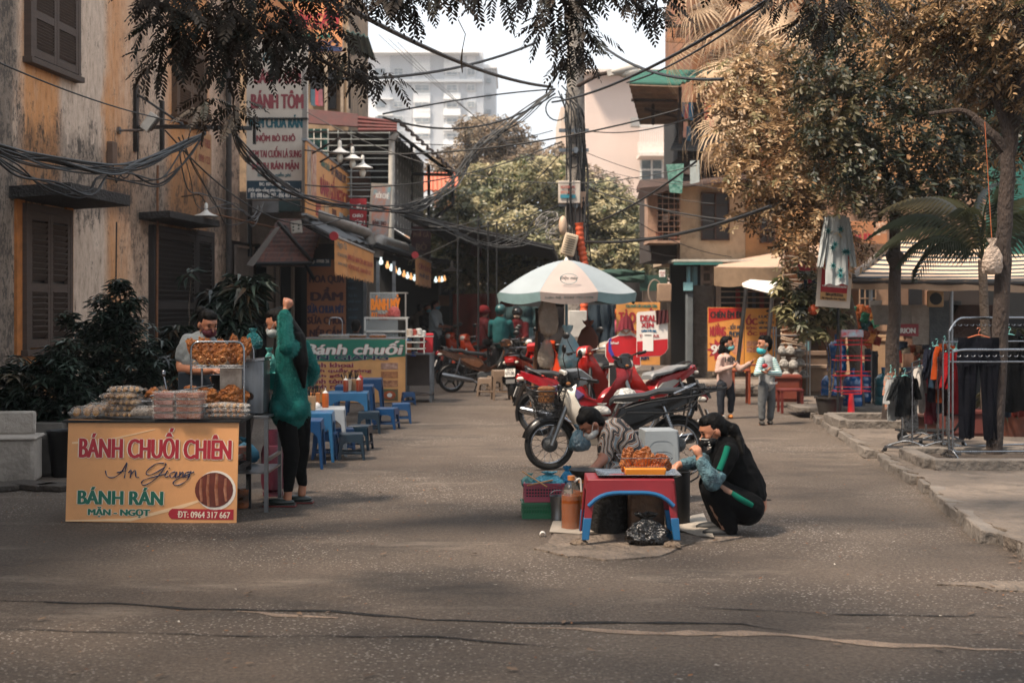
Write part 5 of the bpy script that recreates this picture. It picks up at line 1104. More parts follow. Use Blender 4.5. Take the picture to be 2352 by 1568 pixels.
# street kerb block and ledge in front of the old house
struct(MB().box((((1660-CX)*27/F),27.6,.06),(3.3,1.6,.12)).build('pavement_ledge',mat('#93867a',.9,var=.3,bump=.4,grime=.4),bev=.03))
tag(MB().box((0,0,.09),(1.0,.4,.18),(0,2,4)).build('concrete_block',CONC,bev=.05),'long grey concrete block lying behind the two children','block',loc=V(((1722-CX)*25/F,25,0)))
# tree squares
for (x,y,n,w_,d_) in ((2040,990,'low paved square around the knotted tree',1.3,1.2),(2290,1085,'low paved square around the leaning tree',1.5,1.1)):
 a=G(x,y);e=T('tree_kerb',n,'tree surround',V((a.x,a.y,.09)),-2)
 for (cx,cy,sx_,sy_) in ((0,-d_/2,w_,.14),(0,d_/2,w_,.14),(-w_/2,0,.14,d_-.14),(w_/2,0,.14,d_-.14)):MB().box((cx,cy,.04),(sx_,sy_,.12)).build('kerb_stone',CONC,e,bev=.015)
 MB().box((0,0,.0),(w_-.15,d_-.15,.08)).build('soil',mat('#4a3f36',1,var=.5,bump=.4),e)
 # ================================================================ plastic furniture
def plastic(c,rough=.35,var=.12):return mat(c,rough,var=var,sc=7,bump=.02,spec=.5,grime=.12)
BLUE=plastic('#0c4270');DBLUE=plastic('#082434');LBLUE=plastic('#28648f');PGREY=plastic('#a3a8ac')
def plast(name,lb,cat,loc,rz,w_,h,m,grp=None,d=None,legm=None,open_=.72,ring=True,edge=None):
 """moulded plastic stool or table: rounded seat slab, four splayed L-section legs, arched aprons"""
 d=d or w_;e=T(name,lb,cat,loc,rz,grp);k=.86 if h<.4 else .9;a,b=w_/2,d/2;top='seat' if cat=='stool' else 'tabletop'
 mb=MB().box((0,0,h-.0125),(w_*k,d*k,.025));mb.grid(lambda u,v:((u-.5)*w_*k*.9,(v-.5)*d*k*.9,h+.001+.004*math.sin(u*math.pi)*math.sin(v*math.pi)),6,6);mb.build(top,m,e,bev=.008)
 lw=.16*w_ if cat=='stool' else .1*w_;sp=(1-k)/2
 for sx_ in (1,-1):
  for sy in (1,-1):
   mb=MB();x0,y0=sx_*a*k,sy*b*k;x1,y1=sx_*a,sy*b
   for (dx,dy,ex,ey) in ((lw,.014,0,0),(.014,lw,0,0)):
    q=[(x0,y0),(x0-sx_*dx,y0),(x0-sx_*dx,y0-sy*dy),(x0,y0-sy*dy)];r=[(x1,y1),(x1-sx_*dx*.62,y1),(x1-sx_*dx*.62,y1-sy*dy*.8),(x1,y1-sy*dy*.8)]
    mb.add([(*p,h-.02) for p in q]+[(*p,0) for p in r],[(0,1,2,3),(7,6,5,4),(0,4,5,1),(1,5,6,2),(2,6,7,3),(3,7,4,0)])
   if legm:
    mb.mi=0;l=mb.build('leg',m,e,bev=.003)
    c=MB();t=.36*h;f_=1-t/h;xx,yy=x0+(x1-x0)*f_,y0+(y1-y0)*f_
    c.add([(xx+sx_*.004,yy+sy*.004,t),(xx-sx_*lw*.76,yy+sy*.004,t),(xx-sx_*lw*.76,yy-sy*lw*.76,t),(xx+sx_*.004,yy-sy*lw*.76,t),(x1+sx_*.004,y1+sy*.004,0),(x1-sx_*lw*.66,y1+sy*.004,0),(x1-sx_*lw*.66,y1-sy*lw*.66,0),(x1+sx_*.004,y1-sy*lw*.66,0)],[(0,1,2,3),(7,6,5,4),(0,4,5,1),(1,5,6,2),(2,6,7,3),(3,7,4,0)]).build('leg_sleeve',legm,l,bev=.004)
   else:mb.build('leg',m,e,bev=.003)
 mb=MB();ap=h*.24 if h<.4 else h*.16;N=14
 def apron(W_,off,swap,s_,mm,z1=None,th=.012,o2=0):
  vs=[]
  for i in range(N+1):
   u=i/N*2-1;zb=h-ap-.02-(h*.22)*(abs(u)**4);x=u*(W_*k/2-lw*.4)
   for (yy,zz) in ((off,h-.012),(off,zb),(off-s_*th,zb),(off-s_*th,h-.012)):
    y_=yy+s_*(h-zz)/h*(1-k)/2*W_*.9;vs.append((x*(1+(h-zz)/h*.1),y_,zz) if not swap else (y_,x*(1+(h-zz)/h*.1),zz))
  fs=[(i*4+j,i*4+(j+1)%4,i*4+4+(j+1)%4,i*4+4+j) for i in range(N) for j in range(4)];mb.add(vs,fs)
 for s_ in (1,-1):apron(w_,s_*b*k,False,s_,m);apron(d,s_*a*k,True,s_,m)
 mb.build('apron',m,e)
 if ring and cat=='stool':
  mb=MB();t=.28*h;f_=1-t/h;xx,yy=a*k+(a-a*k)*f_,b*k+(b-b*k)*f_
  for s_ in (1,-1):mb.box((0,s_*(yy-.008),t),(2*xx-.02,.012,.022)).box((s_*(xx-.008),0,t),(.012,2*yy-.04,.022))
  mb.build('brace',m,e,bev=.003)
 if edge:
  mb=MB()
  for s_ in (-1,):
   P_=[];
   for i in range(N+1):
    u=i/N*2-1;zb=h-ap-.02-(h*.22)*(abs(u)**4);x=u*(w_*k/2-lw*.3);P_.append((x*(1+(h-zb)/h*.1),s_*(b*k+(h-zb)/h*(1-k)/2*d*.9)-.006,zb-.004))
   mb.tube(P_,.014,8)
  mb.build('edge_band',edge,e)
 return e
G2='blue plastic stools beside the snack tables';G3='low plastic tables along the lane'
def gz(x,y):g=G(x,y);return g
for (x,y,w_,m,lb,rz) in ((807,1054,.28,DBLUE,'dark blue plastic stool standing closest to the open road',8),(826,1032,.27,DBLUE,'dark blue stool just behind the one closest to the road',-6),(788,1040,.26,BLUE,'bright blue stool half hidden behind two darker stools',10),
(847,994,.3,DBLUE,'blackish blue stool under the edge of the front snack table',5),(888,984,.3,BLUE,'bright blue stool, second from the end of the stool row',-8),(921,971,.28,BLUE,'bright blue stool at the far end of the stool row',6),(938,929,.22,BLUE,'small sky-blue stool by the steel cart leg',12),(748,1052,.28,BLUE,'blue stool hidden beneath the blue and grey tables',4)):
 plast('plastic_stool',lb,'stool',gz(x,y),rz,w_,.27 if y>940 else .2,m,G2)
for (x,y,w_,h,m,lb,rz) in ((800,990,.56,.5,LBLUE,'light blue low table with two sauce bottles and a chopstick box',3),(815,968,.56,.5,BLUE,'second light blue table, pushed against the first',3),(838,950,.56,.52,BLUE,'third blue table nearest the banana banner',3),(742,1043,.52,.5,PGREY,'pale grey plastic table between blue ones',6),(715,1056,.5,.5,LBLUE,'pale blue table just behind the woman in the green jumper',4),(692,1072,.46,.47,BLUE,'low blue table corner beside the black leggings',4)):
 plast('plastic_table',lb,'table',gz(x,y),rz,w_,h,m,G3)
def bottle(lb,p,c,h=.2,r=.033,cap='#d8d4cc',name='sauce_bottle',fill=None):
 e=T(name,lb,'bottle',p);MB().lathe((0,0,0),[(r*.9,0),(r,.01),(r,h*.68),(r*.75,h*.76),(r*.45,h*.8)],14).build('body',mat(c,.3,var=.2,bump=0),e)
 MB().lathe((0,0,0),[(r*.95,h*.74),(r*.6,h*.8),(r*.5,h*.84),(r*.16,h*.86),(r*.12,h)],12).build('cap',mat(cap,.4),e);return e
def chopbox(lb,p,c,rz=0):
 e=T('chopstick_box',lb,'chopstick box',p,rz);MB().box((0,0,.075),(.1,.07,.15),tap=1.1).build('box',mat(c,.5),e,bev=.006)
 mb=MB()
 for i in range(12):x,y=rnd.uniform(-.035,.035),rnd.uniform(-.02,.02);mb.tube([(x,y,.1),(x*1.9+rnd.uniform(-.02,.02),y*2,rnd.uniform(.2,.27))],.004,5)
 mb.build('chopsticks',BLACKP,e)
t1=gz(800,990);t4=gz(742,1043);t5=gz(715,1056)
bottle('red-brown sauce bottle at the front of the light blue table',t1+V((-.02,-.1,.505)),'#8c3a20');bottle('red-capped chilli bottle behind the chopstick box',t1+V((.14,.12,.505)),'#9a3520',.23,.035,'#b01820');bottle('white-capped sauce bottle on the light blue table',t1+V((.13,.0,.505)),'#8c3a20',.2)
chopbox('cream chopstick box on the light blue table',t1+V((-.02,.08,.505)),'#b0a08c',5);chopbox('tan chopstick box behind the cream one',t1+V((.06,.17,.505)),'#b08a64',-8)
bottle('orange sauce bottle on the pale grey table',t4+V((.03,-.04,.505)),'#b4581e',.21,.036);chopbox('orange chopstick box on the pale grey table',t4+V((-.1,.12,.505)),'#b4703a',8);chopbox('tan chopstick box on the pale blue table edge',t5+V((-.02,.08,.505)),'#b08a64',3)
tag(MB().ell((0,0,.02),(.07,.05,.03),7).ell((.03,.01,.03),(.04,.05,.03),6,(20,30,0)).build('napkins',mat('#dcd8d2',.9),smooth=False),'crumpled white napkins on the pale grey table','napkin',loc=t4+V((-.08,-.1,.5)))
# ================================================================ banner of the second stall
s=Sign('banner_board','green and orange banana-cake banner standing behind the blue tables','sign',690,779,931,924,23.2,mat('#dca468',.55,var=.1,grime=.12),.03)
s.poly([(690,779.2),(930.8,779.2),(930.8,818),(880,822),(800,830),(690,829)],mat('#1d7560',.55,var=.1),'green_field')
PUR=mat('#8d2b3c',.6)
s.text([('Bánh chuối',700,783,920,814,WHT,2.0,RED,1.1,.25),('AN GIANG',700,816,891,826,NAVYT,1.2,WHT,.7),('Bánh khoai',701,833,811,843,PUR,1.1,WHT,.4),('Bánh quẩy nóng',701,845,853,856,PUR,1.1,WHT,.4),('Bánh gối',703,858,786,867,PUR,1.1,WHT,.4),('Bánh tôm',705,870,792,880,PUR,1.1,WHT,.4),('Bánh rán',704,882,788,892,PUR,1.1,WHT,.4),('Bánh chuối',706,895,780,904,PUR,1.1,WHT,.4)],y=-.01)
for i,(y0,y1) in enumerate(((833,848),(853,868),(873,888),(893,920))):s.rect(875,y0,914,y1,mat('#7a4a34',.5,var=.7,sc=14+i,col2=('#c9a898','#c88a58','#d09a70','#3f6a48')[i]),'printed_picture',.006)
s.poly([(895+14*math.cos(a/3),907+10*math.sin(a/3)) for a in range(19)],mat('#b0562e',.5,var=.5,sc=20),'printed_picture',.012);s.poly([(895+6*math.cos(a/3),907+5*math.sin(a/3)) for a in range(19)],WHT,'printed_picture',.016)
s=Sign('banner_board','dark blue address strip under the banana-cake banner','sign',690,926,922,944,23.1,mat('#1d2b4e',.6),.03);s.text([('107 C3 NGHĨA TÂN',803,927,912,933,WHT,.6),('317 667',803,935,870,941,WHT,.6)],y=-.01)
for i,(x,lb) in enumerate(((752,'first'),(785,'second'),(822,'third'),(868,'last, with orange crisps'))):
 p=P(x,776,23.5);e=T('snack_tray','clear snack tray on the banana-cake stall counter, '+lb,'food tray',p,group='snack trays on the counter');MB().box((0,0,.02),(.25,.2,.05),tap=1.1).build('food',mat(('#c9b8a4','#d8d0c4','#b07a50','#c8732a')[i],.6,var=.4,sc=30,bump=.4),e,bev=.01);MB().box((0,0,.05),(.29,.23,.03),(0,rnd.uniform(-5,5),4),tap=.85).build('lid',GLASS,e,bev=.01)
p=P(770,770,24.2);tag(MB().tube(rbend([(.12,0,0),(.12,0,.3),(-.1,0,.3),(-.1,0,.18)],.12,6),.012,8).build('tap',CHROME),'curved chrome tap rising behind the stall counter','tap',loc=p)
mb=MB();fbox(mb,695,776,925,782,23.3,.8,V());tag(mb.build('stall_counter',STEEL,bev=.005),'steel counter behind the banana-cake banner','counter')
for x in (700,920):q=P(x,782,23.6);mb=MB().box((0,0,-q.z/2),(.05,.05,q.z));tag(mb.build('counter_leg_post',STEEL),'steel post under the counter '+('by the tables' if x<800 else 'by the steel cart'),'post',loc=q)
# glass cabinet BANH MY and its white shelf cabinet
zc=25;c0=V(((890-CX)*zc/F,zc,0));e=T('food_cabinet','glass sandwich cabinet lettered in orange above a white framed display case','cabinet',c0)
mb=MB()
def frm(mb,x0,y0,x1,y1,z,d,t):
 for x in (x0,x1-t):
  for zz in (z,z+d):fbox(mb,x,y0,x+t,y1,zz,.03,c0)
 for y in (y0,y1-t):
  for zz in (z,z+d):fbox(mb,x0,y,x1,y+t,zz-.002,.034,c0)
  for x in (x0,x1-t):a=P(x,y,z)-c0;mb.box((a.x+.012,a.y+d/2,a.z-.012),(.024,d,.024))
frm(mb,849,671,933,735,24.9,.45,3);mb.build('glass_frame',mat('#a8a49c',.5,.2),e)
mb=MB();frm(mb,836,728,936,800,24.6,.5,4);fbox(mb,836,760,930,763,24.6,.5,c0);mb.build('shelf_frame',WHITEP,e)
mb=MB();fbox(mb,850,672,914,735,24.88,.006,c0);fbox(mb,838,735,914,798,24.62,.006,c0);mb.build('glass',GLASS,e)
mb=MB();fbox(mb,838,798,935,910,24.6,.5,c0);mb.build('base',mat('#55504c',.6,.3),e)
OR2=mat('#d9791e',.5,var=.05,emit=.12);a=P(850,712,24.87)-c0
letters(e,[('BÁNH MỲ',a.x+.02,a.z,.50,.27,OR2,.01),('ĐT: 0988 358',a.x+.02,a.z-.13,.5,.09,OR2,.004)],y=a.y-.004)
for (x,y,c,w_,h,z,lb,nm) in ((905,722,'#c85a54',.22,.18,24.7,'pink plastic bag of bread on the cabinet shelf','plastic_bag'),(880,726,'#b8604a',.16,.1,24.7,'tub of red pickle inside the sandwich cabinet','tub'),(878,716,'#b9bdb4',.14,.08,24.9,'white carton standing inside the sandwich cabinet','carton'),(900,775,'#4b5548',.3,.14,24.8,'dark greens in a basin on the lower cabinet shelf','basin')):
 b=MB();b.lathe((0,0,0),[(w_*.32,0),(w_*.5,h*.2),(w_*.48,h*.7),(w_*.3,h),(w_*.1,h*1.1)],12) if 'bag' in nm else b.box((0,0,h/2),(w_,w_*.7,h),tap=1.1);tag(b.build(nm,mat(c,.4,var=.3,bump=.5),bev=0),lb,nm.replace('_',' '),loc=P(x,y+8,z))
 # steel cart with red cooler
zt=23.3;c0=V(((962-CX)*zt/F,zt,0));e=T('steel_cart','steel work table with a lower shelf beside the banana-cake banner','cart',c0);mb=MB();fbox(mb,928,810,993,815,zt,.7,c0);mb.build('tabletop',STEEL,e,bev=.004)
for (x,dz) in ((930,0),(988,0),(930,.65),(988,.65)):
 a=P(x,815,zt)-c0;MB().box((a.x+.01,a.y+dz+.02,a.z/2),(.04,.04,a.z)).build('leg',STEEL,e)
mb=MB();fbox(mb,930,905,992,908,zt,.66,c0);fbox(mb,932,815,988,885,zt+.6,.02,c0);mb.build('shelf',mat('#5a4f4a',.6,.3),e)
mb=MB();fbox(mb,928,888,985,906,zt+.05,.4,c0);tag(mb.build('basket',plastic('#b02226'),bev=.01),'red plastic basket on the lower shelf of the steel cart','basket')
# red cooler
q=P(977,811,23.4);e=T('cooler_box','red cooler box with a white seam and black handle on the steel cart','cooler',q,5);MB().box((0,.14,.14),(.25,.22,.28),tap=1.05).build('body',plastic('#c4202a'),e,bev=.02);MB().box((0,.14,.30),(.28,.25,.05)).build('lid',plastic('#c4202a'),e,bev=.02);MB().box((0,.14,.278),(.272,.24,.014)).build('seam',WHITEP,e);MB().tube([(-.13,.02,.3),(-.02,-.0,.22),(.03,-.01,.19)],.014,6).build('handle',BLACKP,e)
mb=MB();fbox(mb,960,795,994,810,23.55,.2,V());tag(mb.build('black_crate',mat('#17181a',.5),bev=.01),'black crate under the red cooler','crate')
for i,(x,y,c,h,lb) in enumerate(((941,762,'#c8b8a8',.12,'clear cup of noodles on the white rack'),(950,760,'#b04a3a',.1,'bowl of red sauce on the white rack'),(962,758,'#d8d4cc',.1,'stack of white cups beside the green bottle'),(971,764,'#d6d2ca',.11,'white mesh basket over the cooler'),(938,800,'#b86a34',.2,'jug of brown sauce with a blue lid'),(949,808,'#2a50a8',.08,'small blue tub next to the sauce jug'),(957,790,'#c4ccc6',.22,'white plastic bag hanging by the cooler'))):
 e=T('container',lb,'container',P(x,y+10,23.1+.05*i));MB().lathe((0,0,0),[(.045,0),(.055,h*.6),(.05,h*.9),(.03,h)],12).build('body',mat(c,.35,var=.3),e)
 if i in (4,):MB().lathe((0,0,h),[(.055,0),(.055,.03)],12).build('lid',mat('#4a8ec8',.4),e)
mb=MB();c1=V();
for y in (772,785,800):fbox(mb,932,y,975,y+2.2,23.0,.4,c1)
for x in (932,973):fbox(mb,x,768,x+2,812,23.0,.03,c1)
tag(mb.build('wire_rack',WHITEP),'small white rack of cups and sauces beside the cooler','rack')
for (x,lb) in ((1060,'grey scaffold pole in front of the dark lane'),(1104,'thin pole by the brown motorbike'),(1121,'black pole next to the thin one'),(1141,'dark pole beside the teal-jacketed rider')):a=V(((x-CX)*29/F,29 if x>1104 else 27,0));tag(MB().tube([(0,0,0),(0,0,3.3)],.02,8).build('pole',DARKM),lb,'pole',loc=a)
# ================================================================ near snack stall
zs=10.45;s=Sign('banner_board','large orange front banner of the fried banana stall with red, blue and green words','sign',150,966,543,1200,zs,mat('#dfa068',.5,var=.1,sc=1.5,grime=.22),.015)
s.e.rotation_euler=(R(-3),R(.8),0)
REDB=mat('#a81f2e',.5,var=.08);WO=mat('#e6d6c0',.5,var=.05);GRN=mat('#0f6450',.5,var=.08)
s.poly([(150.5,1197),(150.5,1199),(300,1197),(420,1165),(458,1150),(455,1146),(400,1162),(300,1190)],mat('#eac498',.5,var=.05),'swoosh',.002)
s.poly([(160,1018),(178,1016),(178,1021),(160,1022)],mat('#eac498',.5,var=.05),'swoosh',.002);s.poly([(240,1010),(300,997),(350,985),(350,987),(300,1000),(240,1014)],mat('#eac498',.5,var=.05),'swoosh',.002)
s.poly([(494+46*math.cos(a/4),1124+45*math.sin(a/4)) for a in range(25)],mat('#e8ded0',.5,var=.1),'picture_rim',.003)
s.poly([(490+44*math.cos(a/4),1123+40*math.sin(a/4)) for a in range(25)],mat('#6a2a18',.5,var=.4,sc=12),'printed_picture',.005)
mb=MB()
for (x,y0,y1,r) in ((462,1098,1150,6.5),(478,1088,1160,6.5),(498,1086,1158,7.5),(518,1096,1148,6.5)):
 a,b=s.L(x,y0),s.L(x+2,y1);mb.tube([(a[0],-.004,a[1]),((a[0]+b[0])/2-.006,-.004,(a[1]+b[1])/2),(b[0],-.004,b[1])],[r*s.k*.8,r*s.k,r*s.k*.8],10,flat=.18)
mb.build('printed_banana',mat('#a0522c',.45,var=.6,sc=20,col2='#c98a68'),s.e)
s.poly([(395,1167),(536,1167),(536,1190.5),(395,1190.5),(389,1186),(386,1179),(389,1171)],REDB,'red_band',.003)
s.text([('BÁNH CHUỐI CHIÊN',179,983,526,1053,REDB,2.3,WO,2.2),('BÁNH RÁN',179,1120,372,1159,GRN,2.2,WO,1.8),('MẶN - NGỌT',203,1165,343,1188,GRN,1.6,WO,1.6),('ĐT: 0964 317 667',408,1172,528,1187,WO,.5)],y=-.004)
# brush-script stall name drawn as strokes
def script(parent,strokes,m,r,name='script_lettering',y=-.006):
 mb=MB()
 for st in strokes:
  pts=[V((p[0],y,p[1])) for p in st];Q=[]
  for j in range(len(pts)-1):
   p0,p1,p2,p3=pts[max(j-1,0)],pts[j],pts[j+1],pts[min(j+2,len(pts)-1)]
   for t in (0,.25,.5,.75):Q.append(.5*((2*p1)+(p2-p0)*t+(2*p0-5*p1+4*p2-p3)*t*t+(3*p1-3*p2+p3-p0)*t**3))
  Q.append(pts[-1]);n=len(Q);mb.tube(Q,[r*(.35+.85*abs(math.sin(i*.55+1))) for i in range(n)],6)
 return mb.build(name,m,parent)
def SL(*p):return [s.L(237+(x-540)*.44,1062+(y-1110)*.44) for x,y in p]
ST=[SL((545,1155),(555,1185),(590,1190),(630,1160),(655,1112),(650,1150),(645,1192)),SL((605,1165),(650,1155)),SL((665,1165),(680,1150),(675,1192)),SL((675,1180),(700,1150),(705,1185),(720,1188)),
SL((850,1112),(810,1115),(765,1150),(760,1170),(790,1170),(850,1135),(860,1112),(845,1150),(800,1200),(750,1228),(735,1215),(760,1195),(850,1170),(870,1150)),SL((868,1152),(855,1182),(875,1180)),SL((878,1136),(880,1140)),SL((910,1155),(885,1165),(885,1185),(905,1180),(918,1155),(912,1188),(928,1178)),SL((935,1155),(930,1190)),SL((932,1178),(950,1155),(952,1185),(965,1180)),SL((985,1155),(965,1160),(962,1182),(980,1178),(992,1150),(975,1195),(930,1225),(900,1218),(920,1195),(1008,1155))]
script(s.e,ST,WO,.0052,'script_outline',.0005);script(s.e,ST,NAVYT,.0042,y=-.0045)
# steel table
tb0=P(372,1200,10.86);tb0.z=0;e=T('stall_table','steel stall table behind the orange banner carrying packed snacks','table',tb0);k=10.5/F
MB().box((0.02,0,.742),(1.32,.78,.02)).build('tabletop',DARKM,e,bev=.004)
for (x,y) in ((-.5,-.34),(.6,-.34),(-.5,.34),(.6,.34)):MB().box((x,y,.366),(.035,.035,.732)).build('leg',DARKM,e)
MB().box((.6,0,.36),(.03,.65,.03)).box((.05,.34,.36),(1.07,.03,.03)).build('stretcher',DARKM,e)
e=T('side_table','narrow grey steel trestle beside the orange banner, oven box on top','table',V(((590-CX)*11.3/F,11.3,0)))
MB().box((0,0,.735),(.3,.7,.02)).build('tabletop',STEEL,e,bev=.003)
for (x,y) in ((-.13,-.32),(.13,-.32),(-.13,.32),(.13,.32)):MB().box((x,y,.36),(.03,.03,.72)).build('leg',STEEL,e)
MB().box((-.13,0,.4),(.025,.62,.025)).box((.13,0,.4),(.025,.62,.025)).box((0,0,.3),(.28,.6,.012)).build('lower_shelf',STEEL,e)
FOOD=mat('#c8823c',.6,col2='#8c4a1c',sc=16,bump=.5);PAST=mat('#c0904e',.7,col2='#8c5c30',sc=14,bump=.2);PINKM=mat('#a86a5c',.6,col2='#7d4038',sc=10,bump=.2)
PLAST=mat('#e8e4de',.15,var=.05,alpha=.17,bump=.6,sc=9,bsc=30,spec=1)
def pillow(mb,w_,d,h,seed,c=(0,0,0),n=9):
 r=random.Random(seed);ph=[r.uniform(0,6) for _ in range(6)]
 def f(sgn):
  def g(u,v):
   x,y=u*2-1,v*2-1;e_=(1-abs(x)**3)*(1-abs(y)**3);z=sgn*h/2*max(0,e_)**.5*(1+.18*math.sin(7*x+ph[0])*math.sin(6*y+ph[1]))+.006*math.sin(17*x+ph[2])*math.sin(15*y+ph[3])
   return (c[0]+x*w_/2*(1+.05*math.sin(5*y+ph[4])),c[1]+y*d/2*(1+.05*math.sin(5*x+ph[5])),c[2]+h/2+z)
  return g
 mb.grid(f(1),n,n);mb.grid(f(-1),n,n);return mb
def foodbag(lb,p,rz,w_,d,h,m,seed,n=5,grp=None):
 e=T('snack_bag',lb,'snack bag',p,rz,grp);mb=MB();r=random.Random(seed)
 for i in range(n):
  x=(i+.5)/n*w_*.8-w_*.4;mb.tube([(x+r.uniform(-.01,.01),-d*.36,h*.5),(x,0,h*.56),(x+r.uniform(-.01,.01),d*.36,h*.5)],[h*.26,h*.34,h*.24],8)
 mb.build('snack',m,e);pillow(MB(),w_,d,h*1.02,seed).build('wrapper',PLAST,e);return e
gA='stacked clear bags of fried bread'
for i in range(5):
 foodbag('clear bag of pale fried bread, '+('bottom','second lowest','middle','second highest','topmost')[i]+' of its tall stack',P(282+i*2-4,962,10.62)+V((rnd.uniform(-.015,.015),rnd.uniform(-.02,.02),.012+i*.046)),rnd.uniform(-14,14),.31-i*.012,.2,.05,PAST,i,5,gA)
foodbag('flat clear bag of bread at the very end of the stall table',P(200,962,10.6)+V((0,0,.005)),10,.26,.2,.09,PAST,11,3)
foodbag('clear bag leaning on the end bag by the bread stack',P(226,962,10.75)+V((0,0,.02)),-12,.24,.2,.1,PAST,12,3)
foodbag('small bag of dark striped sweets between bread stack and pink boxes',P(332,962,10.55)+V((0,0,.005)),5,.2,.16,.09,mat('#4e3e34',.6,col2='#a09080',sc=60),13,6)
for i in range(3):foodbag('long clear bag of brown sticks, '+('bottom','middle','top')[i]+' of the stack under the chrome rack',P(518,962,10.55)+V((0,0,.01+i*.035)),rnd.uniform(-4,4),.35,.17,.04,FOOD if i<2 else PAST,20+i,6,'long snack bags')
def snackbox(lb,p,rz,m,w_=.17,h=.045,grp=None):
 e=T('snack_box',lb,'snack box',p,rz,grp);MB().box((0,0,h*.45),(w_*.88,.13,h*.8),tap=1.05).build('snack',m,e,bev=.008);MB().box((0,0,h/2),(w_,.16,h),tap=1.06).build('box',PLAST,e,bev=.006);MB().box((0,0,h+.004),(w_*1.08,.175,.008)).build('lid',PLAST,e,bev=.003);return e
for i in range(4):snackbox('clear box of pink snacks, '+('bottom','second','third','top')[i]+' of the pink stack',P(381,963,10.52)+V((rnd.uniform(-.006,.006),0,.008+i*.05)),rnd.uniform(-5,8),PINKM,.16,.044,'pink snack boxes')
for i in range(4):snackbox('clear box of brown and red snacks, '+('bottom','second','third','top')[i]+' of the taller stack',P(437,963,10.5)+V((rnd.uniform(-.006,.006),0,.008+i*.05)),rnd.uniform(-8,5),mat('#b5693a',.6,col2='#8c2e22',sc=20,bump=.3),.2,.044,'brown snack boxes')
def cake(mb,c,rx,rz_,th,rt_=(0,0,0),seed=0,n=22):
 """flat knobbly fried fritter standing up, outline wobbling"""
 M=MX.Translation(c)@rot(rt_);r=random.Random(seed);ph=[r.uniform(0,6) for _ in range(4)];vs=[M@V((0,-th,0)),M@V((0,th,0))];L_=[(.0,-1,.55),(1,-.75,.8),(1,0,1),(1,.75,.8)]
 rings=[]
 for (q,t) in ((.45,-1.15),(.8,-1),(1,-.35),(1,.35),(.8,1),(.45,1.15)):
  ring=[]
  for k in range(n):
   a=2*math.pi*k/n;w_=1+.1*math.sin(3*a+ph[0])+.07*math.sin(5*a+ph[1])+.05*math.sin(9*a+ph[2]);ring.append(len(vs));vs.append(M@V((rx*q*w_*math.cos(a),t*th*(1+.25*math.sin(4*a+ph[3])),rz_*q*w_*math.sin(a))))
  rings.append(ring)
 fs=[(0,rings[0][k],rings[0][(k+1)%n]) for k in range(n)]+[(1,rings[-1][(k+1)%n],rings[-1][k]) for k in range(n)]
 for A,B in zip(rings,rings[1:]):fs+=[(A[k],B[k],B[(k+1)%n],A[(k+1)%n]) for k in range(n)]
 return mb.add(vs,fs)
FRY=mat('#cc7f3c',.45,col2='#8c4618',sc=16,bump=.8,bsc=45);FRYD=mat('#b86428',.45,col2='#74340f',sc=14,bump=.8,bsc=45)
# chrome rack with fried bananas
zr=10.95;r0=P(507,930,zr);r0.z=.755;e=T('food_rack','two-tier chrome rack holding fried banana fritters','rack',r0)
def rk(x,y):q=P(x,y,zr)-r0;return q.x,q.z
for dy in (-.12,.12):
 f=[rk(447,955),rk(447,784),rk(567,784),rk(567,955)];f=[(a+(.03 if dy>0 else 0),dy,b-(.02 if dy>0 else 0)) for a,b in f]
 MB().tube(rbend(f,.07,6),.009,10).build('hoop',CHROME,e)
mb=MB()
for y in (838,843,925,930):
 a,b=rk(450,y),rk(565,y);mb.tube([(a[0],-.12,a[1]),(b[0],-.12,b[1])],.004,6)
 if y in (843,930):
  mb.tube([(a[0],.12,a[1]),(b[0],.12,b[1])],.004,6)
  for i in range(14):x=a[0]+(b[0]-a[0])*i/13;mb.tube([(x,-.12,a[1]),(x,.12,a[1])],.0025,5)
mb.build('shelf_wire',CHROME,e)
mb=MB()
for (x,y,r) in ((455,832,4),(486,830,7),(503,830,7),(560,832,4),(470,826,8),(520,826,8)):
 c=rk(x,y);mb.tube([(c[0]+r*k*1.04*math.cos(a/2.5),-.124,c[1]+r*k*1.04*math.sin(a/2.5)) for a in range(17)],.0022,5)
mb.build('scroll_ornament',mat('#b98a5a',.4,.5),e)
for i,(x,y,w_,h,rt_,lb) in enumerate(((447,808,11,36,(0,-32,0),'leaning at the rack edge'),(460,808,10,38,(0,-30,0),'second leaning'),(474,806,10,38,(0,-27,0),'third leaning'),(487,806,10,34,(0,-20,0),'fourth, near the rack middle'),(508,808,18,30,(0,0,0),'broad one in the rack centre'),(535,804,15,36,(8,4,0),'tall one behind the chrome bar'),(556,806,13,34,(0,8,0),'close to the rack corner'),(570,798,8,22,(0,10,0),'poking past the rack corner'))):
 c=P(x,y,zr+(.05 if i%2 else -.04));tag(cake(MB(),(0,0,0),w_*zr/F,h*zr/F,.013,rt_,i).build('fried_banana',FRY),'flat fried banana fritter on the upper rack tier, '+lb,'fritter','fritters on the upper rack tier',loc=c)
for i,(x,y,w_,h,rt_,lb) in enumerate(((475,908,25,20,(10,10,0),'wide one leaning at the low end'),(498,914,18,14,(-8,-12,0),'small one lying in the middle'),(528,905,24,22,(6,-18,0),'tall one against the burnt plate'),(553,912,20,20,(-6,15,0),'by the grey oven box'),(465,918,14,10,(0,0,10),'lowest one at the front'))):
 c=P(x,y,zr+(.06 if i%2 else -.05));tag(cake(MB(),(0,0,0),w_*zr/F,h*zr/F,.014,rt_,20+i).build('fried_banana',FRY),'folded fried fritter on the lower rack tier, '+lb,'fritter','fritters on the lower rack tier',loc=c)
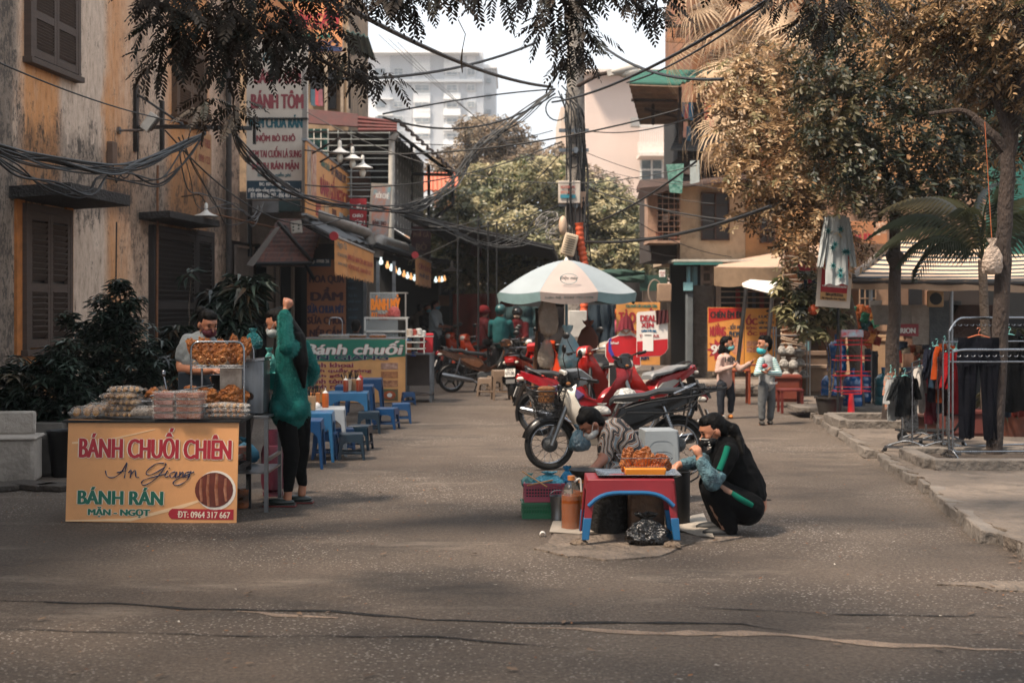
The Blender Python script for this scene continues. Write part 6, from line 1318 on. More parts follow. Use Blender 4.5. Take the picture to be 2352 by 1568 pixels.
 # tray of loose fritters and tongs
e=T('wire_tray','wire draining tray of fritters behind the snack boxes','tray',P(390,918,11.15));mb=MB()
for i in range(12):mb.tube([(-.2+i*.036,-.13,0),(-.2+i*.036,.13,0)],.003,5)
mb.tube([(-.21,-.13,0),(.21,-.13,0),(.21,.13,0),(-.21,.13,0)],.005,6,closed=True).build('wire',CHROME,e)
for i,(x,y,z) in enumerate(((345,905,11.1),(362,912,11.0),(378,905,11.2),(398,908,11.1),(420,904,11.2),(436,893,11.1),(352,898,11.25))):
 tag(cake(MB(),(0,0,0),.055,.03,.02,(rnd.uniform(20,80),rnd.uniform(-20,20),rnd.uniform(-40,40)),40+i).build('fried_pastry',FRY),'small fried pastry on the wire tray, '+('end one','near the pink boxes','middle one','next to the tongs','under the ladle','upright one','hindmost one')[i],'pastry','pastries on the wire tray',loc=P(x,y,z))
tag(MB().tube([(-.22,0,-.03),(.25,.1,.05)],.006,6).tube([(-.22,.01,-.035),(.25,.08,.03)],.006,6).build('tongs',CHROME),'long steel tongs lying across the tray','tongs',loc=P(410,900,10.9))
tag(MB().tube([(0,0,0),(-.02,0,.1)],.007,8).ell((-.022,0,.12),(.02,.012,.03),10).build('ladle',CHROME),'upright steel ladle standing in the fritter tray','ladle',loc=P(382,893,11.2))
# splash guard, oven box, bags, basin
e=T('splash_guard','scorched aluminium splash guard beside the chrome rack','splash guard',P(533,935,11.25));a=(MB().box((0,0,.2),(.19,.012,.40)).box((.1,.1,.2),(.012,.2,.4))).build('plate',mat('#b9b0a6',.35,.7,col2='#5a4c44',sc=5,bump=.1,bsc=9),e)
e=T('oven_box','tall brushed steel box with a rust spot at the stall end','oven',P(588,945,11.2));MB().box((0,0,.2),(.17,.3,.41)).build('body',mat('#7c8288',.35,.8,var=.35,sc=3,stretch=(4,4,.4)),e,bev=.006);MB().lathe((-.02,-.156,.13),[(.03,0),(.03,.008)],14,'Y',sy=1).build('rust_spot',RUST,e);MB().box((0,0,.41),(.19,.32,.02),(0,-6,0)).build('lid',CHROME,e)
TB=mat('#2f8f96',.3,var=.3,alpha=.8,bump=.5,sc=12);TB2=mat('#5fb4ae',.3,var=.2,bump=.3)
def bag(lb,p,w_,h,m,seed,name='plastic_bag',knots=True,sy=.6):
 r=random.Random(seed);ph=[r.uniform(0,6) for _ in range(5)];mb=MB();n=20;prof=[(.25,0),(.8,.06),(1,.25),(.92,.5),(.55,.74),(.2,.86),(.42,.96),(.5,1.05)];vs=[]
 for q,z in prof:
  for k in range(n):a=2*math.pi*k/n;ww=q*(1+.16*math.sin(3*a+ph[0]+z*3)+.09*math.sin(7*a+ph[1]-z*5));vs.append((ww*w_/2*math.cos(a),ww*w_/2*sy*math.sin(a),z*h+.02*h*math.sin(5*a+ph[2])))
 fs=[(i*n+k,i*n+(k+1)%n,(i+1)*n+(k+1)%n,(i+1)*n+k) for i in range(len(prof)-1) for k in range(n)]+[tuple(range(n-1,-1,-1))]
 return tag(mb.add(vs,fs).build(name,m,ang=60),lb,name.replace('_',' '),loc=p)
bag('teal plastic bag on top of the oven box',P(582,802,11.3),.14,.16,TB,1);bag('pale green plastic bag hanging off the oven box corner',P(618,858,11.5),.11,.2,TB2,2)
e=T('basin','turquoise plastic basin behind the oven box','basin',P(624,893,11.6));MB().lathe((0,0,0),[(.1,0),(.14,.13),(.15,.135),(.135,.125),(.095,.01)],20,cap=False).build('bowl',plastic('#2f9a94'),e)
# gas cylinder
e=T('gas_cylinder','dark pink gas cylinder standing under the stall end','gas cylinder',V(((627-CX)*11.95/F,11.95,0)));PK_=mat('#5e2034',.5,var=.3,sc=4,grime=.5)
MB().lathe((0,0,0),[(.085,0),(.085,.03),(.09,.035)],20).build('foot_ring',PK_,e);MB().lathe((0,0,0),[(.05,.03),(.09,.06),(.1,.12),(.1,.36),(.085,.42),(.04,.45)],24).build('body',PK_,e);MB().lathe((0,0,0),[(.075,.42),(.075,.55),(.07,.55),(.07,.42)],20,cap=False).build('collar',PK_,e);MB().lathe((0,0,0),[(.02,.44),(.02,.5),(.03,.5),(.03,.54)],10).build('valve',mat('#2a50a8',.4),e)
# oil bottles beneath
OIL=mat('#8f4408',.1,var=.25,sc=3,bump=0,spec=.9)
def oiljug(lb,p,r,h,fill=.6,lbl=True):
 e=T('oil_jug',lb,'oil jug',p);MB().lathe((0,0,0),[(r*.9,0),(r,.02),(r,h*.1),(r*.96,h*.3),(r,h*.5),(r*.96,h*.55),(r,h*.7),(r*.55,h*.86),(r*.28,h*.9),(r*.28,h*.95)],24,cap=False).build('shell',mat('#e6ddcc',.1,var=.05,alpha=.07,bump=0,spec=1),e)
 MB().lathe((0,0,0),[(r*.88,.006),(r*.985,.022),(r*.95,h*.3),(r*.985,h*.5),(r*.95,h*fill)],24).build('oil',OIL,e);MB().lathe((0,0,h*.93),[(r*.36,0),(r*.36,h*.08)],14).build('cap',mat('#c47a3c',.5),e)
 MB().tube(rbend([(r*.3,0,h*.9),(r*.9,0,h*.98),(r*1.0,0,h*.72)],.05,4),.008,6).build('handle',mat('#d8d2c8',.4),e);return e
oiljug('clear oil jug on the ground under the steel trestle',V(((556-CX)*11.2/F,11.2,0)),.06,.3,.3);MB()
tag(MB().box((0,0,.08),(.1,.07,.16)).build('label_box',mat('#3a6a64',.5,col2='#a83a30',sc=30),bev=.01),'small green and red carton on the trestle shelf','carton',loc=V(((560-CX)*11.4/F,11.4,.31)))
bag('blue rag bundle on the trestle shelf',V(((560-CX)*11.5/F,11.6,.31)),.2,.2,mat('#2a6a8a',.7),8)
# foam box and tub, wall foot
e=T('foam_box','worn white foam box with its lid standing inside, at the pavement end','foam box',V(((22-CX)*12.9/F,12.9,0)),8);FO=mat('#a9a096',.8,var=.2,sc=4,bump=.2,grime=.7)
MB().box((0,0,.2),(.5,.42,.4)).build('box',FO,e,bev=.03);MB().box((0,0,.405),(.54,.46,.03)).build('rim',FO,e,bev=.015);MB().box((-.02,.12,.52),(.46,.05,.22),(-8,0,0)).build('lid',FO,e,bev=.025)
tag(MB().box((0,0,.19),(.4,.34,.38),tap=1.08).build('foam_tub',mat('#57534f',.85,var=.25,grime=.6),bev=.03),'dull grey foam tub behind the worn foam box','tub',loc=V(((88-CX)*13.4/F,13.4,0)),rz=6)
e=T('bucket','black plastic bucket between the shrub and the orange banner','bucket',V(((150-CX)*13.3/F,13.3,.0)));MB().lathe((0,0,0),[(.12,0),(.17,.42),(.18,.43),(.16,.42),(.11,.02)],20,cap=False).build('shell',BLACKP,e)
# ================================================================ motorbikes (built facing +X)
TYRE=mat('#131313',.8,var=.3,bump=.1);ENG=mat('#55585a',.45,.7,var=.4,sc=14,bump=.2);SEATM=mat('#0f1011',.5,var=.3,sc=10,bump=.05)
def paint(c):return mat(c,.25,.0,var=.2,sc=3,bump=.005,spec=.38,grime=.25)
def wheel(e,x,r,M=None,name='wheel',spokes=True,tw=.03):
 M=M or MX();w_=MB();w_.T=M;n=36
 w_.tube([(x+(r-tw)*math.cos(2*math.pi*i/n),0,r+(r-tw)*math.sin(2*math.pi*i/n)) for i in range(n)],tw,12,closed=True);o=w_.build(name,TYRE,e)
 m=MB();m.T=M;rr=r-tw*2.1
 m.tube([(x+rr*math.cos(2*math.pi*i/n),0,r+rr*math.sin(2*math.pi*i/n)) for i in range(n)],.012,8,closed=True).build('rim',CHROME,o)
 m=MB();m.T=M;m.lathe((x,0,r),[(.06,-.05),(.075,-.03),(.075,.03),(.03,.05),(.03,.07)],18,'Y').build('hub',ENG,o)
 m=MB();m.T=M
 if spokes:
  for i in range(24):
   a=i*math.pi/12;b_=a+(.35 if i%2 else -.35);y=.02 if i%4<2 else -.02
   m.tube([(x+.07*math.cos(b_),y,r+.07*math.sin(b_)),(x+rr*math.cos(a),0,r+rr*math.sin(a))],.0022,4)
 else:
  for i in range(5):a=i*math.pi*.4;m.tube([(x+.05*math.cos(a),0,r+.05*math.sin(a)),(x+rr*math.cos(a+.15),0,r+rr*math.sin(a+.15))],[.022,.012],6)
 m.build('spokes',CHROME if spokes else DARKM,o);return o
def arc(cx,cz,r,a0,a1,n=14):return [(cx+r*math.cos(R(a0+(a1-a0)*i/n)),0,cz+r*math.sin(R(a0+(a1-a0)*i/n))) for i in range(n+1)]
def fender(e,x,r,a0,a1,m,M=None,w_=.055,name='fender',dr=.03):
 mb=MB();mb.T=M or MX();A=arc(x,r,r+dr,a0,a1)
 def f(u,v):
  p=A[min(14,int(u*14+.5))];t=(v-.5)*2;q=(1-.16*t*t);return (x+(p[0]-x)*q,t*w_,r+(p[2]-r)*q)
 mb.grid(f,14,6,.006);return mb.build(name,m,e)
def bike(name,lb,loc,rz,main,acc,shield,steer=0,wb=1.22,r=.27,seat=None,opt=(),lean=-4,head='round',sc_=1):
 """small underbone motorbike"""
 e=T(name,lb,'motorbike',loc,rz,rx=lean);e.scale=(sc_,)*3;PM,PA,PS=paint(main),paint(acc),paint(shield);fx,bx=wb/2,-wb/2;k=fx-.61
 hx,hz=fx-.2,.78
 ax_=V((-.42,0,.9)).normalized();S=MX.Translation((hx,0,hz))@MX.Rotation(R(steer),4,ax_)@MX.Translation((-hx,0,-hz))
 wheel(e,bx,r,name='wheel',spokes='cast' not in opt);wheel(e,fx,r,S,spokes='cast' not in opt)
 fender(e,fx,r,15,150,PM if 'cast' not in opt else BLACKP,S);fender(e,bx,r,35,200,BLACKP,w_=.07,name='rear_fender')
 mb=MB();mb.T=S
 for y in (-.075,.075):mb.tube([(fx,y,r),(hx+.06,y*.9,.62),(hx,y*.6,.8)],[.022,.026,.02],8)
 mb.build('fork',STEEL if 'cast' not in opt else DARKM,e)
 # frame, engine, swingarm, exhaust
 mb=MB().tube(rbend([(hx,0,.76),(hx-.18,0,.42),(hx-.35,0,.33),(-.2,0,.36)],.1),.03,8).tube([(-.15,0,.4),(bx+.25,0,.62),(bx-.1,0,.7)],.022,8)
 for y in (-.09,.09):mb.tube([(-.12,y,.34),(bx,y,r)],.018,8)
 mb.build('frame',DARKM,e)
 mb=MB().box((.02,0,.28),(.26,.2,.16),(0,-8,0));mb.lathe((-.06,0,.28),[(.085,-.15),(.095,-.13),(.095,.12),(.08,.15)],18,'Y');mb.lathe((.18,0,.31),[(.06,-.06),(.065,0),(.06,.09)],12,'X')
 for i in range(5):mb.box((.16+i*.022,0,.31),(.008,.15,.14))
 mb.build('engine',ENG,e,bev=.008)
 for y in (-.13,.13):
  cyl(MB(),(bx+.02,y,r+.02),(bx+.14,y,.6),.016,8);mb=MB();mb.tube([(bx+.02,y,r),(bx+.15,y,.62)],.014,8)
  for i in range(9):t=.35+i*.06;mb.lathe((bx+.02+.13*t,y,r+(.62-r)*t),[(.03,-.006),(.03,.006)],10)
  mb.build('shock_absorber',CHROME,e)
 mb=MB().tube(rbend([(.14,-.12,.25),(.1,-.14,.15),(-.15,-.14,.16),(-.25,-.15,.2),(bx+.15,-.16,.26),(bx-.16,-.16,.33)],.08),[.017]*3+[.018]*12+[.02]*4+[.02]*40 if 0 else .02,8)
 mb.tube([(-.22,-.15,.2),(-.27,-.155,.21),(bx-.16,-.165,.31),(bx-.2,-.165,.32)],[.025,.045,.05,.035],12).build('exhaust',CHROME if 'cast' not in opt else STEEL,e)
 MB().tube([(.08,-.26,.28),(.08,.26,.28)],.012,8).tube([(-.3,-.24,.3),(-.3,.24,.3)],.011,8).box((.08,-.24,.285),(.04,.1,.03)).box((.08,.24,.285),(.04,.1,.03)).build('footpeg',DARKM,e)
 MB().tube([(-.08,.1,.24),(-.14,.24,.02)],.012,8).build('kickstand',DARKM,e)
 # leg shield / front cowl: curved sheet wrapping the steering head
 Lz=[(hx+.10,.83,.07),(hx+.12,.72,.14),(hx+.05,.58,.2),(hx-.03,.46,.23),(hx-.1,.34,.22),(hx-.13,.26,.17)]
 def sh(u,v):
  i=min(4,int(v*5));t=v*5-i;a,b=Lz[i],Lz[i+1];x,z,w_=(a[j]+(b[j]-a[j])*t for j in range(3));s=(u-.5)*2
  return (x-.14*abs(s)**1.6-(.02 if abs(s)>.8 else 0),s*w_,z)
 MB().grid(sh,14,15,.012).build('leg_shield',PS,e)
 MB().prism([(hx+.13,.84),(hx+.11,.66),(hx-.02,.5),(hx-.1,.5),(hx-.02,.82)],-.055,.055).build('front_cowl',PM,e,bev=.02)
 # tank tunnel / body side
 bo=[(hx-.12,.5),(hx-.28,.44),(.02,.47),(-.05,.6),(-.2,.66),(bx-.05,.74),(bx-.24,.79),(bx-.22,.7),(bx+.1,.56),(-.22,.4),(-.05,.34),(.1,.36),(hx-.2,.38)]
 MB().puff(bo,.115,.06,lambda x,z:.65 if x>.12 else 1).build('side_cover',PM,e)
 MB().puff([(.0,.5),(-.12,.58),(-.38,.62),(bx+.1,.6),(-.28,.48),(-.1,.42)],.128,.1).build('side_panel',PA,e)
 # seat
 sp=[(.04,.68,.1),(-.0,.72,.12),(-.15,.735,.14),(-.3,.75,.145),(-.42,.79,.13),(-.62,.8,.12),(bx-.12,.795,.09),(bx-.17,.77,.05)]
 mb=MB();N=14;vs=[]
 for (x,z,w_) in sp:
  for j in range(N+1):a=math.pi*j/N;vs.append((x,w_*math.cos(a)*(1 if 0<j<N else .95),z-.055+.06*math.sin(a)**.5))
 fs=[(i*(N+1)+j,i*(N+1)+j+1,(i+1)*(N+1)+j+1,(i+1)*(N+1)+j) for i in range(len(sp)-1) for j in range(N)]+[(i*(N+1)+N,i*(N+1),(i+1)*(N+1),(i+1)*(N+1)+N) for i in range(len(sp)-1)]+[tuple(range(N+1)),tuple(range(len(vs)-1,len(vs)-N-2,-1))]
 mb.add(vs,fs).build('seat',seat or SEATM,e)
 # tail
 t=MB().box((bx-.25,0,.71),(.07,.16,.08),(0,20,0)).build('tail_lamp',mat('#8a1418',.2,var=.2),e,bev=.015)
 for y in (-.1,.1):MB().ell((bx-.22,y,.69),(.05,.03,.025),10).build('indicator',mat('#d8d0c4',.2),e)
 pl=MB().box((bx-.29,0,.53),(.008,.17,.13),(0,18,0)).build('license_plate',WHITEP,e,bev=.003)
 MB().box((bx-.255,0,.5),(.01,.15,.3),(0,22,0)).build('mudguard',BLACKP,e)
 if 'plate' in opt:
  pt=bpy.data.objects.new('plate_text',None);ls=letters(e,[('19-F1',-.05,.03,.1,.04,INK,.002),('075.08',-.07,-.035,.14,.05,INK,.002)],name='plate_lettering');bpy.data.objects.remove(pt)
  for l_ in ls:l_.matrix_local=MX.Translation((bx-.296,0,.53))@MX.Rotation(R(18),4,'Y')@MX.Rotation(R(-90),4,'Z')
 MB().tube(rbend([(bx+.05,-.13,.74),(bx-.14,-.12,.82),(bx-.2,0,.84),(bx-.14,.12,.82),(bx+.05,.13,.74)],.08),.013,8).build('grab_rail',BLACKP if 'rack' not in opt else CHROME,e)
 # headset
 mb=MB();mb.T=S;HO_=hx-.01
 mb.puff([(HO_+.11,.93),(HO_+.13,.86),(HO_+.07,.8),(HO_-.06,.83),(HO_-.09,.92),(HO_-.02,.97),(HO_+.06,.97)],.085,.1,None).build('headset',PM if head!='black' else BLACKP,e)
 mb=MB();mb.T=S;
 if head=='square':
  mb.box((HO_+.075,0,.905),(.04,.17,.13),(0,12,0));m2=MB();m2.T=S;m2.puff([(HO_+.06,.975),(HO_+.08,.84),(HO_-.02,.8),(HO_-.14,.84),(HO_-.2,.9),(HO_-.08,.985)],.085,.08);m2.build('headset_cover',mat('#5d6062',.35,var=.2),e)
 else:mb.ell((HO_+.1,0,.885),(.05,.075,.06),16)
 mb.build('headlight',mat('#c9c4ba',.12,.2,var=.15),e,bev=.01)
 mb=MB();mb.T=S
 for s_ in (1,-1):mb.tube(rbend([(HO_,s_*.05,.89),(HO_-.03,s_*.2,.91),(HO_-.13,s_*.34,.9)],.06),.012,8)
 mb.build('handlebar',CHROME,e)
 for s_ in (1,-1):
  mb=MB();mb.T=S;mb.tube([(HO_-.08,s_*.27,.9),(HO_-.15,s_*.37,.9)],.019,10).tube([(HO_-.04,s_*.25,.905),(HO_-.08,s_*.36,.915)],.006,6);mb.build('grip',BLACKP,e)
  if 'nomirror' not in opt:
   mb=MB();mb.T=S;mb.tube(rbend([(HO_-.02,s_*.2,.91),(HO_+.02,s_*.24,1.06),(HO_+.0,s_*.26,1.12)],.05),.006,6);mb.ell((HO_+.0,s_*.27,1.15),(.018,.06,.045),14);mb.build('mirror',BLACKP,e)
  mb=MB();mb.T=S;mb.ell((HO_+.06,s_*.1,.85),(.025,.025,.018),10);mb.build('indicator',mat('#8a5a34',.2),e)
 return e,S,fx,bx,hx
 # black motorbike beside the fried-cake seller
B1,S,fx,bx,hx=bike('motorbike','old black motorbike with white leg shield, wire front basket and rear carrier rack',V((P(1410,700,13.75).x,13.75,0)),180,'#0b0c0e','#0a0b0c','#cfc9be',steer=16,wb=1.24,r=.252,head='square',opt=('rack',),lean=3)
mb=MB();mb.T=S;pass
def bring(z,a,b,cx):return [(cx+a*(math.copysign(abs(math.cos(t_))**.5,math.cos(t_))),b*(math.copysign(abs(math.sin(t_))**.5,math.sin(t_))),z) for t_ in (2*math.pi*i/40 for i in range(40))]
rings=[(.53,.11,.12,fx+.03),(.6,.128,.14,fx+.03),(.67,.145,.155,fx+.035),(.74,.165,.17,fx+.04),(.79,.172,.178,fx+.04)]
for i,q in enumerate(rings):mb.tube(bring(*q),.0075 if i==4 else .0035,6,closed=True)
for k_ in range(40):
 for j in range(4):
  A_,B_=bring(*rings[j]),bring(*rings[j+1]);mb.tube([A_[k_],B_[(k_+1)%40]],.0026,4);mb.tube([A_[k_],B_[(k_-1)%40]],.0026,4)
for i in range(-4,5):mb.tube([(fx-.07,i*.027,.53),(fx+.13,i*.027,.53)],.003,4)
mb.build('basket',BLACKP,B1)
mb=MB()
for y in (-.13,.13):mb.tube(rbend([(-.1,y,.6),(-.3,y*1.25,.66),(bx-.15,y*1.25,.72),(bx-.45,y,.80)],.08),.009,8).tube(rbend([(-.12,y*1.2,.56),(bx+.1,y*1.35,.56),(bx-.12,y*1.25,.6),(bx-.2,y,.74)],.06),.008,8).tube([(bx-.05,y*1.2,.38),(bx-.12,y*1.2,.78)],.008,6).tube([(-.05,y*1.2,.5),(-.15,y*1.3,.36),(bx+.05,y*1.3,.36)],.008,6)
for i in range(6):mb.tube([(bx-.12-i*.06,-.14,.79+.005*i),(bx-.12-i*.06,.14,.79+.005*i)],.008,6)
mb.tube([(bx-.06,-.13,.785),(bx-.46,-.13,.80),(bx-.46,.13,.80),(bx-.06,.13,.785)],.009,8)
mb.build('carrier_rack',mat('#2a2b2d',.35,.6),B1)
mb=MB()
for i in range(4):mb.tube([(bx-.3+.02*i,-.16,.66),(bx-.27+.03*i,-.1,.83),(bx-.24+.02*i,.1,.835),(bx-.3,.15,.7)],.011,6)
mb.build('luggage_strap',BLACKP,B1)
g0_=B1.matrix_basis@(S@V((fx+.04,0,.72)))
tag(MB().tube([(0,0,-.06),(0,0,.06)],[.075,.085],14).ell((0,0,.07),(.088,.06,.03),14).build('glove',mat('#8a5a30',.8,col2='#5a3a20',sc=8,bump=.2)),'brown leather bag stuffed inside the wire front basket','bag',loc=g0_)
bag('blue plastic bag hanging beneath the motorbike handlebar',P(1330,1036,13.4),.2,.24,mat('#2f4c5c',.3,alpha=.85,bump=.4),31)
bag('white plastic bag tucked behind the bent woman’s hair',P(1382,952,13.2),.18,.1,mat('#b9b7b2',.3,bump=.4,alpha=.9),33)
bike('motorbike','red and silver motorbike with a long grey seat behind the black one',V((P(1496,700,18.6).x,18.6,0)),222,'#8c1218','#8f8c86','#86150f',steer=-30,opt=('nomirror',),head='black',seat=mat('#77797a',.45,var=.35,sc=6),lean=4)
e2=bike('motorbike','red motorbike pointing away from the umbrella with purple and yellow streaks on its body',V((P(1350,700,17.3).x,17.3,0)),-14,'#82131c','#5a4a70','#701318',steer=20,opt=('nomirror',),head='black',lean=-4)[0]
bike('motorbike','glossy red and white scooter nose turned to the street by the delivery standee',V((P(1378,700,20.6).x,20.6,0)),248,'#a01a14','#a9a298','#981a14',steer=-12,opt=('cast',),lean=4,sc_=1.05)
bike('motorbike','red motorbike seen from behind with plate 19-F1 075.08',V((P(1216,700,23.0).x,23.3,0)),72,'#a81e14','#96918a','#a82216',steer=0,opt=('plate',),lean=-4)
bike('motorbike','brown and black scooter with silver exhaust parked before the dark lane',V((P(1112,700,26.2).x,26.2,0)),12,'#4a3020','#6a4630','#17181a',opt=('cast','nomirror'),r=.25,lean=-5)
bb=bike('motorbike','orange-red motorbike in shade behind the brown scooter',V((P(1098,700,31).x,31,0)),235,'#b8401c','#8f8a84','#b03a1c',lean=3)[0]
b3=bike('motorbike','black motorbike with a chrome headset in the shaded row',V((P(1180,700,29).x,29,0)),255,'#1a1a1c','#3a3a3c','#26262a',lean=3)[0]
for (x,z,rz,src,lb) in ((1215,31,262,b3,'black motorbike second in the shaded row below the umbrella rim'),(1240,27.5,250,b3,'dark motorbike half hidden by hanging food bags'),(1150,30,280,b3,'dark motorbike under the teal-jacketed rider'),(1060,33,240,bb,'orange motorbike deepest in the dark lane'),(1250,25,80,bb,'red-orange motorbike right behind the bike with the plate')):
 dup(src,V((P(x,700,z).x,z,0)),rz,lb)
 # helmets
def helmet(lb,p,m,band,rz=0,s=.13):
 e=T('helmet',lb,'helmet',p,rz);MB().lathe((0,0,0),[(s*.97,-.02),(s,.02),(s*.93,s*.5),(s*.68,s*.82),(s*.3,s*.98),(.003,s*1.02)],22).build('shell',m,e);MB().ell((0,-s*.55,s*.1),(s*.62,s*.62,s*.1),14).build('peak',band,e);MB().lathe((0,0,0),[(s*1.02,.0),(s*1.03,.018),(s*1.0,.03)],22,cap=False).build('rim_band',band,e)
helmet('white helmet with a dark stripe resting by the tall tan stool',P(1193,872,25.4),WHITEP,mat('#1f4a3c',.5),20,.14)
helmet('black and white plaid helmet hung on the red motorbike',P(1437,920,16.8),mat('#1a1a1c',.4,col2='#d8d8d4',sc=30),BLACKP,40,.15)
helmet('beige vented helmet on the red and white scooter',P(1394,808,20.4),mat('#a39a8c',.4),mat('#5f5a52',.5),10,.15)
# tan stools
TANP=plastic('#85715f')
plast('plastic_stool','tall tan plastic stool behind the rear wheel of the plated motorbike','stool',V(((1152-CX)*24/F,24,0)),8,.34,.5,TANP)
plast('plastic_stool','low tan plastic stool before the brown scooter','stool',V(((1116-CX)*25/F,25,0)),-6,.3,.32,TANP);plast('plastic_stool','low tan stool half behind the tall tan one','stool',V(((1136-CX)*26/F,26,0)),10,.28,.3,TANP)
# ================================================================ umbrella
zu=22.0;u0=V(((1301-CX)*zu/F,zu,0));e=T('umbrella','large pale grey-blue parasol with a hanging scalloped border over the motorbikes','umbrella',u0)
Ht,Hr,Rr=EH+(700-598)*zu/F,EH+(700-672)*zu/F,1.12;CV=mat('#8d979c',.8,var=.1,sc=2,bump=.05);CV_SUN=mat('#a1948e',.8,var=.1,sc=2,bump=.05);VAL=mat('#86a5a8',.8,var=.2,sc=3,grime=.2)  # second canvas is warmer: sunlight painted into front panel and flap
for k_ in range(8):
 a0=math.pi/8+k_*math.pi/4-math.pi/2-math.pi/4
 def cf(u,v):
  a=a0+u*math.pi/4;q=v*(1-.05*math.sin(u*math.pi)*v);z=Ht-(Ht-Hr)*(v**1.45)-.03*math.sin(u*math.pi)*v;rr=Rr*v**.9*(1-.045*math.sin(u*math.pi));return (rr*math.cos(a),rr*math.sin(a),z)
 MB().grid(cf,8,12,.006).build('canopy_panel',CV_SUN if k_==0 else CV,e)
 def vf(u,v):p=V(cf(u,1));q=V((p.x,p.y,0)).normalized();return p+q*(-.03*v)+V((0,0,-.13*v-(.02*math.sin(u*math.pi)*v)))
 MB().grid(vf,8,3,.005).build('border_flap',CV_SUN if k_==0 else VAL,e)
 cyl(MB(),(0,0,Ht-.06),(Rr*.99*math.cos(a0),Rr*.99*math.sin(a0),Hr-.01),.008,6).build('rib',STEEL,e)
MB().tube([(0,0,0),(0,0,Ht)],.022,10).build('pole',mat('#6f9fb4',.5),e);MB().lathe((0,0,0),[(.25,0),(.25,.06),(.05,.1),(.04,.3)],20).build('base',CONC,e);MB().lathe((0,0,Ht-.01),[(.04,0),(.03,.03),(.01,.06)],10).build('finial',WHITEP,e)
ls=letters(e,[('Điện máy',-.13,Ht-.33,.26,.07,VAL,.002),('Liên hệ: 0243 792 779',-.35,Hr-.11,.7,.05,mat('#8fb0b2',.7),.002)],y=-1.06)
for l_ in ls:
 for v in l_.data.vertices:v.co.y=-.94 if v.co.z>Hr else -1.115
mb=MB().tube([(.13*math.cos(a/3),-.95,Ht-.3+.075*math.sin(a/3)) for a in range(19)],.005,5).build('printed_ring',VAL,e)
# stuff under the umbrella
CLR=mat('#cfc6b8',.2,var=.2,alpha=.55,bump=.5,sc=8)
bag('tall clear bag of crisps hanging from the umbrella pole',P(1260,770,21.6),.3,.75,mat('#c9b8a6',.25,var=.3,alpha=.62,bump=.4),41);bag('clear food bag hanging low beside the blue one',P(1256,845,21.7),.24,.52,mat('#b9ab9c',.25,var=.3,alpha=.6,bump=.4),42)
bag('pale bag with blue contents hanging by the umbrella pole',P(1304,846,21.5),.32,.62,mat('#3f9ab0',.3,col2='#b9c0be',sc=3,alpha=.9,bump=.4),43);bag('brown canvas bag hanging at the metal cabinet',P(1352,812,22.5),.34,.5,mat('#6f3f2e',.8),44)
for (x,a,b,c,lb) in ((1222,700,846,WOOD,'slanting bamboo pole propping the hanging bags'),(1240,760,850,RUST,'dark plank behind the hanging bags')):o=P(x,b,22.4);o.z=0;tag(MB().tube([(0,0,0),((18 if x<1230 else -6)*22/F,0,1.55)],.035,8).build('prop_pole',c),lb,'pole',loc=o)
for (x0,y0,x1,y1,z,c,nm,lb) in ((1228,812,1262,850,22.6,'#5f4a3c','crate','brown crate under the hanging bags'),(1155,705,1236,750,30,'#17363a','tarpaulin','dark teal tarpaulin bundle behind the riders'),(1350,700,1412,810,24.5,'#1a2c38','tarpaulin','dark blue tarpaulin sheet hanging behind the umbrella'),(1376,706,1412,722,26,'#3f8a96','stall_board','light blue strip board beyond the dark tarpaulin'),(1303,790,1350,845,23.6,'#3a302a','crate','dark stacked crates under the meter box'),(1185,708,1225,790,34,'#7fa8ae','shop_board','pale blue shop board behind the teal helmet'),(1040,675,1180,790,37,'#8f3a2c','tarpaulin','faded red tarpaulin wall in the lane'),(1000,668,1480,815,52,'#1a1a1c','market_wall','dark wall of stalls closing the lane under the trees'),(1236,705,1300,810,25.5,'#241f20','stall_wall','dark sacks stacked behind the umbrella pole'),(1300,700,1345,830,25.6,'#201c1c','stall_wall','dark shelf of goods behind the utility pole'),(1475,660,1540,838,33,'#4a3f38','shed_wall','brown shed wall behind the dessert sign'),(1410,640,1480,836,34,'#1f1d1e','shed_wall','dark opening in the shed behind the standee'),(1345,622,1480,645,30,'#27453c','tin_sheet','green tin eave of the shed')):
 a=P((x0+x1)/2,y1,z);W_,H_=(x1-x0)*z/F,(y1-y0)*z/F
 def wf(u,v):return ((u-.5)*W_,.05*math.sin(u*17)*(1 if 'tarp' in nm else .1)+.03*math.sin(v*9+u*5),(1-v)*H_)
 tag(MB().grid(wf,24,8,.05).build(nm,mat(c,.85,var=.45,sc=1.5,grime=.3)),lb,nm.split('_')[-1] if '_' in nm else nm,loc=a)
 # delivery-rider cut-out standee with promotion board
z=19.6;s=Sign('promotion_standee','cut-out standee of a rider in red with a cloth over the printed face','standee',1400,730,1545,905,z,None)
s.poly([(1397,900),(1399,832),(1390,818),(1390,790),(1400,777),(1418,770),(1424,762),(1424,740),(1432,734),(1442,735),(1450,745),(1450,762),(1465,772),(1470,790),(1472,840),(1460,845),(1460,900)],mat('#d8cfc4',.5),'board',.015)
RJ=mat('#b8161f',.5,var=.2)
s.poly([(1399,832),(1392,818),(1392,791),(1402,779),(1419,772),(1450,770),(1462,776),(1468,790),(1470,838)],RJ,'printed_jacket',.019);s.poly([(1400,838),(1458,840),(1457,898),(1400,898)],mat('#18181a',.6),'printed_trousers',.019);s.poly([(1398,780),(1404,775),(1404,800),(1412,818),(1440,826),(1436,832),(1408,824),(1397,806)],mat('#3a3a9a',.5),'printed_stripe',.022)
s.poly([(1426,764),(1424,748),(1430,738),(1444,738),(1449,748),(1447,762),(1438,769)],mat('#b98a70',.5),'printed_face',.019);s.text([('SeFood',1402,784,1420,790,WHT,.3)],y=-.024);s.poly([(1431,757),(1445,757),(1438,763)],WHT,'printed_smile',.022)
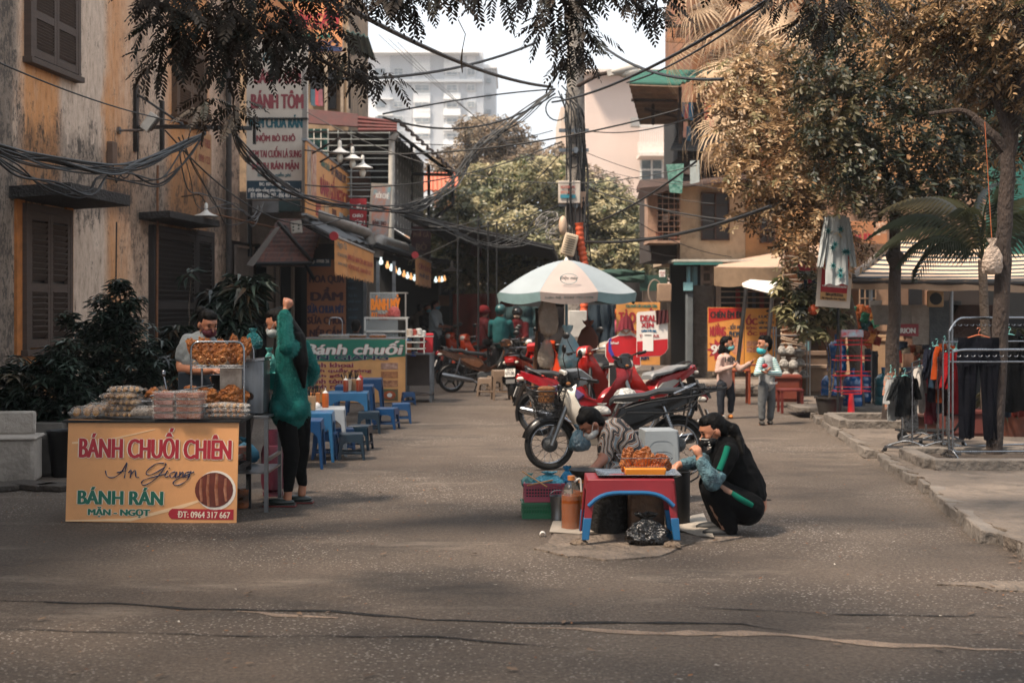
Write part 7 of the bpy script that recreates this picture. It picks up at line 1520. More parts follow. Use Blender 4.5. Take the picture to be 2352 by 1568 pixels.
q=s.L(1437,748);MB().grid(lambda u,v:(q[0]+(u-.5)*.17*(1+.5*v),-.03-.035*math.sin(u*math.pi)-.008*math.sin(u*26)*v,q[1]+.09-.15*v-.02*math.cos(u*6)+.04*math.sin(u*math.pi)*(1-v)),22,8,.006).build('draped_cloth',mat('#7a2430',.9,var=.3,sc=14),s.e)
s=Sign('promotion_board','rounded white and red DEAL XỊN sale board with a maroon rag over one corner','sign',1460,714,1534,824,19.4,None)
rr_=[(1472,716),(1528,712),(1533,718),(1534,800),(1528,810),(1516,818),(1462,820),(1462,722),(1465,717)]
s.poly(rr_,mat('#d8d0c8',.5,var=.08),'board',.02);s.poly([(1463,784),(1533,778),(1533,800),(1527,810),(1516,817),(1463,819)],mat('#b3141e',.5),'red_field',.023)
s.text([('DEAL',1471,724,1506,738,RED,1.2),('XỊN',1473,741,1500,754,RED,1.2),('GIẢM TỚI 70K',1473,756,1507,762,mat('#1f5a80',.5),.8),('THE BAR',1468,768,1514,775,RED,.3)],y=-.026);s.rect(1476,764,1500,806,WHT,'paper_sheet',.027)
s.rect(1480,768,1496,771,mat('#77716c',.6),'paper_line',.029)
q=s.L(1505,712);MB().grid(lambda u,v:(q[0]+u*.17+.01*v,-.045-.01*math.sin(u*19+v*3),q[1]-v*(.2-.03*u)),14,8,.008).build('rag',mat('#451418',.95,var=.3),s.e)
o=P(1500,905,19.5);o.z=0;tag(MB().tube([(0,0,0),(0,0,.75)],.02,8).box((0,0,.01),(.3,.2,.02)).build('sign_post',STEEL),'steel post under the sale board','post',loc=V((o.x,19.55,0)))
# ================================================================ the street seller's low table and pots
zt=9.62;t0=V(((1444-CX)*zt/F,zt,.045))
plast('plastic_table','scuffed red plastic table with bright blue lower legs, propped on stone chunks','table',t0,0,.645,.4,plastic('#7c1822',.45),d=.42,legm=plastic('#165a88'),edge=plastic('#165a88'))
for (x,y,lb) in ((1331,1255,'stone chunk under the table leg near the oil jug'),(1546,1262,'stone chunk under the table leg near the black bag')):
 a=G(x,y);r=random.Random(x);mb=MB().ell((0,0,.02),(.06,.045,.03),12);mb.v=[v+V((r.uniform(-.008,.008),r.uniform(-.008,.008),r.uniform(-.006,.006))) for v in mb.v];tag(mb.build('stone',mat('#7a6a5a',.95,var=.4,bump=.5),smooth=False),lb,'stone',loc=V((a.x,a.y+.03,0)))
ty=t0.z+.4;q=lambda x,z,dy=0:V(((x-CX)*z/F,z+dy,0))
e=T('steel_tray','shallow steel tray on the red table','tray',q(1464,zt)+V((0,.02,ty+.003)));MB().grid(lambda u,v:((u-.5)*.56,(v-.5)*.36,.022*max(abs(u*2-1),abs(v*2-1))**10),24,20,.003).build('tray',CHROME,e)
e=T('orange_basket','orange plastic draining basket standing in the steel tray','basket',q(1479,zt)+V((0,-.02,ty+.008)));MB().box((0,0,.028),(.26,.2,.055),tap=1.08).build('basket',plastic('#d8822a'),e,bev=.008)
mb=MB();
for zz,w_,d_ in ((.065,.27,.2),(.125,.36,.24)):mb.tube([(-w_/2,-d_/2,zz),(w_/2,-d_/2,zz),(w_/2,d_/2,zz),(-w_/2,d_/2,zz)],.003,6,closed=True)
for i in range(16):
 for y in (-1,1):x=-.13+.26*i/15;mb.tube([(x,y*.1,.06),(x*1.35,y*.12,.125)],.0018,4)
mb.build('wire_rim',CHROME,e)
for i,(x,y,w_,h,dy,rt_,lb) in enumerate(((1437,1057,13,28,.0,(12,6,0),'narrow one at the basket end'),(1448,1052,13,27,.05,(10,-4,0),'second one behind the narrow one'),(1474,1054,19,28,-.02,(14,3,0),'broad one in the middle'),(1486,1050,17,25,.05,(10,-6,0),'one behind the broad cake'),(1519,1064,23,23,-.02,(14,0,0),'dark round one nearest the squatting woman'))):
 tag(cake(MB(),(0,0,0),w_*zt/F,h*zt/F,.013,rt_,60+i).build('fried_cake',FRYD if i==4 else FRY),'knobbly fried cake in the orange basket, '+lb,'fried cake','fried cakes in the basket',loc=P(x,y,zt+dy))
CHAR=mat('#16130f',.8,var=.5,sc=6,bump=.3,grime=.3)
e=T('charcoal_stove','soot-blackened drum stove under the red table','stove',q(1398,10.0));MB().lathe((0,0,0),[(.13,0),(.135,.05),(.125,.3),(.14,.31),(.12,.31)],24).build('drum',CHAR,e)
e=T('burnt_tin','burnt square tin with peeling brown patches beneath the table','tin',q(1482,9.95),4);MB().box((0,0,.16),(.24,.22,.32)).build('tin',mat('#191512',.7,col2='#6a4c34',sc=5,bump=.2),e,bev=.01)
e=T('stock_pot','tall black cooking pot with a steel handle next to the squatting woman','pot',q(1556,10.3));MB().lathe((0,0,0),[(.085,0),(.09,.01),(.092,.39),(.1,.4),(.088,.4),(.086,.02)],24,cap=False).build('pot',mat('#18181a',.5,.3,var=.4,bump=.05),e);MB().tube(rbend([(.09,0,.37),(.16,-.02,.42),(.15,-.03,.36),(.095,0,.32)],.02),.007,8).build('handle',CHROME,e)
bag('glossy black rubbish bag slumped under the table',q(1486,9.45),.3,.21,mat('#0b0c0e',.18,var=.3,bump=1,sc=9,bsc=16,spec=.8),51,'rubbish_bag')
e=T('wok','dark shallow pan where the bent woman works','pan',q(1352,10.2)+V((0,.1,.33)));MB().lathe((0,0,0),[(.05,0),(.12,.05),(.14,.08),(.115,.05),(.05,.01)],24,cap=False).build('pan',BLACKP,e);MB().lathe((0,0,-.33),[(.11,0),(.12,.32)],18).build('pan_stand',CHAR,e)
oiljug('large clear jug of amber oil with a tan cap beside the red table',q(1312,10.05),.072,.39,.66);oiljug('amber oil jug half hidden behind the blue table leg',q(1336,10.25),.066,.34,.8)
e=T('metal_pail','ribbed tin pail between green crate and oil jug','pail',q(1283,10.45));MB().lathe((0,0,0),[(.052,0),(.056,.05),(.054,.06),(.064,.19),(.068,.2),(.06,.2),(.05,.02)],20,cap=False).build('pail',STEEL,e);MB().tube([(.065*math.cos(a/4),.0,.2+.04*math.sin(a/4)) for a in range(13)],.003,5).build('handle',STEEL,e)
def crate(name,lb,p,w_,d_,h,m,rows,cat):
 e=T(name,lb,cat,p,2);mb=MB();t=.008
 mb.box((0,0,.006),(w_*.92,d_*.92,.012))
 for (a,b,sx_,sy_) in ((0,-1,1,0),(0,1,1,0),(-1,0,0,1),(1,0,0,1)):
  L_=w_ if sx_ else d_
  for zz,hh in ((.02,.04),(h-.014,.028)):mb.box((a*w_/2*.97,b*d_/2*.97,zz),(L_ if sx_ else t,t if sx_ else L_-.018,hh))
  n=int(L_/.022)
  for i in range(n+1):
   o_=-L_/2+.012+(L_-.024)*i/n;mb.box((a*w_/2*.97+sx_*o_,b*d_/2*.97+sy_*o_,h/2),(.007 if sx_ else t*.8,t*.8 if sx_ else .007,h-.03))
  for j in range(rows):mb.box((a*w_/2*.97,b*d_/2*.97,.045+(h-.07)*(j+.5)/rows),(L_-.004 if sx_ else t*.7,t*.7 if sx_ else L_-.02,.008))
 mb.box((0,-d_/2*.985,h-.006),(w_*1.05,.016,.014)).box((0,d_/2*.985,h-.006),(w_*1.05,.016,.014)).build('shell',m,e,smooth=False);return e
crate('green_crate','small green plastic crate under the pink basket',q(1239,10.75),.27,.22,.12,plastic('#2a6e4c'),1,'crate')
tag(MB().box((0,0,.06),(.25,.2,.1)).build('crate_contents',mat('#2c7a52',.7,var=.3)),'green cardboard liner filling the small green crate','liner',loc=q(1239,10.75)+V((0,0,.003)))
crate('pink_basket','pink latticed plastic basket stacked on the green crate',q(1248,10.78)+V((0,0,.122)),.3,.24,.14,plastic('#a04458'),3,'basket')
tag(MB().box((0,0,.06),(.26,.2,.1)).build('basket_contents',mat('#2a4048',.7,var=.5)),'dark bundled goods inside the pink basket','goods',loc=q(1248,10.78)+V((0,0,.13)))
BB=mat('#4a9fb8',.25,var=.4,alpha=.92,bump=.7,sc=6,bsc=14)
bag('pale blue knotted bag filling the pink basket',q(1262,10.75)+V((0,0,.225)),.24,.11,BB,61,sy=.8);bag('bright blue bag at the basket rim by the oil jug',q(1302,10.8)+V((0,0,.2)),.12,.17,mat('#1a78a8',.3,bump=.6),62);bag('small greenish clear bag at the basket corner',q(1216,10.78)+V((0,0,.22)),.12,.1,mat('#6aa8a8',.3,alpha=.8,bump=.6),63)
tag(MB().box((0,0,0),(.22,.02,.006),(8,32,0)).box((.04,.03,-.03),(.2,.018,.006),(8,-12,0)).build('wood_skewer',mat('#b98a5a',.7)),'pair of wooden sticks lying over the pink basket edge','sticks',loc=q(1228,10.62)+V((0,0,.3)))
for (pts,lb) in ((((1262,1228),(1330,1230),(1420,1222),(1395,1200),(1270,1206)),'dirty white cardboard sheet beneath the oil jugs'),(((1556,1224),(1600,1234),(1640,1243),(1616,1186),(1590,1188),(1560,1205)),'crumpled whitish cardboard sheet between the black pot and the squatting woman')):
 mb=MB();r=random.Random(len(lb));c=G(*pts[0]);P_=[]
 for p in pts:g=G(*p)-c;P_.append((g.x,g.y,.014+r.uniform(0,.02)))
 n=len(P_);m_=sum((V(p) for p in P_),V())/n+V((0,0,.01));mb.add([*P_,tuple(m_)],[(i,(i+1)%n,n) for i in range(n)]);o=mb.build('cardboard_sheet',mat('#a39a8e',.9,var=.3,sc=5,grime=.5),smooth=False);so_=o.modifiers.new('s','SOLIDIFY');so_.thickness=.005;tag(o,lb,'cardboard',loc=c)
tag(MB().lathe((0,0,.015),[(.018,-.02),(.022,.02),(.018,.02)],12,'Y',cap=False).build('paper_cup',WHITEP),'tiny white cup lying on the ground by the cardboard','cup',loc=G(1238+148,1232)-V((.42,0,0)))
# stack of grey stools
for i in range(3):plast('plastic_stool','grey plastic stool, '+('bottom','middle','top')[i]+' of the nested stack behind the fried cakes','stool',V(((1512-CX)*11.6/F,11.6,.0+i*.085)),6,.30,.42,plastic('#8f969a'),'nested grey stools')
# ================================================================ people: continuous bodies grown from tapered limbs, then clothes
def blob(name,m,parent,prims,vox=.008,sm=4,disp=0,ds=.05):
 mb=MB()
 for p in prims:
  if len(p)==4 and not isinstance(p[1],tuple) or (len(p)==4 and len(p[1])==3 and not isinstance(p[3],tuple)):
   a,b,r0,r1=V(p[0]),V(p[1]),p[2],p[3];d=b-a
   if d.length<1e-5:d=V((0,0,1e-4));b=a+d
   t=d.normalized();L_=[]
   for i in range(4):an=R(90-i*30+0);L_.append((a-t*r0*math.sin(an),max(r0*math.cos(an),r0*.05)))
   for i in range(4):an=R(i*30);L_.append((b+t*r1*math.sin(an),max(r1*math.cos(an),r1*.05)))
   mb.tube([q for q,_ in L_],[r for _,r in L_],14)
  else:mb.ell(p[0],p[1],16,p[2] if len(p)>2 else None)
 o=mb.build(name,m,parent,ang=180);r=o.modifiers.new('r','REMESH');r.mode='VOXEL';r.voxel_size=vox;r.use_smooth_shade=True
 if sm:s_=o.modifiers.new('s','SMOOTH');s_.iterations=sm;s_.factor=.5
 if disp:
  tx=bpy.data.textures.new('folds','CLOUDS');tx.noise_scale=ds;d=o.modifiers.new('d','DISPLACE');d.texture=tx;d.strength=disp;d.mid_level=.5
 return o
SKIN=mat('#b07a5c',.5,col2='#96604a',sc=6,bump=.02);SKIND=mat('#8a5a44',.5,col2='#724636',sc=6,bump=.02);HAIR=mat('#050404',.6,var=.4,sc=30,stretch=(1,1,.2),bump=.1,bsc=90,spec=.12)
def headprims(c,f,s=1,yaw=0):
 c=V(c);f=V(f).normalized();u0=V((0,0,1));sd=f.cross(u0).normalized();u=sd.cross(f).normalized();g=lambda a,b,d:tuple(c+(f*a+sd*b+u*d)*s)
 Rm=MX((sd,f,u)).transposed().to_euler();e=tuple(math.degrees(x) for x in Rm)
 pr=[(g(0,0,.015),(.074*s,.092*s,.1*s),e),(g(.03,0,-.045),(.055*s,.06*s,.065*s),e),(g(.085,0,-.005),g(.104,0,-.03),.008*s,.013*s),(g(.05,0,.03),(.055*s,.045*s,.03*s),e),(g(.04,0,-.085),(.032*s,.04*s,.025*s),e),(g(.086,0,-.058),(.022*s,.012*s,.01*s),e)]
 for k in (1,-1):pr+=[(g(-.005,.076*k,-.01),(.012*s,.02*s,.03*s),e),(g(.055,.035*k,-.02),(.022*s,.03*s,.025*s),e)]
 return pr,g,e
def hand(w_,d,n,s=1,curl=.5,side=1):
 """palm, four unequal bent fingers and a thumb; w_ wrist, d along the hand, n palm normal"""
 w_,d=V(w_),V(d).normalized();n=V(n);n=(n-d*n.dot(d)).normalized();t=d.cross(n)*side;pr=[(tuple(w_),tuple(w_+d*.05*s),.022*s,.026*s)]
 for i,(o_,l) in enumerate(((-.03,.062),(-.01,.074),(.01,.07),(.029,.056))):
  a=w_+d*.06*s+t*o_*s;pr.append((tuple(w_+d*.03*s+t*o_*.7*s),tuple(a),.013*s,.0105*s));b=a+(d*math.cos(curl*.6)+n*math.sin(curl*.6))*l*.5*s;c=b+(d*math.cos(curl*1.6)+n*math.sin(curl*1.6))*l*.5*s
  pr+=[(tuple(a),tuple(b),.0095*s,.0088*s),(tuple(b),tuple(c),.0088*s,.0065*s)]
 a=w_+d*.02*s-t*.022*s;b=a-t*.022*s+d*.03*s+n*.015*s;c=b+d*.028*s+n*.02*s+t*.004*s
 return pr+[(tuple(a),tuple(b),.013*s,.011*s),(tuple(b),tuple(c),.0105*s,.0075*s)]
def limbp(*ps):
 """chain of (point, radius)"""
 return [(tuple(a[0]),tuple(b[0]),a[1],b[1]) for a,b in zip(ps,ps[1:])]
def strands(parent,prims,vox):
 r=random.Random(11);vs,fs=[],[]
 for i in range(2600 if vox<.0085 else 1200 if vox<.01 else 300):
  pr=prims[i%len(prims)];d=V((r.gauss(0,1),r.gauss(0,1),r.gauss(0,1))).normalized()
  if len(pr)==4:t=r.random();a=V(pr[0]).lerp(V(pr[1]),t)+d*(pr[2]+(pr[3]-pr[2])*t)*.98
  else:R_=rot(pr[2]) if pr[2] else MX();a=V(pr[0])+(R_@V((d.x*pr[1][0],d.y*pr[1][1],d.z*pr[1][2])))*.98
  c=d.orthogonal().normalized()*.0014;tip=a+V((d.x*.012,d.y*.012,-.028))*r.uniform(.4,1.1)+V((r.uniform(-.006,.006),r.uniform(-.006,.006),0));b=len(vs);vs+=[a-c,a+c,tip];fs.append((b,b+1,b+2))
 MB().add(vs,fs).build('hair_strands',HAIR,parent,smooth=False)
class Person:
 def __init__(s,lb,px,z):
  s.z=z;s.px=px;s.g=HY+EH*F/z;s.e=T('person',lb,'person',V(((px-CX)*z/F,z,0)))
 def q(s,x,y,d=0):return (((x-CX)*(s.z+d)-(s.px-CX)*s.z)/F,d,EH-(y-HY)*(s.z+d)/F)
 def face(s,c,f,sc=1,eye=True):
  pr,g,e=headprims(c,f,sc)
  s.hp,s.hg,s.he,s.hs=pr,g,e,sc
  if eye:
   for k in (1,-1):
    MB().ell(g(.084,.031*k,.006),(.014*sc,.008*sc,.0055*sc),10,e).build('eye',mat('#1a1210',.2,var=.1,bump=0),s.e);MB().ell(g(.089,.033*k,.026),(.019*sc,.007*sc,.0035*sc),8,e).build('eyebrow',HAIR,s.e)
  return pr
 def mask(s,m,low=0,loops=True):
  g,e,sc=s.hg,s.he,s.hs;o=blob('face_mask',m,s.e,[(g(.045,0,-.055-low),(.062*sc,.068*sc,.047*sc),e),(g(.085,0,-.035-low),(.03*sc,.028*sc,.026*sc),e)],.006,3)
  if loops:
   for k in (1,-1):MB().tube([g(.05,.06*k,-.03-low),g(.02,.078*k,0),g(-.008,.082*k,.015),g(-.01,.078*k,-.03),g(.03,.064*k,-.08-low)],.0022*sc,5).build('ear_loop',m,s.e)
 def hair(s,extra=(),vox=.007,m=None,vol=1,back=.022):
  g,e,sc=s.hg,s.he,s.hs;strands(s.e,[(g(-back,0,.03),(.083*sc*vol,.088*sc*vol,.094*sc*vol),e),(g(-.05,0,-.02),(.07*sc,.05*sc,.07*sc),e)]+list(extra),vox)
  return blob('hair',m or HAIR,s.e,[(g(-back,0,.03),(.083*sc*vol,.088*sc*vol,.094*sc*vol),e),(g(.022,0,.072),(.066*sc,.06*sc,.05*sc),e),(g(-.05,0,-.02),(.07*sc,.05*sc,.07*sc),e)]+list(extra),vox,3,.006,.012)
  # --- woman in the teal fluffy jumper, seen in side-back view, arm raised over her face
p=Person('woman in a long fluffy teal jumper and black leggings, one arm raised over her head',665,11.36);q=p.q
fr=p.face(q(640,742,.0),(-1,.1,-.28),1.04)
Lw,Lf=q(655,709,-.12),q(652,700,-.12)
body=fr+limbp((q(668,950),.12),(q(668,880),.105),(q(672,800),.115),(q(666,770),.05),(q(648,752),.045))
for (hx_,kx,ax_,hy_,ky,ay,d0) in ((655,670,662,950,1040,1128,-.07),(690,692,695,950,1035,1115,.12)):body+=limbp((q(hx_,hy_,d0*.6),.08),(q(kx,ky,d0),.058),(q(kx-4,ky+38,d0),.05),(q(ax_,ay,d0),.032),(q(ax_-2,ay+18,d0),.034))
body+=limbp((q(684,792,-.12),.045),(q(657,798,-.28),.038),(q(654,715,-.15),.026))+hand(q(656,709,-.12),(.25,.1,.9),(-.2,.5,-.1),1,1.5)
body+=limbp((q(694,800,.14),.045),(q(724,858,.16),.036),(q(700,880,.14),.028))+hand(q(700,880,.14),(-.9,0,-.3),(0,-1,0),1,.6)
body+=[(q(648,1152,-.07),(.085,.035,.028),None),(q(682,1146,.12),(.085,.035,.026),None)]
blob('body',SKIN,p.e,body,.0065,3)
TW=mat('#1a5a56',.95,var=.3,sc=9,bump=.15,bsc=60,spec=.1)
sw=limbp((q(668,778),.075),(q(670,805),.125),(q(668,860),.125),(q(665,925),.148),(q(664,950),.145))+limbp((q(684,795,-.1),.07),(q(658,798,-.27),.062),(q(655,760,-.22),.055),(q(654,722,-.16),.046))+limbp((q(690,795,.1),.075),(q(720,852,.15),.058),(q(704,876,.13),.048))+[(q(643,938),(.095,.165,.11),None),(q(688,938),(.085,.16,.11),None),(q(666,950),(.12,.17,.075),None)]
blob('jumper',TW,p.e,sw,.01,6,.012,.09)
def fuzz(parent,prims,n,ln,m,seed):
 r=random.Random(seed);vs,fs=[],[]
 for i in range(n):
  pr=prims[int(r.random()**1*len(prims))]
  if len(pr)==4 and isinstance(pr[3],float):t=r.random();c=V(pr[0]).lerp(V(pr[1]),t);rad=pr[2]+(pr[3]-pr[2])*t;ax=(V(pr[1])-V(pr[0])).normalized()
  else:c=V(pr[0]);rad=min(pr[1]);ax=V((0,0,1));c=c+V((0,0,r.uniform(-1,1)*pr[1][2]*.5))
  d=V((r.gauss(0,1),r.gauss(0,1),r.gauss(0,1)));d=(d-ax*d.dot(ax)*.85).normalized();a=c+d*rad*.97;s_=d.orthogonal().normalized()*.0016;tip=a+d*ln*r.uniform(.5,1.2)+V((0,0,-ln*r.uniform(.3,1.1)));b=len(vs);vs+=[a-s_,a+s_,tip];fs.append((b,b+1,b+2))
 o=MB().add(vs,fs).build('wool_fuzz',m,parent,smooth=False);return o
fuzz(p.e,sw,11000,.02,mat('#226e68',.9,var=.3),5)
g=p.hg;blob('leggings',mat('#070809',.9,var=.3,bump=.1,spec=.12),p.e,[x for (a,kx,ax2,b_,ky,ay,d0) in ((655,670,662,945,1040,1128,-.07),(690,692,695,945,1035,1115,.12)) for x in limbp((q(a,b_+8,d0*.6),.088),(q(kx,ky,d0),.066),(q(kx-4,ky+38,d0),.058),(q(ax2,ay-6,d0),.04))],.01,3,.008,.05)
p.hair([(q(652,742,-.02),q(682,780,-.1),.088,.075),(q(682,780,-.12),q(692,835,-.17),.07,.06),(q(692,835,-.17),q(698,888,-.19),.055,.016)],.009)
for k in (1,-1):MB().tube([g(.1,.035*k+.022*math.cos(a/2),.004+.02*math.sin(a/2)) for a in range(13)],.0025,5).build('glasses',BLACKP,p.e)
p.mask(mat('#b9c0c0',.8))
for (x,y,d0) in ((640,1156,-.07),(680,1150,.12)):
 mb=MB();c=q(x,y,d0);mb.ell((c[0]-.0,d0,.035),(.13,.05,.035),16).box((c[0]+.01,d0,.012),(.25,.09,.022));o=mb.build('clog',mat('#14201d',.35,var=.2),p.e,bev=.004)
 MB().box((c[0]+.01,d0,.008),(.262,.1,.012)).build('sole',mat('#6a1f1c',.6),o,bev=.003)
 # --- vendor in grey tee
p=Person('vendor in a grey T-shirt, apron and maroon face mask working behind the snack stall',452,12.3);q=p.q
fr=p.face(q(477,744,-.03),(.62,-.72,-.32),1.02)
arm=limbp((q(432,782,-.02),.055),(q(416,838,-.06),.046),(q(418,848,-.1),.045),(q(470,852,-.3),.034),(q(488,850,-.34),.027));arm2=limbp((q(488,790,.05),.05),(q(512,830,-.1),.042),(q(505,850,-.3),.03))
body=fr+arm+arm2+limbp((q(462,775),.05),(q(474,758,-.01),.048))+limbp((q(455,1010),.12),(q(452,870),.12),(q(456,800),.13))+hand(q(488,850,-.34),(.9,-.3,.1),(0,0,-1),1,.7)+hand(q(504,851,-.31),(-.2,-.6,-.6),(-.5,0,-.5),1,.7,-1)+limbp((q(440,1010),.09),(q(440,1100),.05))+limbp((q(466,1010),.09),(q(466,1100),.05))
blob('body',SKIN,p.e,body,.0065,3)
GT=mat('#7c8284',.9,var=.2,sc=6,bump=.1)
blob('t_shirt',GT,p.e,limbp((q(455,930),.155),(q(450,870),.15),(q(455,810),.165),(q(462,790),.12),(q(464,779),.07))+limbp((q(434,788,-.02),.085),(q(420,818,-.05),.075))+limbp((q(482,792,.04),.08),(q(498,812,-.04),.07)),.011,4,.03,.1)
MB().box((.03,-.17,.78),(.3,.02,.5),(0,0,6)).build('apron',mat('#1f2a34',.8),p.e,bev=.01);blob('trousers',mat('#17181c',.8),p.e,limbp((q(440,950),.11),(q(440,1108),.06))+limbp((q(466,950),.11),(q(466,1108),.06)),.015)
p.mask(mat('#4e1222',.8,var=.2));p.hair([(q(462,714,.06),(.05,.05,.045),None)])
tag(MB().box((0,0,0),(.14,.02,.03),(0,20,20)).build('cloth_pad',WHITEP,bev=.008),'folded white cloth in the stall vendor’s hand','cloth',loc=V(P(512,852,11.95)))
e=T('cooking_pot','black pot in front of the stall vendor','pot',P(508,895,11.7));MB().lathe((0,0,0),[(.07,0),(.085,.12),(.09,.125),(.075,.12)],20).build('pot',BLACKP,e)
# --- woman bending over the pan, patterned blouse
p=Person('woman in a black, cream and rust patterned blouse bending over the pan, white face mask',1410,11.0);q=p.q
fr=p.face(q(1358,972,-.05),(-.72,-.2,-.72),1.0)
ar=limbp((q(1398,1002,-.14),.052),(q(1388,1045,-.2),.042),(q(1384,1056,-.25),.04),(q(1362,1078,-.34),.028));ar2=limbp((q(1418,1000,.14),.05),(q(1392,1050,.1),.04),(q(1362,1076,-.1),.028))
legs=limbp((q(1450,1095,-.1),.09),(q(1385,1078,-.16),.062),(q(1420,1160,-.1),.036),(q(1400,1168,-.1),.03))+limbp((q(1450,1095,.1),.09),(q(1385,1078,.16),.062),(q(1420,1160,.1),.036),(q(1400,1168,.1),.03))
blob('body',SKIND,p.e,fr+ar+ar2+legs+limbp((q(1372,975,-.04),.05),(q(1400,992),.055))+limbp((q(1412,1005),.12),(q(1438,1045),.12),(q(1450,1092),.12))+hand(q(1362,1078,-.34),(-.9,-.1,-.3),(-.2,0,-1),1,.6)+hand(q(1362,1076,-.1),(-.9,-.2,-.25),(-.1,0,-1),1,.8,-1),.0065,3)
def blouse():
 m=bpy.data.materials.new('patterned_blouse');m.use_nodes=True;t=m.node_tree;b=t.nodes['Principled BSDF'];tc=nd(t,'ShaderNodeTexCoord');wv=nd(t,'ShaderNodeTexWave');wv.inputs['Scale'].default_value=5;wv.inputs['Distortion'].default_value=16;wv.inputs['Detail'].default_value=1;wv.inputs['Detail Scale'].default_value=1.3
 t.links.new(tc.outputs['Object'],wv.inputs[0]);r=nd(t,'ShaderNodeValToRGB');r.color_ramp.interpolation='CONSTANT';E_=r.color_ramp.elements
 for p_,c in ((0,'#121216'),(.3,'#c7b19b'),(.42,'#17171b'),(.6,'#8a3a2a'),(.68,'#131317'),(.82,'#b9a48e'),(.92,'#6f7a80')):
  q_=E_[0] if p_==0 else E_.new(p_);q_.color=(*lin(c),1)
 t.links.new(wv.outputs[0],r.inputs[0]);t.links.new(r.outputs[0],b.inputs['Base Color']);b.inputs['Roughness'].default_value=.7;return m
blob('blouse',blouse(),p.e,limbp((q(1392,990),.07),(q(1412,1002),.145),(q(1438,1040),.155),(q(1450,1078),.155),(q(1450,1100),.14))+limbp((q(1398,1002,-.13),.075),(q(1388,1048,-.19),.062))+limbp((q(1418,1002,.13),.075),(q(1394,1046,.11),.06)),.011,4,.025,.09)
blob('trousers',blouse(),p.e,[(a,b,r0+.015,r1+.015) for a,b,r0,r1 in legs[:2]+legs[3:5]],.014,3)
p.mask(mat('#c9cac6',.8));p.hair([(q(1344,944,.03),(.05,.05,.042),None)],vol=1.02)
MB().ell(q(1356,1084,-.36),(.055,.04,.02),12).build('glove',mat('#cfc4b4',.6,bump=.3),p.e)
# --- squatting woman in black tracksuit
p=Person('woman squatting in a black tracksuit with teal stripes, striped mask and ponytail',1668,9.95);q=p.q;z0=-.1
fr=p.face(q(1638,988,0),(-.93,-.18,-.35),1.0)
L1=limbp((q(1716,1165,-.1),.1),(q(1636,1122,-.2),.065),(q(1655,1170,-.17),.055),(q(1676,1214,-.14),.04));L2=limbp((q(1716,1165,.1),.1),(q(1630,1112,.14),.065),(q(1645,1165,.12),.055),(q(1662,1208,.1),.04))
A1=limbp((q(1672,1040,-.17),.052),(q(1640,1104,-.26),.042),(q(1634,1098,-.28),.04),(q(1607,1052,-.27),.028));A2=limbp((q(1665,1042,.16),.052),(q(1606,1058,.12),.042),(q(1558,1068,.0),.028))
blob('body',SKIN,p.e,fr+L1+L2+A1+A2+limbp((q(1648,1010,.0),.048),(q(1662,1030),.055))+limbp((q(1676,1050),.13),(q(1700,1100),.13),(q(1716,1155),.14))+hand(q(1607,1052,-.27),(-.25,.05,.95),(-.5,.5,.2),1,1.2)+hand(q(1558,1068,.0),(-.8,-.1,-.5),(-.1,0,-1),1,.8,-1)+[(q(1655,1228,-.14),(.1,.04,.03),None),(q(1640,1222,.1),(.1,.04,.03),None)],.0065,3)
BK=mat('#07080a',.9,var=.35,sc=5,bump=.12,spec=.12);CAMO=mat('#5b7f88',.8,col2='#1c2e3a',sc=14,bump=.2)
blob('jacket',BK,p.e,limbp((q(1656,1020),.075),(q(1676,1046),.14),(q(1698,1090),.148),(q(1712,1130),.15))+limbp((q(1672,1040,-.16),.08),(q(1652,1082,-.23),.066))+limbp((q(1665,1042,.15),.08),(q(1630,1052,.14),.062)),.011,4,.03,.11)
blob('sleeve_cover',CAMO,p.e,limbp((q(1648,1090,-.245),.062),(q(1637,1108,-.27),.06),(q(1630,1094,-.28),.058),(q(1611,1060,-.27),.042)),.009,3,.02,.04);blob('sleeve_cover',CAMO,p.e,limbp((q(1626,1056,.13),.055),(q(1604,1060,.11),.056),(q(1566,1067,.02),.038)),.009,3,.02,.04)
blob('trousers',BK,p.e,[(a,b,r0+.02,r1+.02) for a,b,r0,r1 in L1+L2]+[(q(1708,1162),(.15,.19,.135),None)],.012,4,.02,.1)
def stripe(nm,pts,w_,m):
 mb=MB();P_=rbend(pts,.06,5);mb.tube(P_,w_,10,flat=.3 if 0 else 1);return mb.build(nm,m,p.e)
TAN=mat('#86695a',.9,spec=.1);TEA=mat('#12604f',.9,spec=.1)
stripe('teal_stripe',[q(1726,1160,-.2),q(1712,1152,-.222),q(1695,1142,-.238),q(1676,1130,-.238)],.022,TEA);stripe('tan_stripe',[q(1678,1132,-.24),q(1650,1116,-.25),q(1630,1110,-.225),q(1622,1126,-.235),q(1640,1167,-.21),q(1664,1212,-.17)],.024,TAN)
stripe('teal_stripe',[q(1671,1026,-.22),q(1668,1038,-.238),q(1662,1056,-.258),q(1652,1080,-.285)],.022,TEA);MB().box(q(1650,1094,-.29),(.03,.02,.06),(0,25,0)).build('tan_patch',TAN,p.e)
p.mask(mat('#0f1012',.8));g=p.hg
for i in range(4):MB().tube([g(.112-.006*i,-.005,-.02-.02*i),g(.1-.006*i,.035,-.025-.02*i),g(.07,.056,-.035-.02*i)],.0025,5).tube([g(.112-.006*i,.005,-.02-.02*i),g(.1-.006*i,-.035,-.025-.02*i),g(.07,-.056,-.035-.02*i)],.0025,5).build('mask_stripe',WHITEP,p.e)
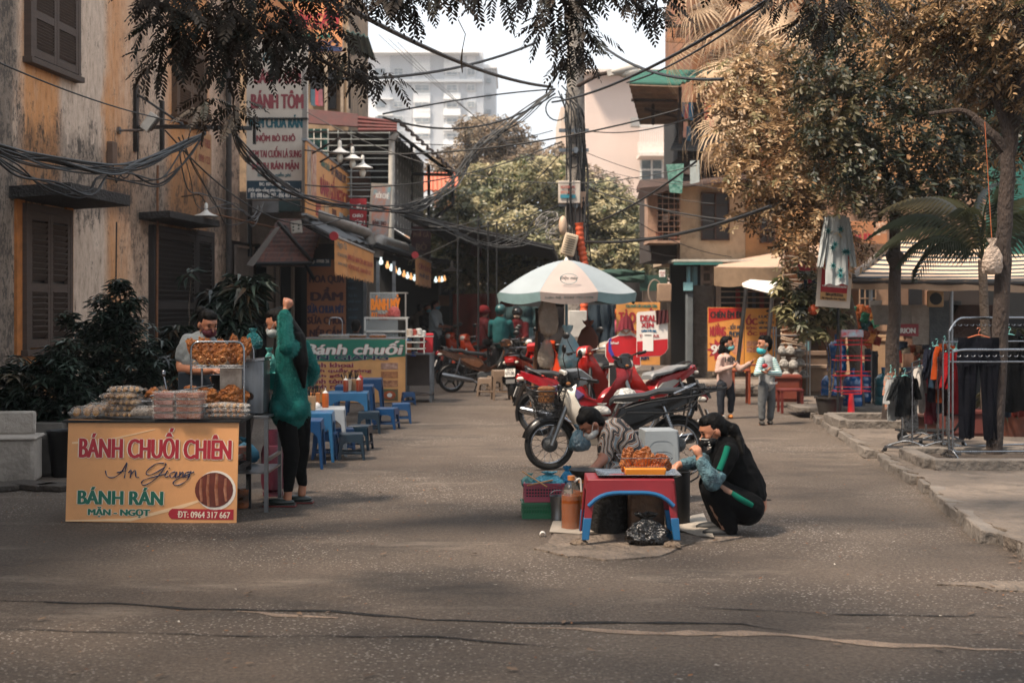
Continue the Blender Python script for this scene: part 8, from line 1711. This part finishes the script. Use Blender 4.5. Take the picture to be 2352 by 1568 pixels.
p.hair([(q(1664,972,.0),q(1684,985,.0),.03,.035),(q(1684,985,0),q(1698,1012,0),.045,.035),(q(1698,1012,-.05),q(1706,1040,-.12),.036,.01)]);MB().tube([g(-.02+.1*math.cos(a/5),.085*math.cos(a/5)*0+.08*math.sin(a/5),.08-.0*a+.02*math.cos(a/5)) for a in range(0,16)],.004,6).build('hair_band',WHITEP,p.e)
for (x,y,d0) in ((1652,1230,-.14),(1636,1224,.1)):c=q(x,y,d0);MB().ell((c[0],d0,.035),(.12,.045,.035),14).box((c[0]+.01,d0,.012),(.24,.085,.022)).build('shoe',mat('#17191b',.6),p.e,bev=.004)
# --- two children
def child(lb,px,z,hc,f,sh,hip,knees,ank,arms,mS,mP,mSl,maskm,low,hairx,sc,shoem):
 p=Person(lb,px,z);q=p.q;fr=p.face(q(*hc),f,sc);nx=(hc[0]+sh[0])/2;pr=list(fr)+limbp((q(hc[0],hc[1]+10),.035),(q(sh[0],sh[1]-4),.04))+limbp((q(*sh),.085),(q(*hip),.085))
 tr,sl=[],[]
 for k,a,d0 in zip(knees,ank,(-.05,.06)):pr+=limbp((q(hip[0]+(k[0]-hip[0])*.5,hip[1]+4,d0),.06),(q(*k,d0),.042),(q(*a,d0),.027))+[(q(a[0]-1,z0c,d0),(.035,.08,.022),None)];tr+=limbp((q(hip[0]+(k[0]-hip[0])*.6,hip[1]+2,d0),.078),(q(*k,d0),.056),(q(a[0],a[1]-3,d0),.046))
 for sx_,(s0,el,w_,hd,n) in zip((1,-1),arms):pr+=limbp((q(*s0),.035),(q(*el),.028),(q(*w_),.02))+hand(q(*w_),hd,n,sc*.85,.4,sx_);sl+=limbp((q(*s0),.05),(q(*el),.042),(q(*w_),.03))
 blob('body',SKIN,p.e,pr,.007,2);tor=limbp((q(sh[0],sh[1]-8),.05),(q(sh[0],sh[1]+4),.105),(q((sh[0]+hip[0])/2,(sh[1]+hip[1])/2),.108),(q(hip[0],hip[1]-3),.108));blob('shirt',mS,p.e,tor+(sl if mSl is None else []),.011,3,.02,.08)
 if mSl:
  for i in (0,2):blob('sleeve',mSl,p.e,sl[i:i+2],.009,3)
 blob('trousers',mP,p.e,tr,.011,3,.015,.06);p.mask(maskm,low);p.hair(hairx(q,p.hg),.008)
 for a,d0 in zip(ank,(-.05,.06)):c=q(a[0]-1,900,d0);MB().ell((c[0],d0-.03,.03),(.04,.085,.032),12).build('shoe',shoem,p.e)
 return p
z0c=958
mm=mat('#6fb0b4',.8)
p1=child('girl with a black bob, teal mask and pale pink sweatshirt gesturing to the boy',1672,20.0,(1670,790,0),(.95,-.3,0),(1664,822,0),(1664,880,0),((1655,915),(1680,915)),((1656,950),(1678,945)),(((1655,822,-.08),(1648,852,-.12),(1682,842,-.2),(.8,-.2,.5),(0,0,1)),((1676,824,.06),(1700,848,-.02),(1722,834,-.1),(.8,-.1,.5),(0,0,1))),mat('#b99d92',.9,bump=.1),mat('#161d28',.8,var=.3),None,mm,0,lambda q,g:[(g(-.03,0,-.06),(.09,.075,.08),None),(g(-.05,.0,-.11),(.085,.06,.05),None)],.95,mat('#b8702c',.7))
letters(p1.e,[('HER',-.06,.80,.15,.07,INK,.004)],y=-.128)
z0c=974
def strp():
 m=bpy.data.materials.new('striped_sleeve');m.use_nodes=True;t=m.node_tree;b=t.nodes['Principled BSDF'];tc=nd(t,'ShaderNodeTexCoord');wv=nd(t,'ShaderNodeTexWave');wv.bands_direction='Z';wv.inputs['Scale'].default_value=11
 t.links.new(tc.outputs['Object'],wv.inputs[0]);r=nd(t,'ShaderNodeValToRGB');r.color_ramp.interpolation='CONSTANT';r.color_ramp.elements[1].position=.5;r.color_ramp.elements[0].color=(*lin('#4b8f94'),1);r.color_ramp.elements[1].color=(*lin('#c9ccc8'),1);t.links.new(wv.outputs[0],r.inputs[0]);t.links.new(r.outputs[0],b.inputs['Base Color']);return m
p2=child('boy in a grey shirt with blue striped sleeves and a turquoise mask below his chin',1760,19.0,(1756,790,0),(-.95,-.25,0),(1762,826,0),(1761,884,0),((1750,925),(1772,925)),((1750,962),(1769,962)),(((1748,828,-.08),(1738,858,-.14),(1756,852,-.25),(.6,-.4,.2),(0,0,1)),((1776,828,-.04),(1790,858,-.08),(1764,856,-.25),(-.8,-.3,.1),(0,0,1))),mat('#8f9192',.9,bump=.1),mat('#55585a',.85,var=.25),strp(),mat('#2f9fa8',.7),.035,lambda q,g:[(g(.0,0,.08),(.07,.06,.04),None)],1.0,mat('#2a2622',.7))
MB().ell(p2.q(1757,840,-.3),(.04,.02,.03),10).build('red_toy',mat('#a3242c',.4),p2.e);letters(p2.e,[('OLD NAVY',.02,.55,.1,.03,WHT,.002)],y=-.15)
# --- people further down the lane
def simple(lb,px,z,top,hip,mS,mP,f,helm=None,sc=1,sit=False,maskc=None):
 p=Person(lb,px,z);k=(p.g-top)/1.0;q=p.q;h=lambda zz:(0,0,zz);H=EH-(top-HY)*z/F;hz=H-.11;s=sc
 fr=p.face((0,0,hz),f,s,eye=False);hp=EH-(hip-HY)*z/F;fx_,fy_=f[0],f[1];sd=V((-fy_,fx_,0)).normalized()*.18;fw=V((fx_,fy_,0))
 pr=list(fr)+limbp((h(hz-.08),.045),(h(hz-.18),.05))+limbp((h(hz-.28),.11),(h(hp),.12));cl=limbp((h(hz-.15),.07),(h(hz-.25),.16),(h(hp),.16));tr=[]
 for k_ in (1,-1):
  a=V(h(hz-.23))+sd*k_;b=a+V((0,0,-.25))+fw*.1+sd*.2*k_;c=b+fw*.22+V((0,0,-.02));pr+=limbp((a,.045),(b,.04),(c,.028))+hand(c,fw,(0,0,-1),s,.8,k_);cl+=limbp((a,.07),(b,.06))+([] if 'T-shirt' in lb else limbp((b,.055),(c,.04)))
  hh=V(h(hp))+sd*.5*k_;kn=hh+(fw*.38 if sit else fw*.03)+V((0,0,0 if sit else -.42));an=V((kn.x,kn.y,.08));tr+=limbp((hh,.09),(kn,.065),(an,.045));pr+=limbp((hh,.08),(kn,.05),(an,.035),(an+fw*.12-V((0,0,.04)),.03))
 blob('body',SKIND,p.e,pr,.012,2);blob('shirt',mS,p.e,cl,.016,3,.02,.1);blob('trousers',mP,p.e,tr,.016,3)
 if helm:g=p.hg;blob('helmet',helm,p.e,[(g(-.01,0,.035),(.115,.13,.11),p.he)],.012,2);MB().ell(g(.1,0,.02),(.07,.05,.012),12,p.he).build('helmet_peak',helm,p.e)
 else:p.hair(vox=.012)
 if maskc:p.mask(maskc,0,False)
 return p
DK=mat('#101114',.9,var=.3,spec=.15)
simple('man in a light grey T-shirt standing at the dark counter, seen from the side',1000,33,690,765,mat('#8e979a',.9),mat('#3a4148',.9),(.95,-.2,0),maskc=mat('#3f7f8f',.8))
simple('person in a brown shirt turned away at the shaded counter',964,35,698,770,mat('#6a5c50',.9),DK,(.1,1,0));simple('dark-clothed person with a teal mask beside the man at the counter',982,34.5,698,770,DK,DK,(.6,-.8,0),maskc=mat('#3f7f8f',.8))
simple('rider in a teal jacket and teal helmet seen from behind on a parked motorbike',1150,28,702,782,mat('#1d4a4c',.9,var=.2,spec=.15),DK,(.15,.98,0),mat('#1a4648',.4),sit=True)  # riders' jacket and helmet colours darkened to stand for shade
simple('rider in red jacket, black helmet and pale mask facing the teal rider',1188,29.5,708,784,mat('#4a1216',.9,spec=.15),DK,(-.25,-.95,0),mat('#17181a',.3),sit=True,maskc=mat('#b8a08c',.8))
simple('person in a red headscarf and red coat next to the teal rider',1112,29,704,784,mat('#3c1014',.9,spec=.15),DK,(.9,.2,0),mat('#5a1418',.9,spec=.15),sit=True)
simple('distant person in a pink shirt and orange hat beyond the tarpaulin',1408,33,712,770,mat('#a84a5a',.85),DK,(-.9,-.3,0),mat('#c8642c',.8),maskc=WHITEP)
simple('dark-haired stallholder sitting behind the banana-cake counter',818,24.4,735,800,mat('#2a2626',.9),DK,(.1,.98,0))
# ================================================================ clothes rails and shop goods on the pavement
PV=.09
def pv(x,y):
 z=F*(EH-PV)/(y-HY);return V(((x-CX)*z/F,z,PV))
def rail(lb,x,y,rz,L,h,lvl2=None,up=.0):
 e=T('clothes_rail',lb,'clothes rail',pv(x,y),rz);
 for s_ in (-1,1):
  mb=MB();mb.tube(rbend([(s_*L/2,-.25,.0),(s_*L/2,-.2,.06),(s_*L/2,0,.13),(s_*L/2,.2,.06),(s_*L/2,.25,.0)],.08),.011,8).tube([(s_*L/2,-.05,.1),(s_*L/2,-.05,h)],.011,8).tube([(s_*L/2,.05,.1),(s_*L/2,.05,h-.1)],.009,8).box((s_*L/2,0,.05),(.04,.45,.025)).build('end_frame',CHROME,e)
  for y in (-.22,.22):MB().ell((s_*L/2,y,.025),(.022,.022,.025),10).build('castor',BLACKP,e)
 mb=MB().tube(rbend([(-L/2,-.05,h-.02),(-L/2+.1,-.05,h+up),(L/2-.1,-.05,h+up),(L/2,-.05,h-.02)],.1),.012,8);MB().tube([(-L/2,.05,h-.12),(L/2,.05,h-.12)],.008,8).build('lower_rail',CHROME,e);MB().tube([(-L/2,0,.1),(L/2,0,.1)],.009,8).build('stretcher',CHROME,e)
 for i in range(int(L/.07)):x_=-L/2+.06+i*.07;mb.tube([(x_+.022*math.cos(a/2),-.05,h-.045+up*.9+.022*math.sin(a/2)) for a in range(7,13)],.004,5)
 mb.build('top_rail',CHROME,e);return e
rail('chrome clothes rail with baby clothes, end turned towards the street',2100,1028,66,1.0,.92);rail('tall chrome clothes rail hung with red and navy garments, behind the leaning tree',2285,1045,18,1.15,1.26,up=.12);rail('low chrome clothes rail carrying the long navy trousers',2330,1060,3,1.25,1.08);rail('chrome clothes rail standing between baby clothes and red coats',2165,1030,74,.9,1.08)
def hanger(e,w_,m):
 MB().tube(rbend([(-w_/2,0,-.05),(0,0,.0),(w_/2,0,-.05)],.03),.006,6).tube(rbend([(0,0,0),(0,0,.03),(.02,0,.05),(0,0,.07),(-.02,0,.055)],.015),.003,5).build('hanger',m,e)
def garment(lb,x,y,z,w_,h,m,kind='top',rz=0,hm=None,cat='garment',sl=.6,extra=None):
 e=T('hung_'+('trousers' if kind=='legs' else 'shirt'),lb,cat,P(x,y,z),rz);hanger(e,w_*.8,hm or mat('#6fb0aa',.4));r=random.Random(int(x*7+y));ph=r.uniform(0,6)
 def cloth(mb,x0a,x0b,x1a,x1b,z0_,z1_,th=.035):
  for s_ in (-1,1):
   def f(u,v):
    xa=x0a+(x1a-x0a)*v;xb=x0b+(x1b-x0b)*v;x_=xa+(xb-xa)*u;return (x_,s_*th*math.sin(math.pi*u)**.5*(.6+.4*v)+.014*math.sin(u*9+v*5+ph)+.01*math.sin(u*21+ph*2),z0_+(z1_-z0_)*v+.012*math.sin(u*12+ph)*v)
   mb.grid(f,14,10)
 mb=MB()
 if kind=='legs':
  cloth(mb,-w_/2,w_/2,-w_*.52,w_*.52,-.03,-h*.3);cloth(mb,-w_*.52,.0,-w_*.46,-w_*.12,-h*.28,-h);cloth(mb,.0,w_*.52,w_*.14,w_*.46,-h*.28,-h*1.01)
 else:
  cloth(mb,-w_*.38,w_*.38,-w_*.46,w_*.46,-.015,-h);cloth(mb,-w_*.5,-w_*.22,-w_*.78,-w_*.52,-.04,-h*sl,.03);cloth(mb,w_*.22,w_*.5,w_*.52,w_*.78,-.04,-h*sl,.03)
 mb.build('cloth',m,e);return e
cm=lambda c,**k:mat(c,.95,var=.3,sc=7,bump=.15,spec=.1,**k)
for a in (('long navy trousers hanging on the low rail from a peach hanger',2248,768,14.0,.42,1.02,cm('#090b13'),'legs',4,mat('#b8623c',.4)),('grey baby jacket hanging at the rail end on mint hangers',2078,860,14.6,.3,.42,cm('#17191b'),'top',30),('light grey knitted baby top beside the dark baby jacket',2056,862,14.9,.3,.46,cm('#8d8f8f'),'top',50),('white baby trousers dotted black below the grey jacket',2090,905,14.7,.2,.36,mat('#a9a7a4',.9,col2='#2a2a2c',sc=40),'legs',35),('teal and orange striped child shirt on the baby rail',2046,852,15.2,.26,.4,mat('#2d6a6a',.9,col2='#b9643c',sc=12,stretch=(1,1,6)),'top',60),
('bright red shirt hanging from the tall rail',2196,800,14.6,.34,.66,cm('#7c1016'),'top',40),('orange-brown coat beside the red shirt',2170,786,15.0,.34,.62,cm('#863614'),'top',45),('dark maroon dress deep on the tall rail',2142,800,15.4,.34,.8,cm('#4a1620'),'top',50),('navy jumper hung between maroon dress and orange coat',2152,792,15.1,.32,.6,cm('#171a26'),'top',30),('white and grey top half hidden by the rail posts',2112,838,15,.24,.5,cm('#a9a49e'),'top',60),('black jacket at the far end of the low rail',2318,766,14.6,.4,.8,cm('#08090b'),'top',10)):garment(*a)
for i,(x,z,c,k,lb) in enumerate(((2166,15.0,'#1c2c3a','top','slate blue'),(2182,14.8,'#2a1418','top','dark plum'),(2300,14.9,'#2b3440','legs','charcoal'),(2340,15.2,'#5a2018','top','rust'))):garment(f'{lb} garment squeezed among the clothes on the rails',x,796+i*3,z,.3,.7,cm(c),k,40)
# printed shirt hanging from the tree + trunk banner
e=garment('pale grey shirt printed with teal and black leaves hanging from the branches',1922,492,18.6,.34,.92,mat('#aab0b0',.9,var=.1),'top',0,mat('#2a6a4a',.5),sl=.75)
mb=MB();r=random.Random(3)
for i in range(9):
 cx_,cz_=r.uniform(-.13,.13),r.uniform(-.85,-.1);mb=MB()
 for k in range(7):a=k*.9+i;mb.prism([(cx_+.012*math.cos(a+1.5),cz_+.012*math.sin(a+1.5)),(cx_+.055*math.cos(a),cz_+.055*math.sin(a)),(cx_+.012*math.cos(a-1.5),cz_+.012*math.sin(a-1.5))],-.064,-.058)
 mb.build('leaf_print',mat('#24363c',.9,col2='#2f8f94',sc=3),e)
s=Sign('hanging_banner','red and cream hanging banner with a phone number behind the printed shirt','banner',1873,556,1952,706,19.2,mat('#c9bcae',.7,var=.12,grime=.2),.015);s.e.rotation_euler=(0,R(4),0)
s.rect(1882,560,1943,690,mat('#a8202a',.6,var=.15));s.rect(1882,672,1943,690,mat('#c99a62',.6),'colour_band',.004)
s.text([('DƯỠNG TRẮNG',1886,610,1940,620,mat('#c9a058'),.4),('SỰ KIỆN TIỆC',1890,630,1936,640,mat('#c9a058'),.4),('+ MỸ PHẨM CHUẨN AUTH',1884,652,1940,660,WHT,.3),('084.878.0266',1894,673,1934,680,INK,.3),('FB: Nguyễn Ánh Nguyệt',1886,682,1940,689,INK,.3)],y=-.012)
tag(MB().tube([(0,0,0),(0,0,2.3)],.02,8).build('banner_pole',DARKM),'thin dark pole holding the red and cream banner','pole',loc=V(((1925-CX)*19.3/F,19.3,PV)))
s=Sign('hanging_sign','small green and red hanging shop sign beside the red banner','sign',1832,600,1875,638,20.5,mat('#1d5a48',.6),.02);s.rect(1832,600,1875,622,RED);s.text([('0976 723',1836,626,1872,634,WHT,.4)])
for i,(x,c) in enumerate(((1846,'#20303a'),(1856,'#8a3a48'),(1864,'#1d3048'),(1872,'#2a4452'))):tag(sheet4('hung_garment',[(0,0,0),(.05,0,0),(.05,.01,-.3),(0,0,-.3)],cm(c),.01),('black','pink','navy','blue-grey')[i]+' cloth strip dangling below the small green sign','cloth',loc=P(x,640,20.6))
# kumquat-like shrub with orange fruit
zk=19.6;kb=V(((1905-CX)*zk/F,zk,PV))
KT=plant('shrub with broad dusty leaves and one orange fruit behind the blue bottles',kb,.2,.25,'#2a2420',[[P(1905,860,zk),P(1895,780,zk),P(1850,720,zk)],[P(1915,860,zk),P(1925,770,zk),P(1935,720,zk)],[P(1908,830,zk),P(1890,720,zk),P(1880,660,zk)]],
[(whorl(8,.16,.06,.7),blobinst([(1800,665,zk,.2,12),(1830,690,zk,.28,22),(1860,700,zk,.26,20),(1840,730,zk,.3,24),(1890,720,zk,.26,18),(1805,720,zk,.16,8),(1930,735,zk,.22,14),(1870,760,zk,.22,12),(1905,690,zk,.2,10),(1860,650,zk,.2,10)],rt,dr=.3,s0=.7,s1=1.1),LM_MID)])
MB().ell(P(1868,711,zk-.2)-kb,(.08,.08,.075),14).build('orange_fruit',mat('#b8481c',.5),KT.copy() if 0 else KT)
# blue water bottles
def waterjug(lb,p,s_=1,c='#1668a8'):
 e=T('water_bottle',lb,'water bottle',p,rnd.uniform(0,90),'blue water bottles');e.scale=(s_,)*3;m=mat(c,.15,var=.2,bump=.02,alpha=.94,spec=.8)
 MB().lathe((0,0,0),[(.125,0),(.135,.02),(.135,.1),(.127,.12),(.135,.14),(.135,.24),(.127,.26),(.135,.28),(.13,.35),(.08,.42),(.03,.44),(.03,.5)],26).build('bottle',m,e);MB().lathe((0,0,.49),[(.034,0),(.034,.03)],14).build('cap',mat('#1a4a7a',.5),e)
zb=20.8
for (x,y,z,lb) in ((1908,930,20.2,'blue water bottle at the kerb end of the row, on paving'),(1958,928,20.4,'blue water bottle behind the red wire stand'),(1922,0,20.6,'blue water bottle set on top of the two lower ones'),(2030,926,20.6,'teal water bottle between dark boards and tree trunk'),(1980,925,21.4,'blue water bottle tucked behind the red stand')):
 pz_=PV if y else PV+.48;waterjug(lb,V(((x-CX)*z/F,z,pz_+.06)),1.05,'#0f4f86' if 'teal' not in lb else '#17606c')
tag(MB().box((0,0,.03),(1.5,.8,.07)).build('stone_slab',CONC,bev=.01),'low stone slab under the blue water bottles','slab',loc=V(((1938-CX)*20.5/F,20.5,PV-.002)))
# red wire display stand
e=T('display_stand','red wire display stand on a round foot before the blue bottles','display stand',pv(1955,955));m=plastic('#a81c24');MB().lathe((0,0,0),[(.25,0),(.25,.03),(.05,.05),(.03,.3)],24).build('foot',m,e)
mb=MB()
for x in (-.14,.14):mb.tube([(x,0,.3),(x,0,1.15)],.01,6)
for zz in (.34,.55,.76,.97):mb.tube([(-.24,-.1,zz),(.24,-.1,zz),(.24,.1,zz),(-.24,.1,zz)],.006,6,closed=True).tube([(-.24,-.12,zz+.06),(.24,-.12,zz+.06)],.005,6)
mb.tube([(-.14,0,.3),(.14,0,.3)],.01,6).build('wire_shelf',m,e);MB().box((0,-.03,1.12),(.3,.1,.1)).build('packet',mat('#a83a40',.5,col2='#7fb0c0',sc=12),e,bev=.01)
for (x,y,w_,h,z,c,nm,lb) in ((1993,930,.09,.85,21.5,'#17202c','board','narrow dark board standing behind the bottles'),(2010,935,.08,.82,21.3,'#0f1216','board','black board next to the narrow dark one'),(1976,925,.12,.62,22,'#1f7f80','board','turquoise board behind the red stand'),(2008,870,.9,1.0,24,'#a98a6c','cabinet','cream shop cabinet behind the dark boards'),(1800,905,.5,.42,22.3,'#7a3320','stool','reddish wooden low table under the bags of bowls'),(2210,1000,.5,.3,16.5,'#5a241c','crate','dark red crate below the clothes rails'),(2120,900,.8,1.1,24.5,'#6e5040','cabinet','brown cabinet of snacks behind the knotted tree'),(2310,880,1.6,1.3,22,'#1e2022','stall','dark stall front behind the rails'),(1880,870,.6,.5,24,'#8a7460','box','beige crates behind the shrub trunk'),(1845,840,.9,.7,25,'#6f5a4a','counter','brown counter behind the red bucket'),(2190,870,1.2,.9,23,'#3a2e2a','counter','dark counter behind the baby clothes')):
 a=V(((x-CX)*z/F,z,.09));mb=MB().box((0,0,h/2),(w_,.3 if w_>.2 else .04,h));mb.box((0,-.16 if w_>.2 else -.03,h*.5),(w_*.86,.02,h*.8)).box((0,-.18 if w_>.2 else -.04,h*.92),(w_,.03,.04));tag(mb.build(nm,mat(c,.75,var=.35,sc=3,grime=.3),bev=.008),lb,nm,loc=a)
e=T('bucket','bright red plastic bucket with a pale handle by the wooden table','bucket',V(((1829-CX)*24/F,24,.09)));MB().lathe((0,0,0),[(.12,0),(.16,.27),(.175,.275),(.15,.26),(.11,.02)],22,cap=False).build('shell',plastic('#c01c24'),e);MB().tube([(.16*math.cos(a/4),-.12,.25-.15*math.sin(a/4)) for a in range(13)],.008,6).build('handle',WHITEP,e)
for i,(x,y,z) in enumerate(((1795,800,23.5),(1815,800,23.5),(1835,805,23.6),(1800,830,23.4),(1822,832,23.4),(1838,828,23.6),(1806,858,23.3),(1828,860,23.4),(1795,860,23.6),(1845,855,23.8))):
 bag('clear bag of white foam bowls, '+('top shelf end','top shelf middle','top shelf by the shrub','middle shelf end','middle shelf centre','middle shelf by the shrub','bottom shelf front','bottom shelf behind','bottom shelf end','bottom shelf by the shrub')[i],P(x,y+14,z),.16,.17,mat('#b9b4ac',.3,bump=.5,alpha=.9),70+i)
e=T('wire_shelf','metal shelf rack of foam bowls beside the boy','shelf',V(((1818-CX)*23.6/F,23.6,.09)));mb=MB()
for x in (-.28,.28):mb.tube([(x,-.12,0),(x,-.12,1.15)],.012,6).tube([(x,.12,0),(x,.12,1.15)],.012,6)
for zz in (.32,.53,.75,1.0):mb.box((0,0,zz),(.56,.26,.012))
mb.build('frame',STEEL,e)
for (x,y,w_,c,lb) in ((1700,898,.3,'#8a3c20','orange-brown wooden stool between the two children'),(1735,880,.3,'#7c3820','orange-brown wooden table behind the boy'),(1815,918,.35,'#6a2018','dark red wooden stool beneath the bowl shelf')):
 z=F*(EH-.06)/(y-HY+22);e=T('wooden_stool',lb,'stool',V(((x-CX)*z/F,z,.0)));h=.55 if y<900 else .35;MB().box((0,0,h),(w_,w_,.03)).build('seat',mat(c,.6,var=.3),e,bev=.005)
 for sx_ in (-1,1):
  for sy in (-1,1):MB().box((sx_*w_*.42,sy*w_*.42,h/2),(.035,.035,h-.03)).build('leg',mat(c,.6,var=.3),e)
  # snack packets in hanging strips
r=random.Random(9)
for i in range(34):
 x=1957+(i%6)*11+r.uniform(-5,5);y=715+(i//6)*17+r.uniform(-6,6);c=r.choice(('#b8622a','#a85024','#1f7a5c','#c4803c','#8a3a20','#c9b8a0','#24606a','#a02c20'));o=pillow(MB(),.13,.16,.04,i);
 ob_=o.build('snack_packet',mat(c,.25,.2,var=.4,sc=9,bump=.3));ob_.rotation_euler=(R(78+r.uniform(-20,20)),R(r.uniform(-35,35)),R(r.uniform(-30,30)));ob_['label']=('crinkled snack packet in the hanging strips beside the trunk, '+('top row','second row','third row','fourth row','fifth row','bottom row')[i//6]);ob_['category']='snack packet';ob_['group']='hanging snack packets '+('top row','second row','third row','fourth row','fifth row','bottom row')[i//6];ob_.location=P(x,y,21.8+r.uniform(-.1,.1))
s=Sign('shop_sign','dark red snack sign with white capitals behind the knotted tree','sign',2042,744,2110,772,21,mat('#8a1820',.5,var=.2),.05);s.text([('ORION',2056,753,2102,765,WHT,.8)])
for i in range(30):
 x,y=r.uniform(2045,2200),r.uniform(785,880);c=r.choice(('#b06a34','#8a2c24','#c4a080','#3f6a6c','#a8481c','#d0c0a8','#2a3a50'));m_=MB().box((0,0,0),(r.uniform(.1,.2),.08,r.uniform(.1,.2))).box((0,-.045,0),(.06,.01,.06));ob_=m_.build('goods_packet',mat(c,.4,var=.3,sc=9),bev=.01);ob_.location=P(x,y,22.4);ob_['label']='colourful packet on the shaded shop counter behind the rails';ob_['category']='packet';ob_['group']='packets on the shop counter'
for (x,y,c,w_,h,lb) in ((2010,690,'#c8c4bc',.2,.1,'white tub above the hanging packets'),(2090,700,'#9a9288',1.2,.3,'grey plastic sheet hung behind the trunk'),(2170,690,'#5f6466',.5,.9,'grey coat hanging under the striped awning'),(2130,700,'#a89c90',.5,.6,'pale cloth hanging under the striped awning'),(2245,700,'#4a3a34',.8,.5,'brown picture board in the shaded stall'),(2275,780,'#8f8a80',.5,.3,'pale notice on the shaded stall front')):
 tag(sheet4('hung_cloth',[(-w_/2,0,0),(w_/2,0,0),(w_/2*.9,.05,-h),(-w_/2*.9,0,-h)],cm(c),.02),lb,'cloth' if 'cloth' in lb or 'coat' in lb or 'sheet' in lb else 'board',loc=P(x,y,21.5))
e=T('fan_box','square beige wall fan hanging under the striped awning edge','fan',P(2148,686,20.8));MB().box((0,0,0),(.24,.06,.24)).build('casing',mat('#b5946c',.6),e,bev=.02);MB().lathe((0,-.035,0),[(.09,0),(.09,.01),(.02,.02)],16,'Y').build('grille',DARKM,e)
bag('stained white plastic bag hanging on a string from the leaning tree',P(2278,630,14.0),.2,.34,mat('#b9a594',.4,var=.3,alpha=.9,bump=.5),91);cable('string','thin orange string holding the stained white bag',P(2262,280,14.0),P(2278,550,14.0),0,.004,4,m=mat('#a85a30',.7))
z5=16.5
plant('leafy ground plants behind the rails, mixed green and brown',V(((2330-CX)*z5/F,z5,PV)),.3,.3,'#6a3a2a',[[P(2330,900,z5),P(2330,850,z5)]],[(WH2,blobinst([(2320,900,z5,.35,22),(2345,860,z5,.3,18),(2330,800,z5,.25,12),(2300,930,z5,.25,14)],rt,dr=.2,s0=.6,s1=1),LM_GREEN)])
tag(MB().box((0,0,.1),(1.6,.35,.2)).box((0,0,.22),(1.7,.45,.04)).build('planter',mat('#4a2c22',.8,var=.3,grime=.4),bev=.01),'long brown planter box under the rails','planter',loc=V(((2240-CX)*16.8/F,16.8,PV)))
e=T('shopping_trolley','folded dark wheeled trolley on the ground beneath the clothes rails','trolley',pv(2130,1015));mb=MB().tube(rbend([(-.3,0,.12),(.3,0,.12),(.4,0,.3)],.05),.014,6).tube([(-.3,.2,.12),(.3,.2,.12)],.012,6);
for i in range(5):mb.tube([(-.3+i*.15,0,.12),(-.3+i*.15,.2,.12)],.008,5)
mb.build('frame',DARKM,e)
for x in (-.28,.1):MB().lathe((x,-.03,.06),[(.06,-.015),(.06,.015)],16,'Y').build('wheel',BLACKP,e)
# ---- thin haze that pales the far blocks
hz=MB().box((0,200,39),(420,420,82)).build('haze',bpy.data.materials.new('haze_air'),smooth=False);hz['kind']='stuff'
m=hz.data.materials[0];m.use_nodes=True;t=m.node_tree;t.nodes.remove(t.nodes['Principled BSDF']);pv_=nd(t,'ShaderNodeVolumePrincipled');pv_.inputs['Color'].default_value=(.93,.96,1,1);pv_.inputs['Density'].default_value=.0006;pv_.inputs['Anisotropy'].default_value=.2
t.links.new(pv_.outputs[0],t.nodes['Material Output'].inputs['Volume'])
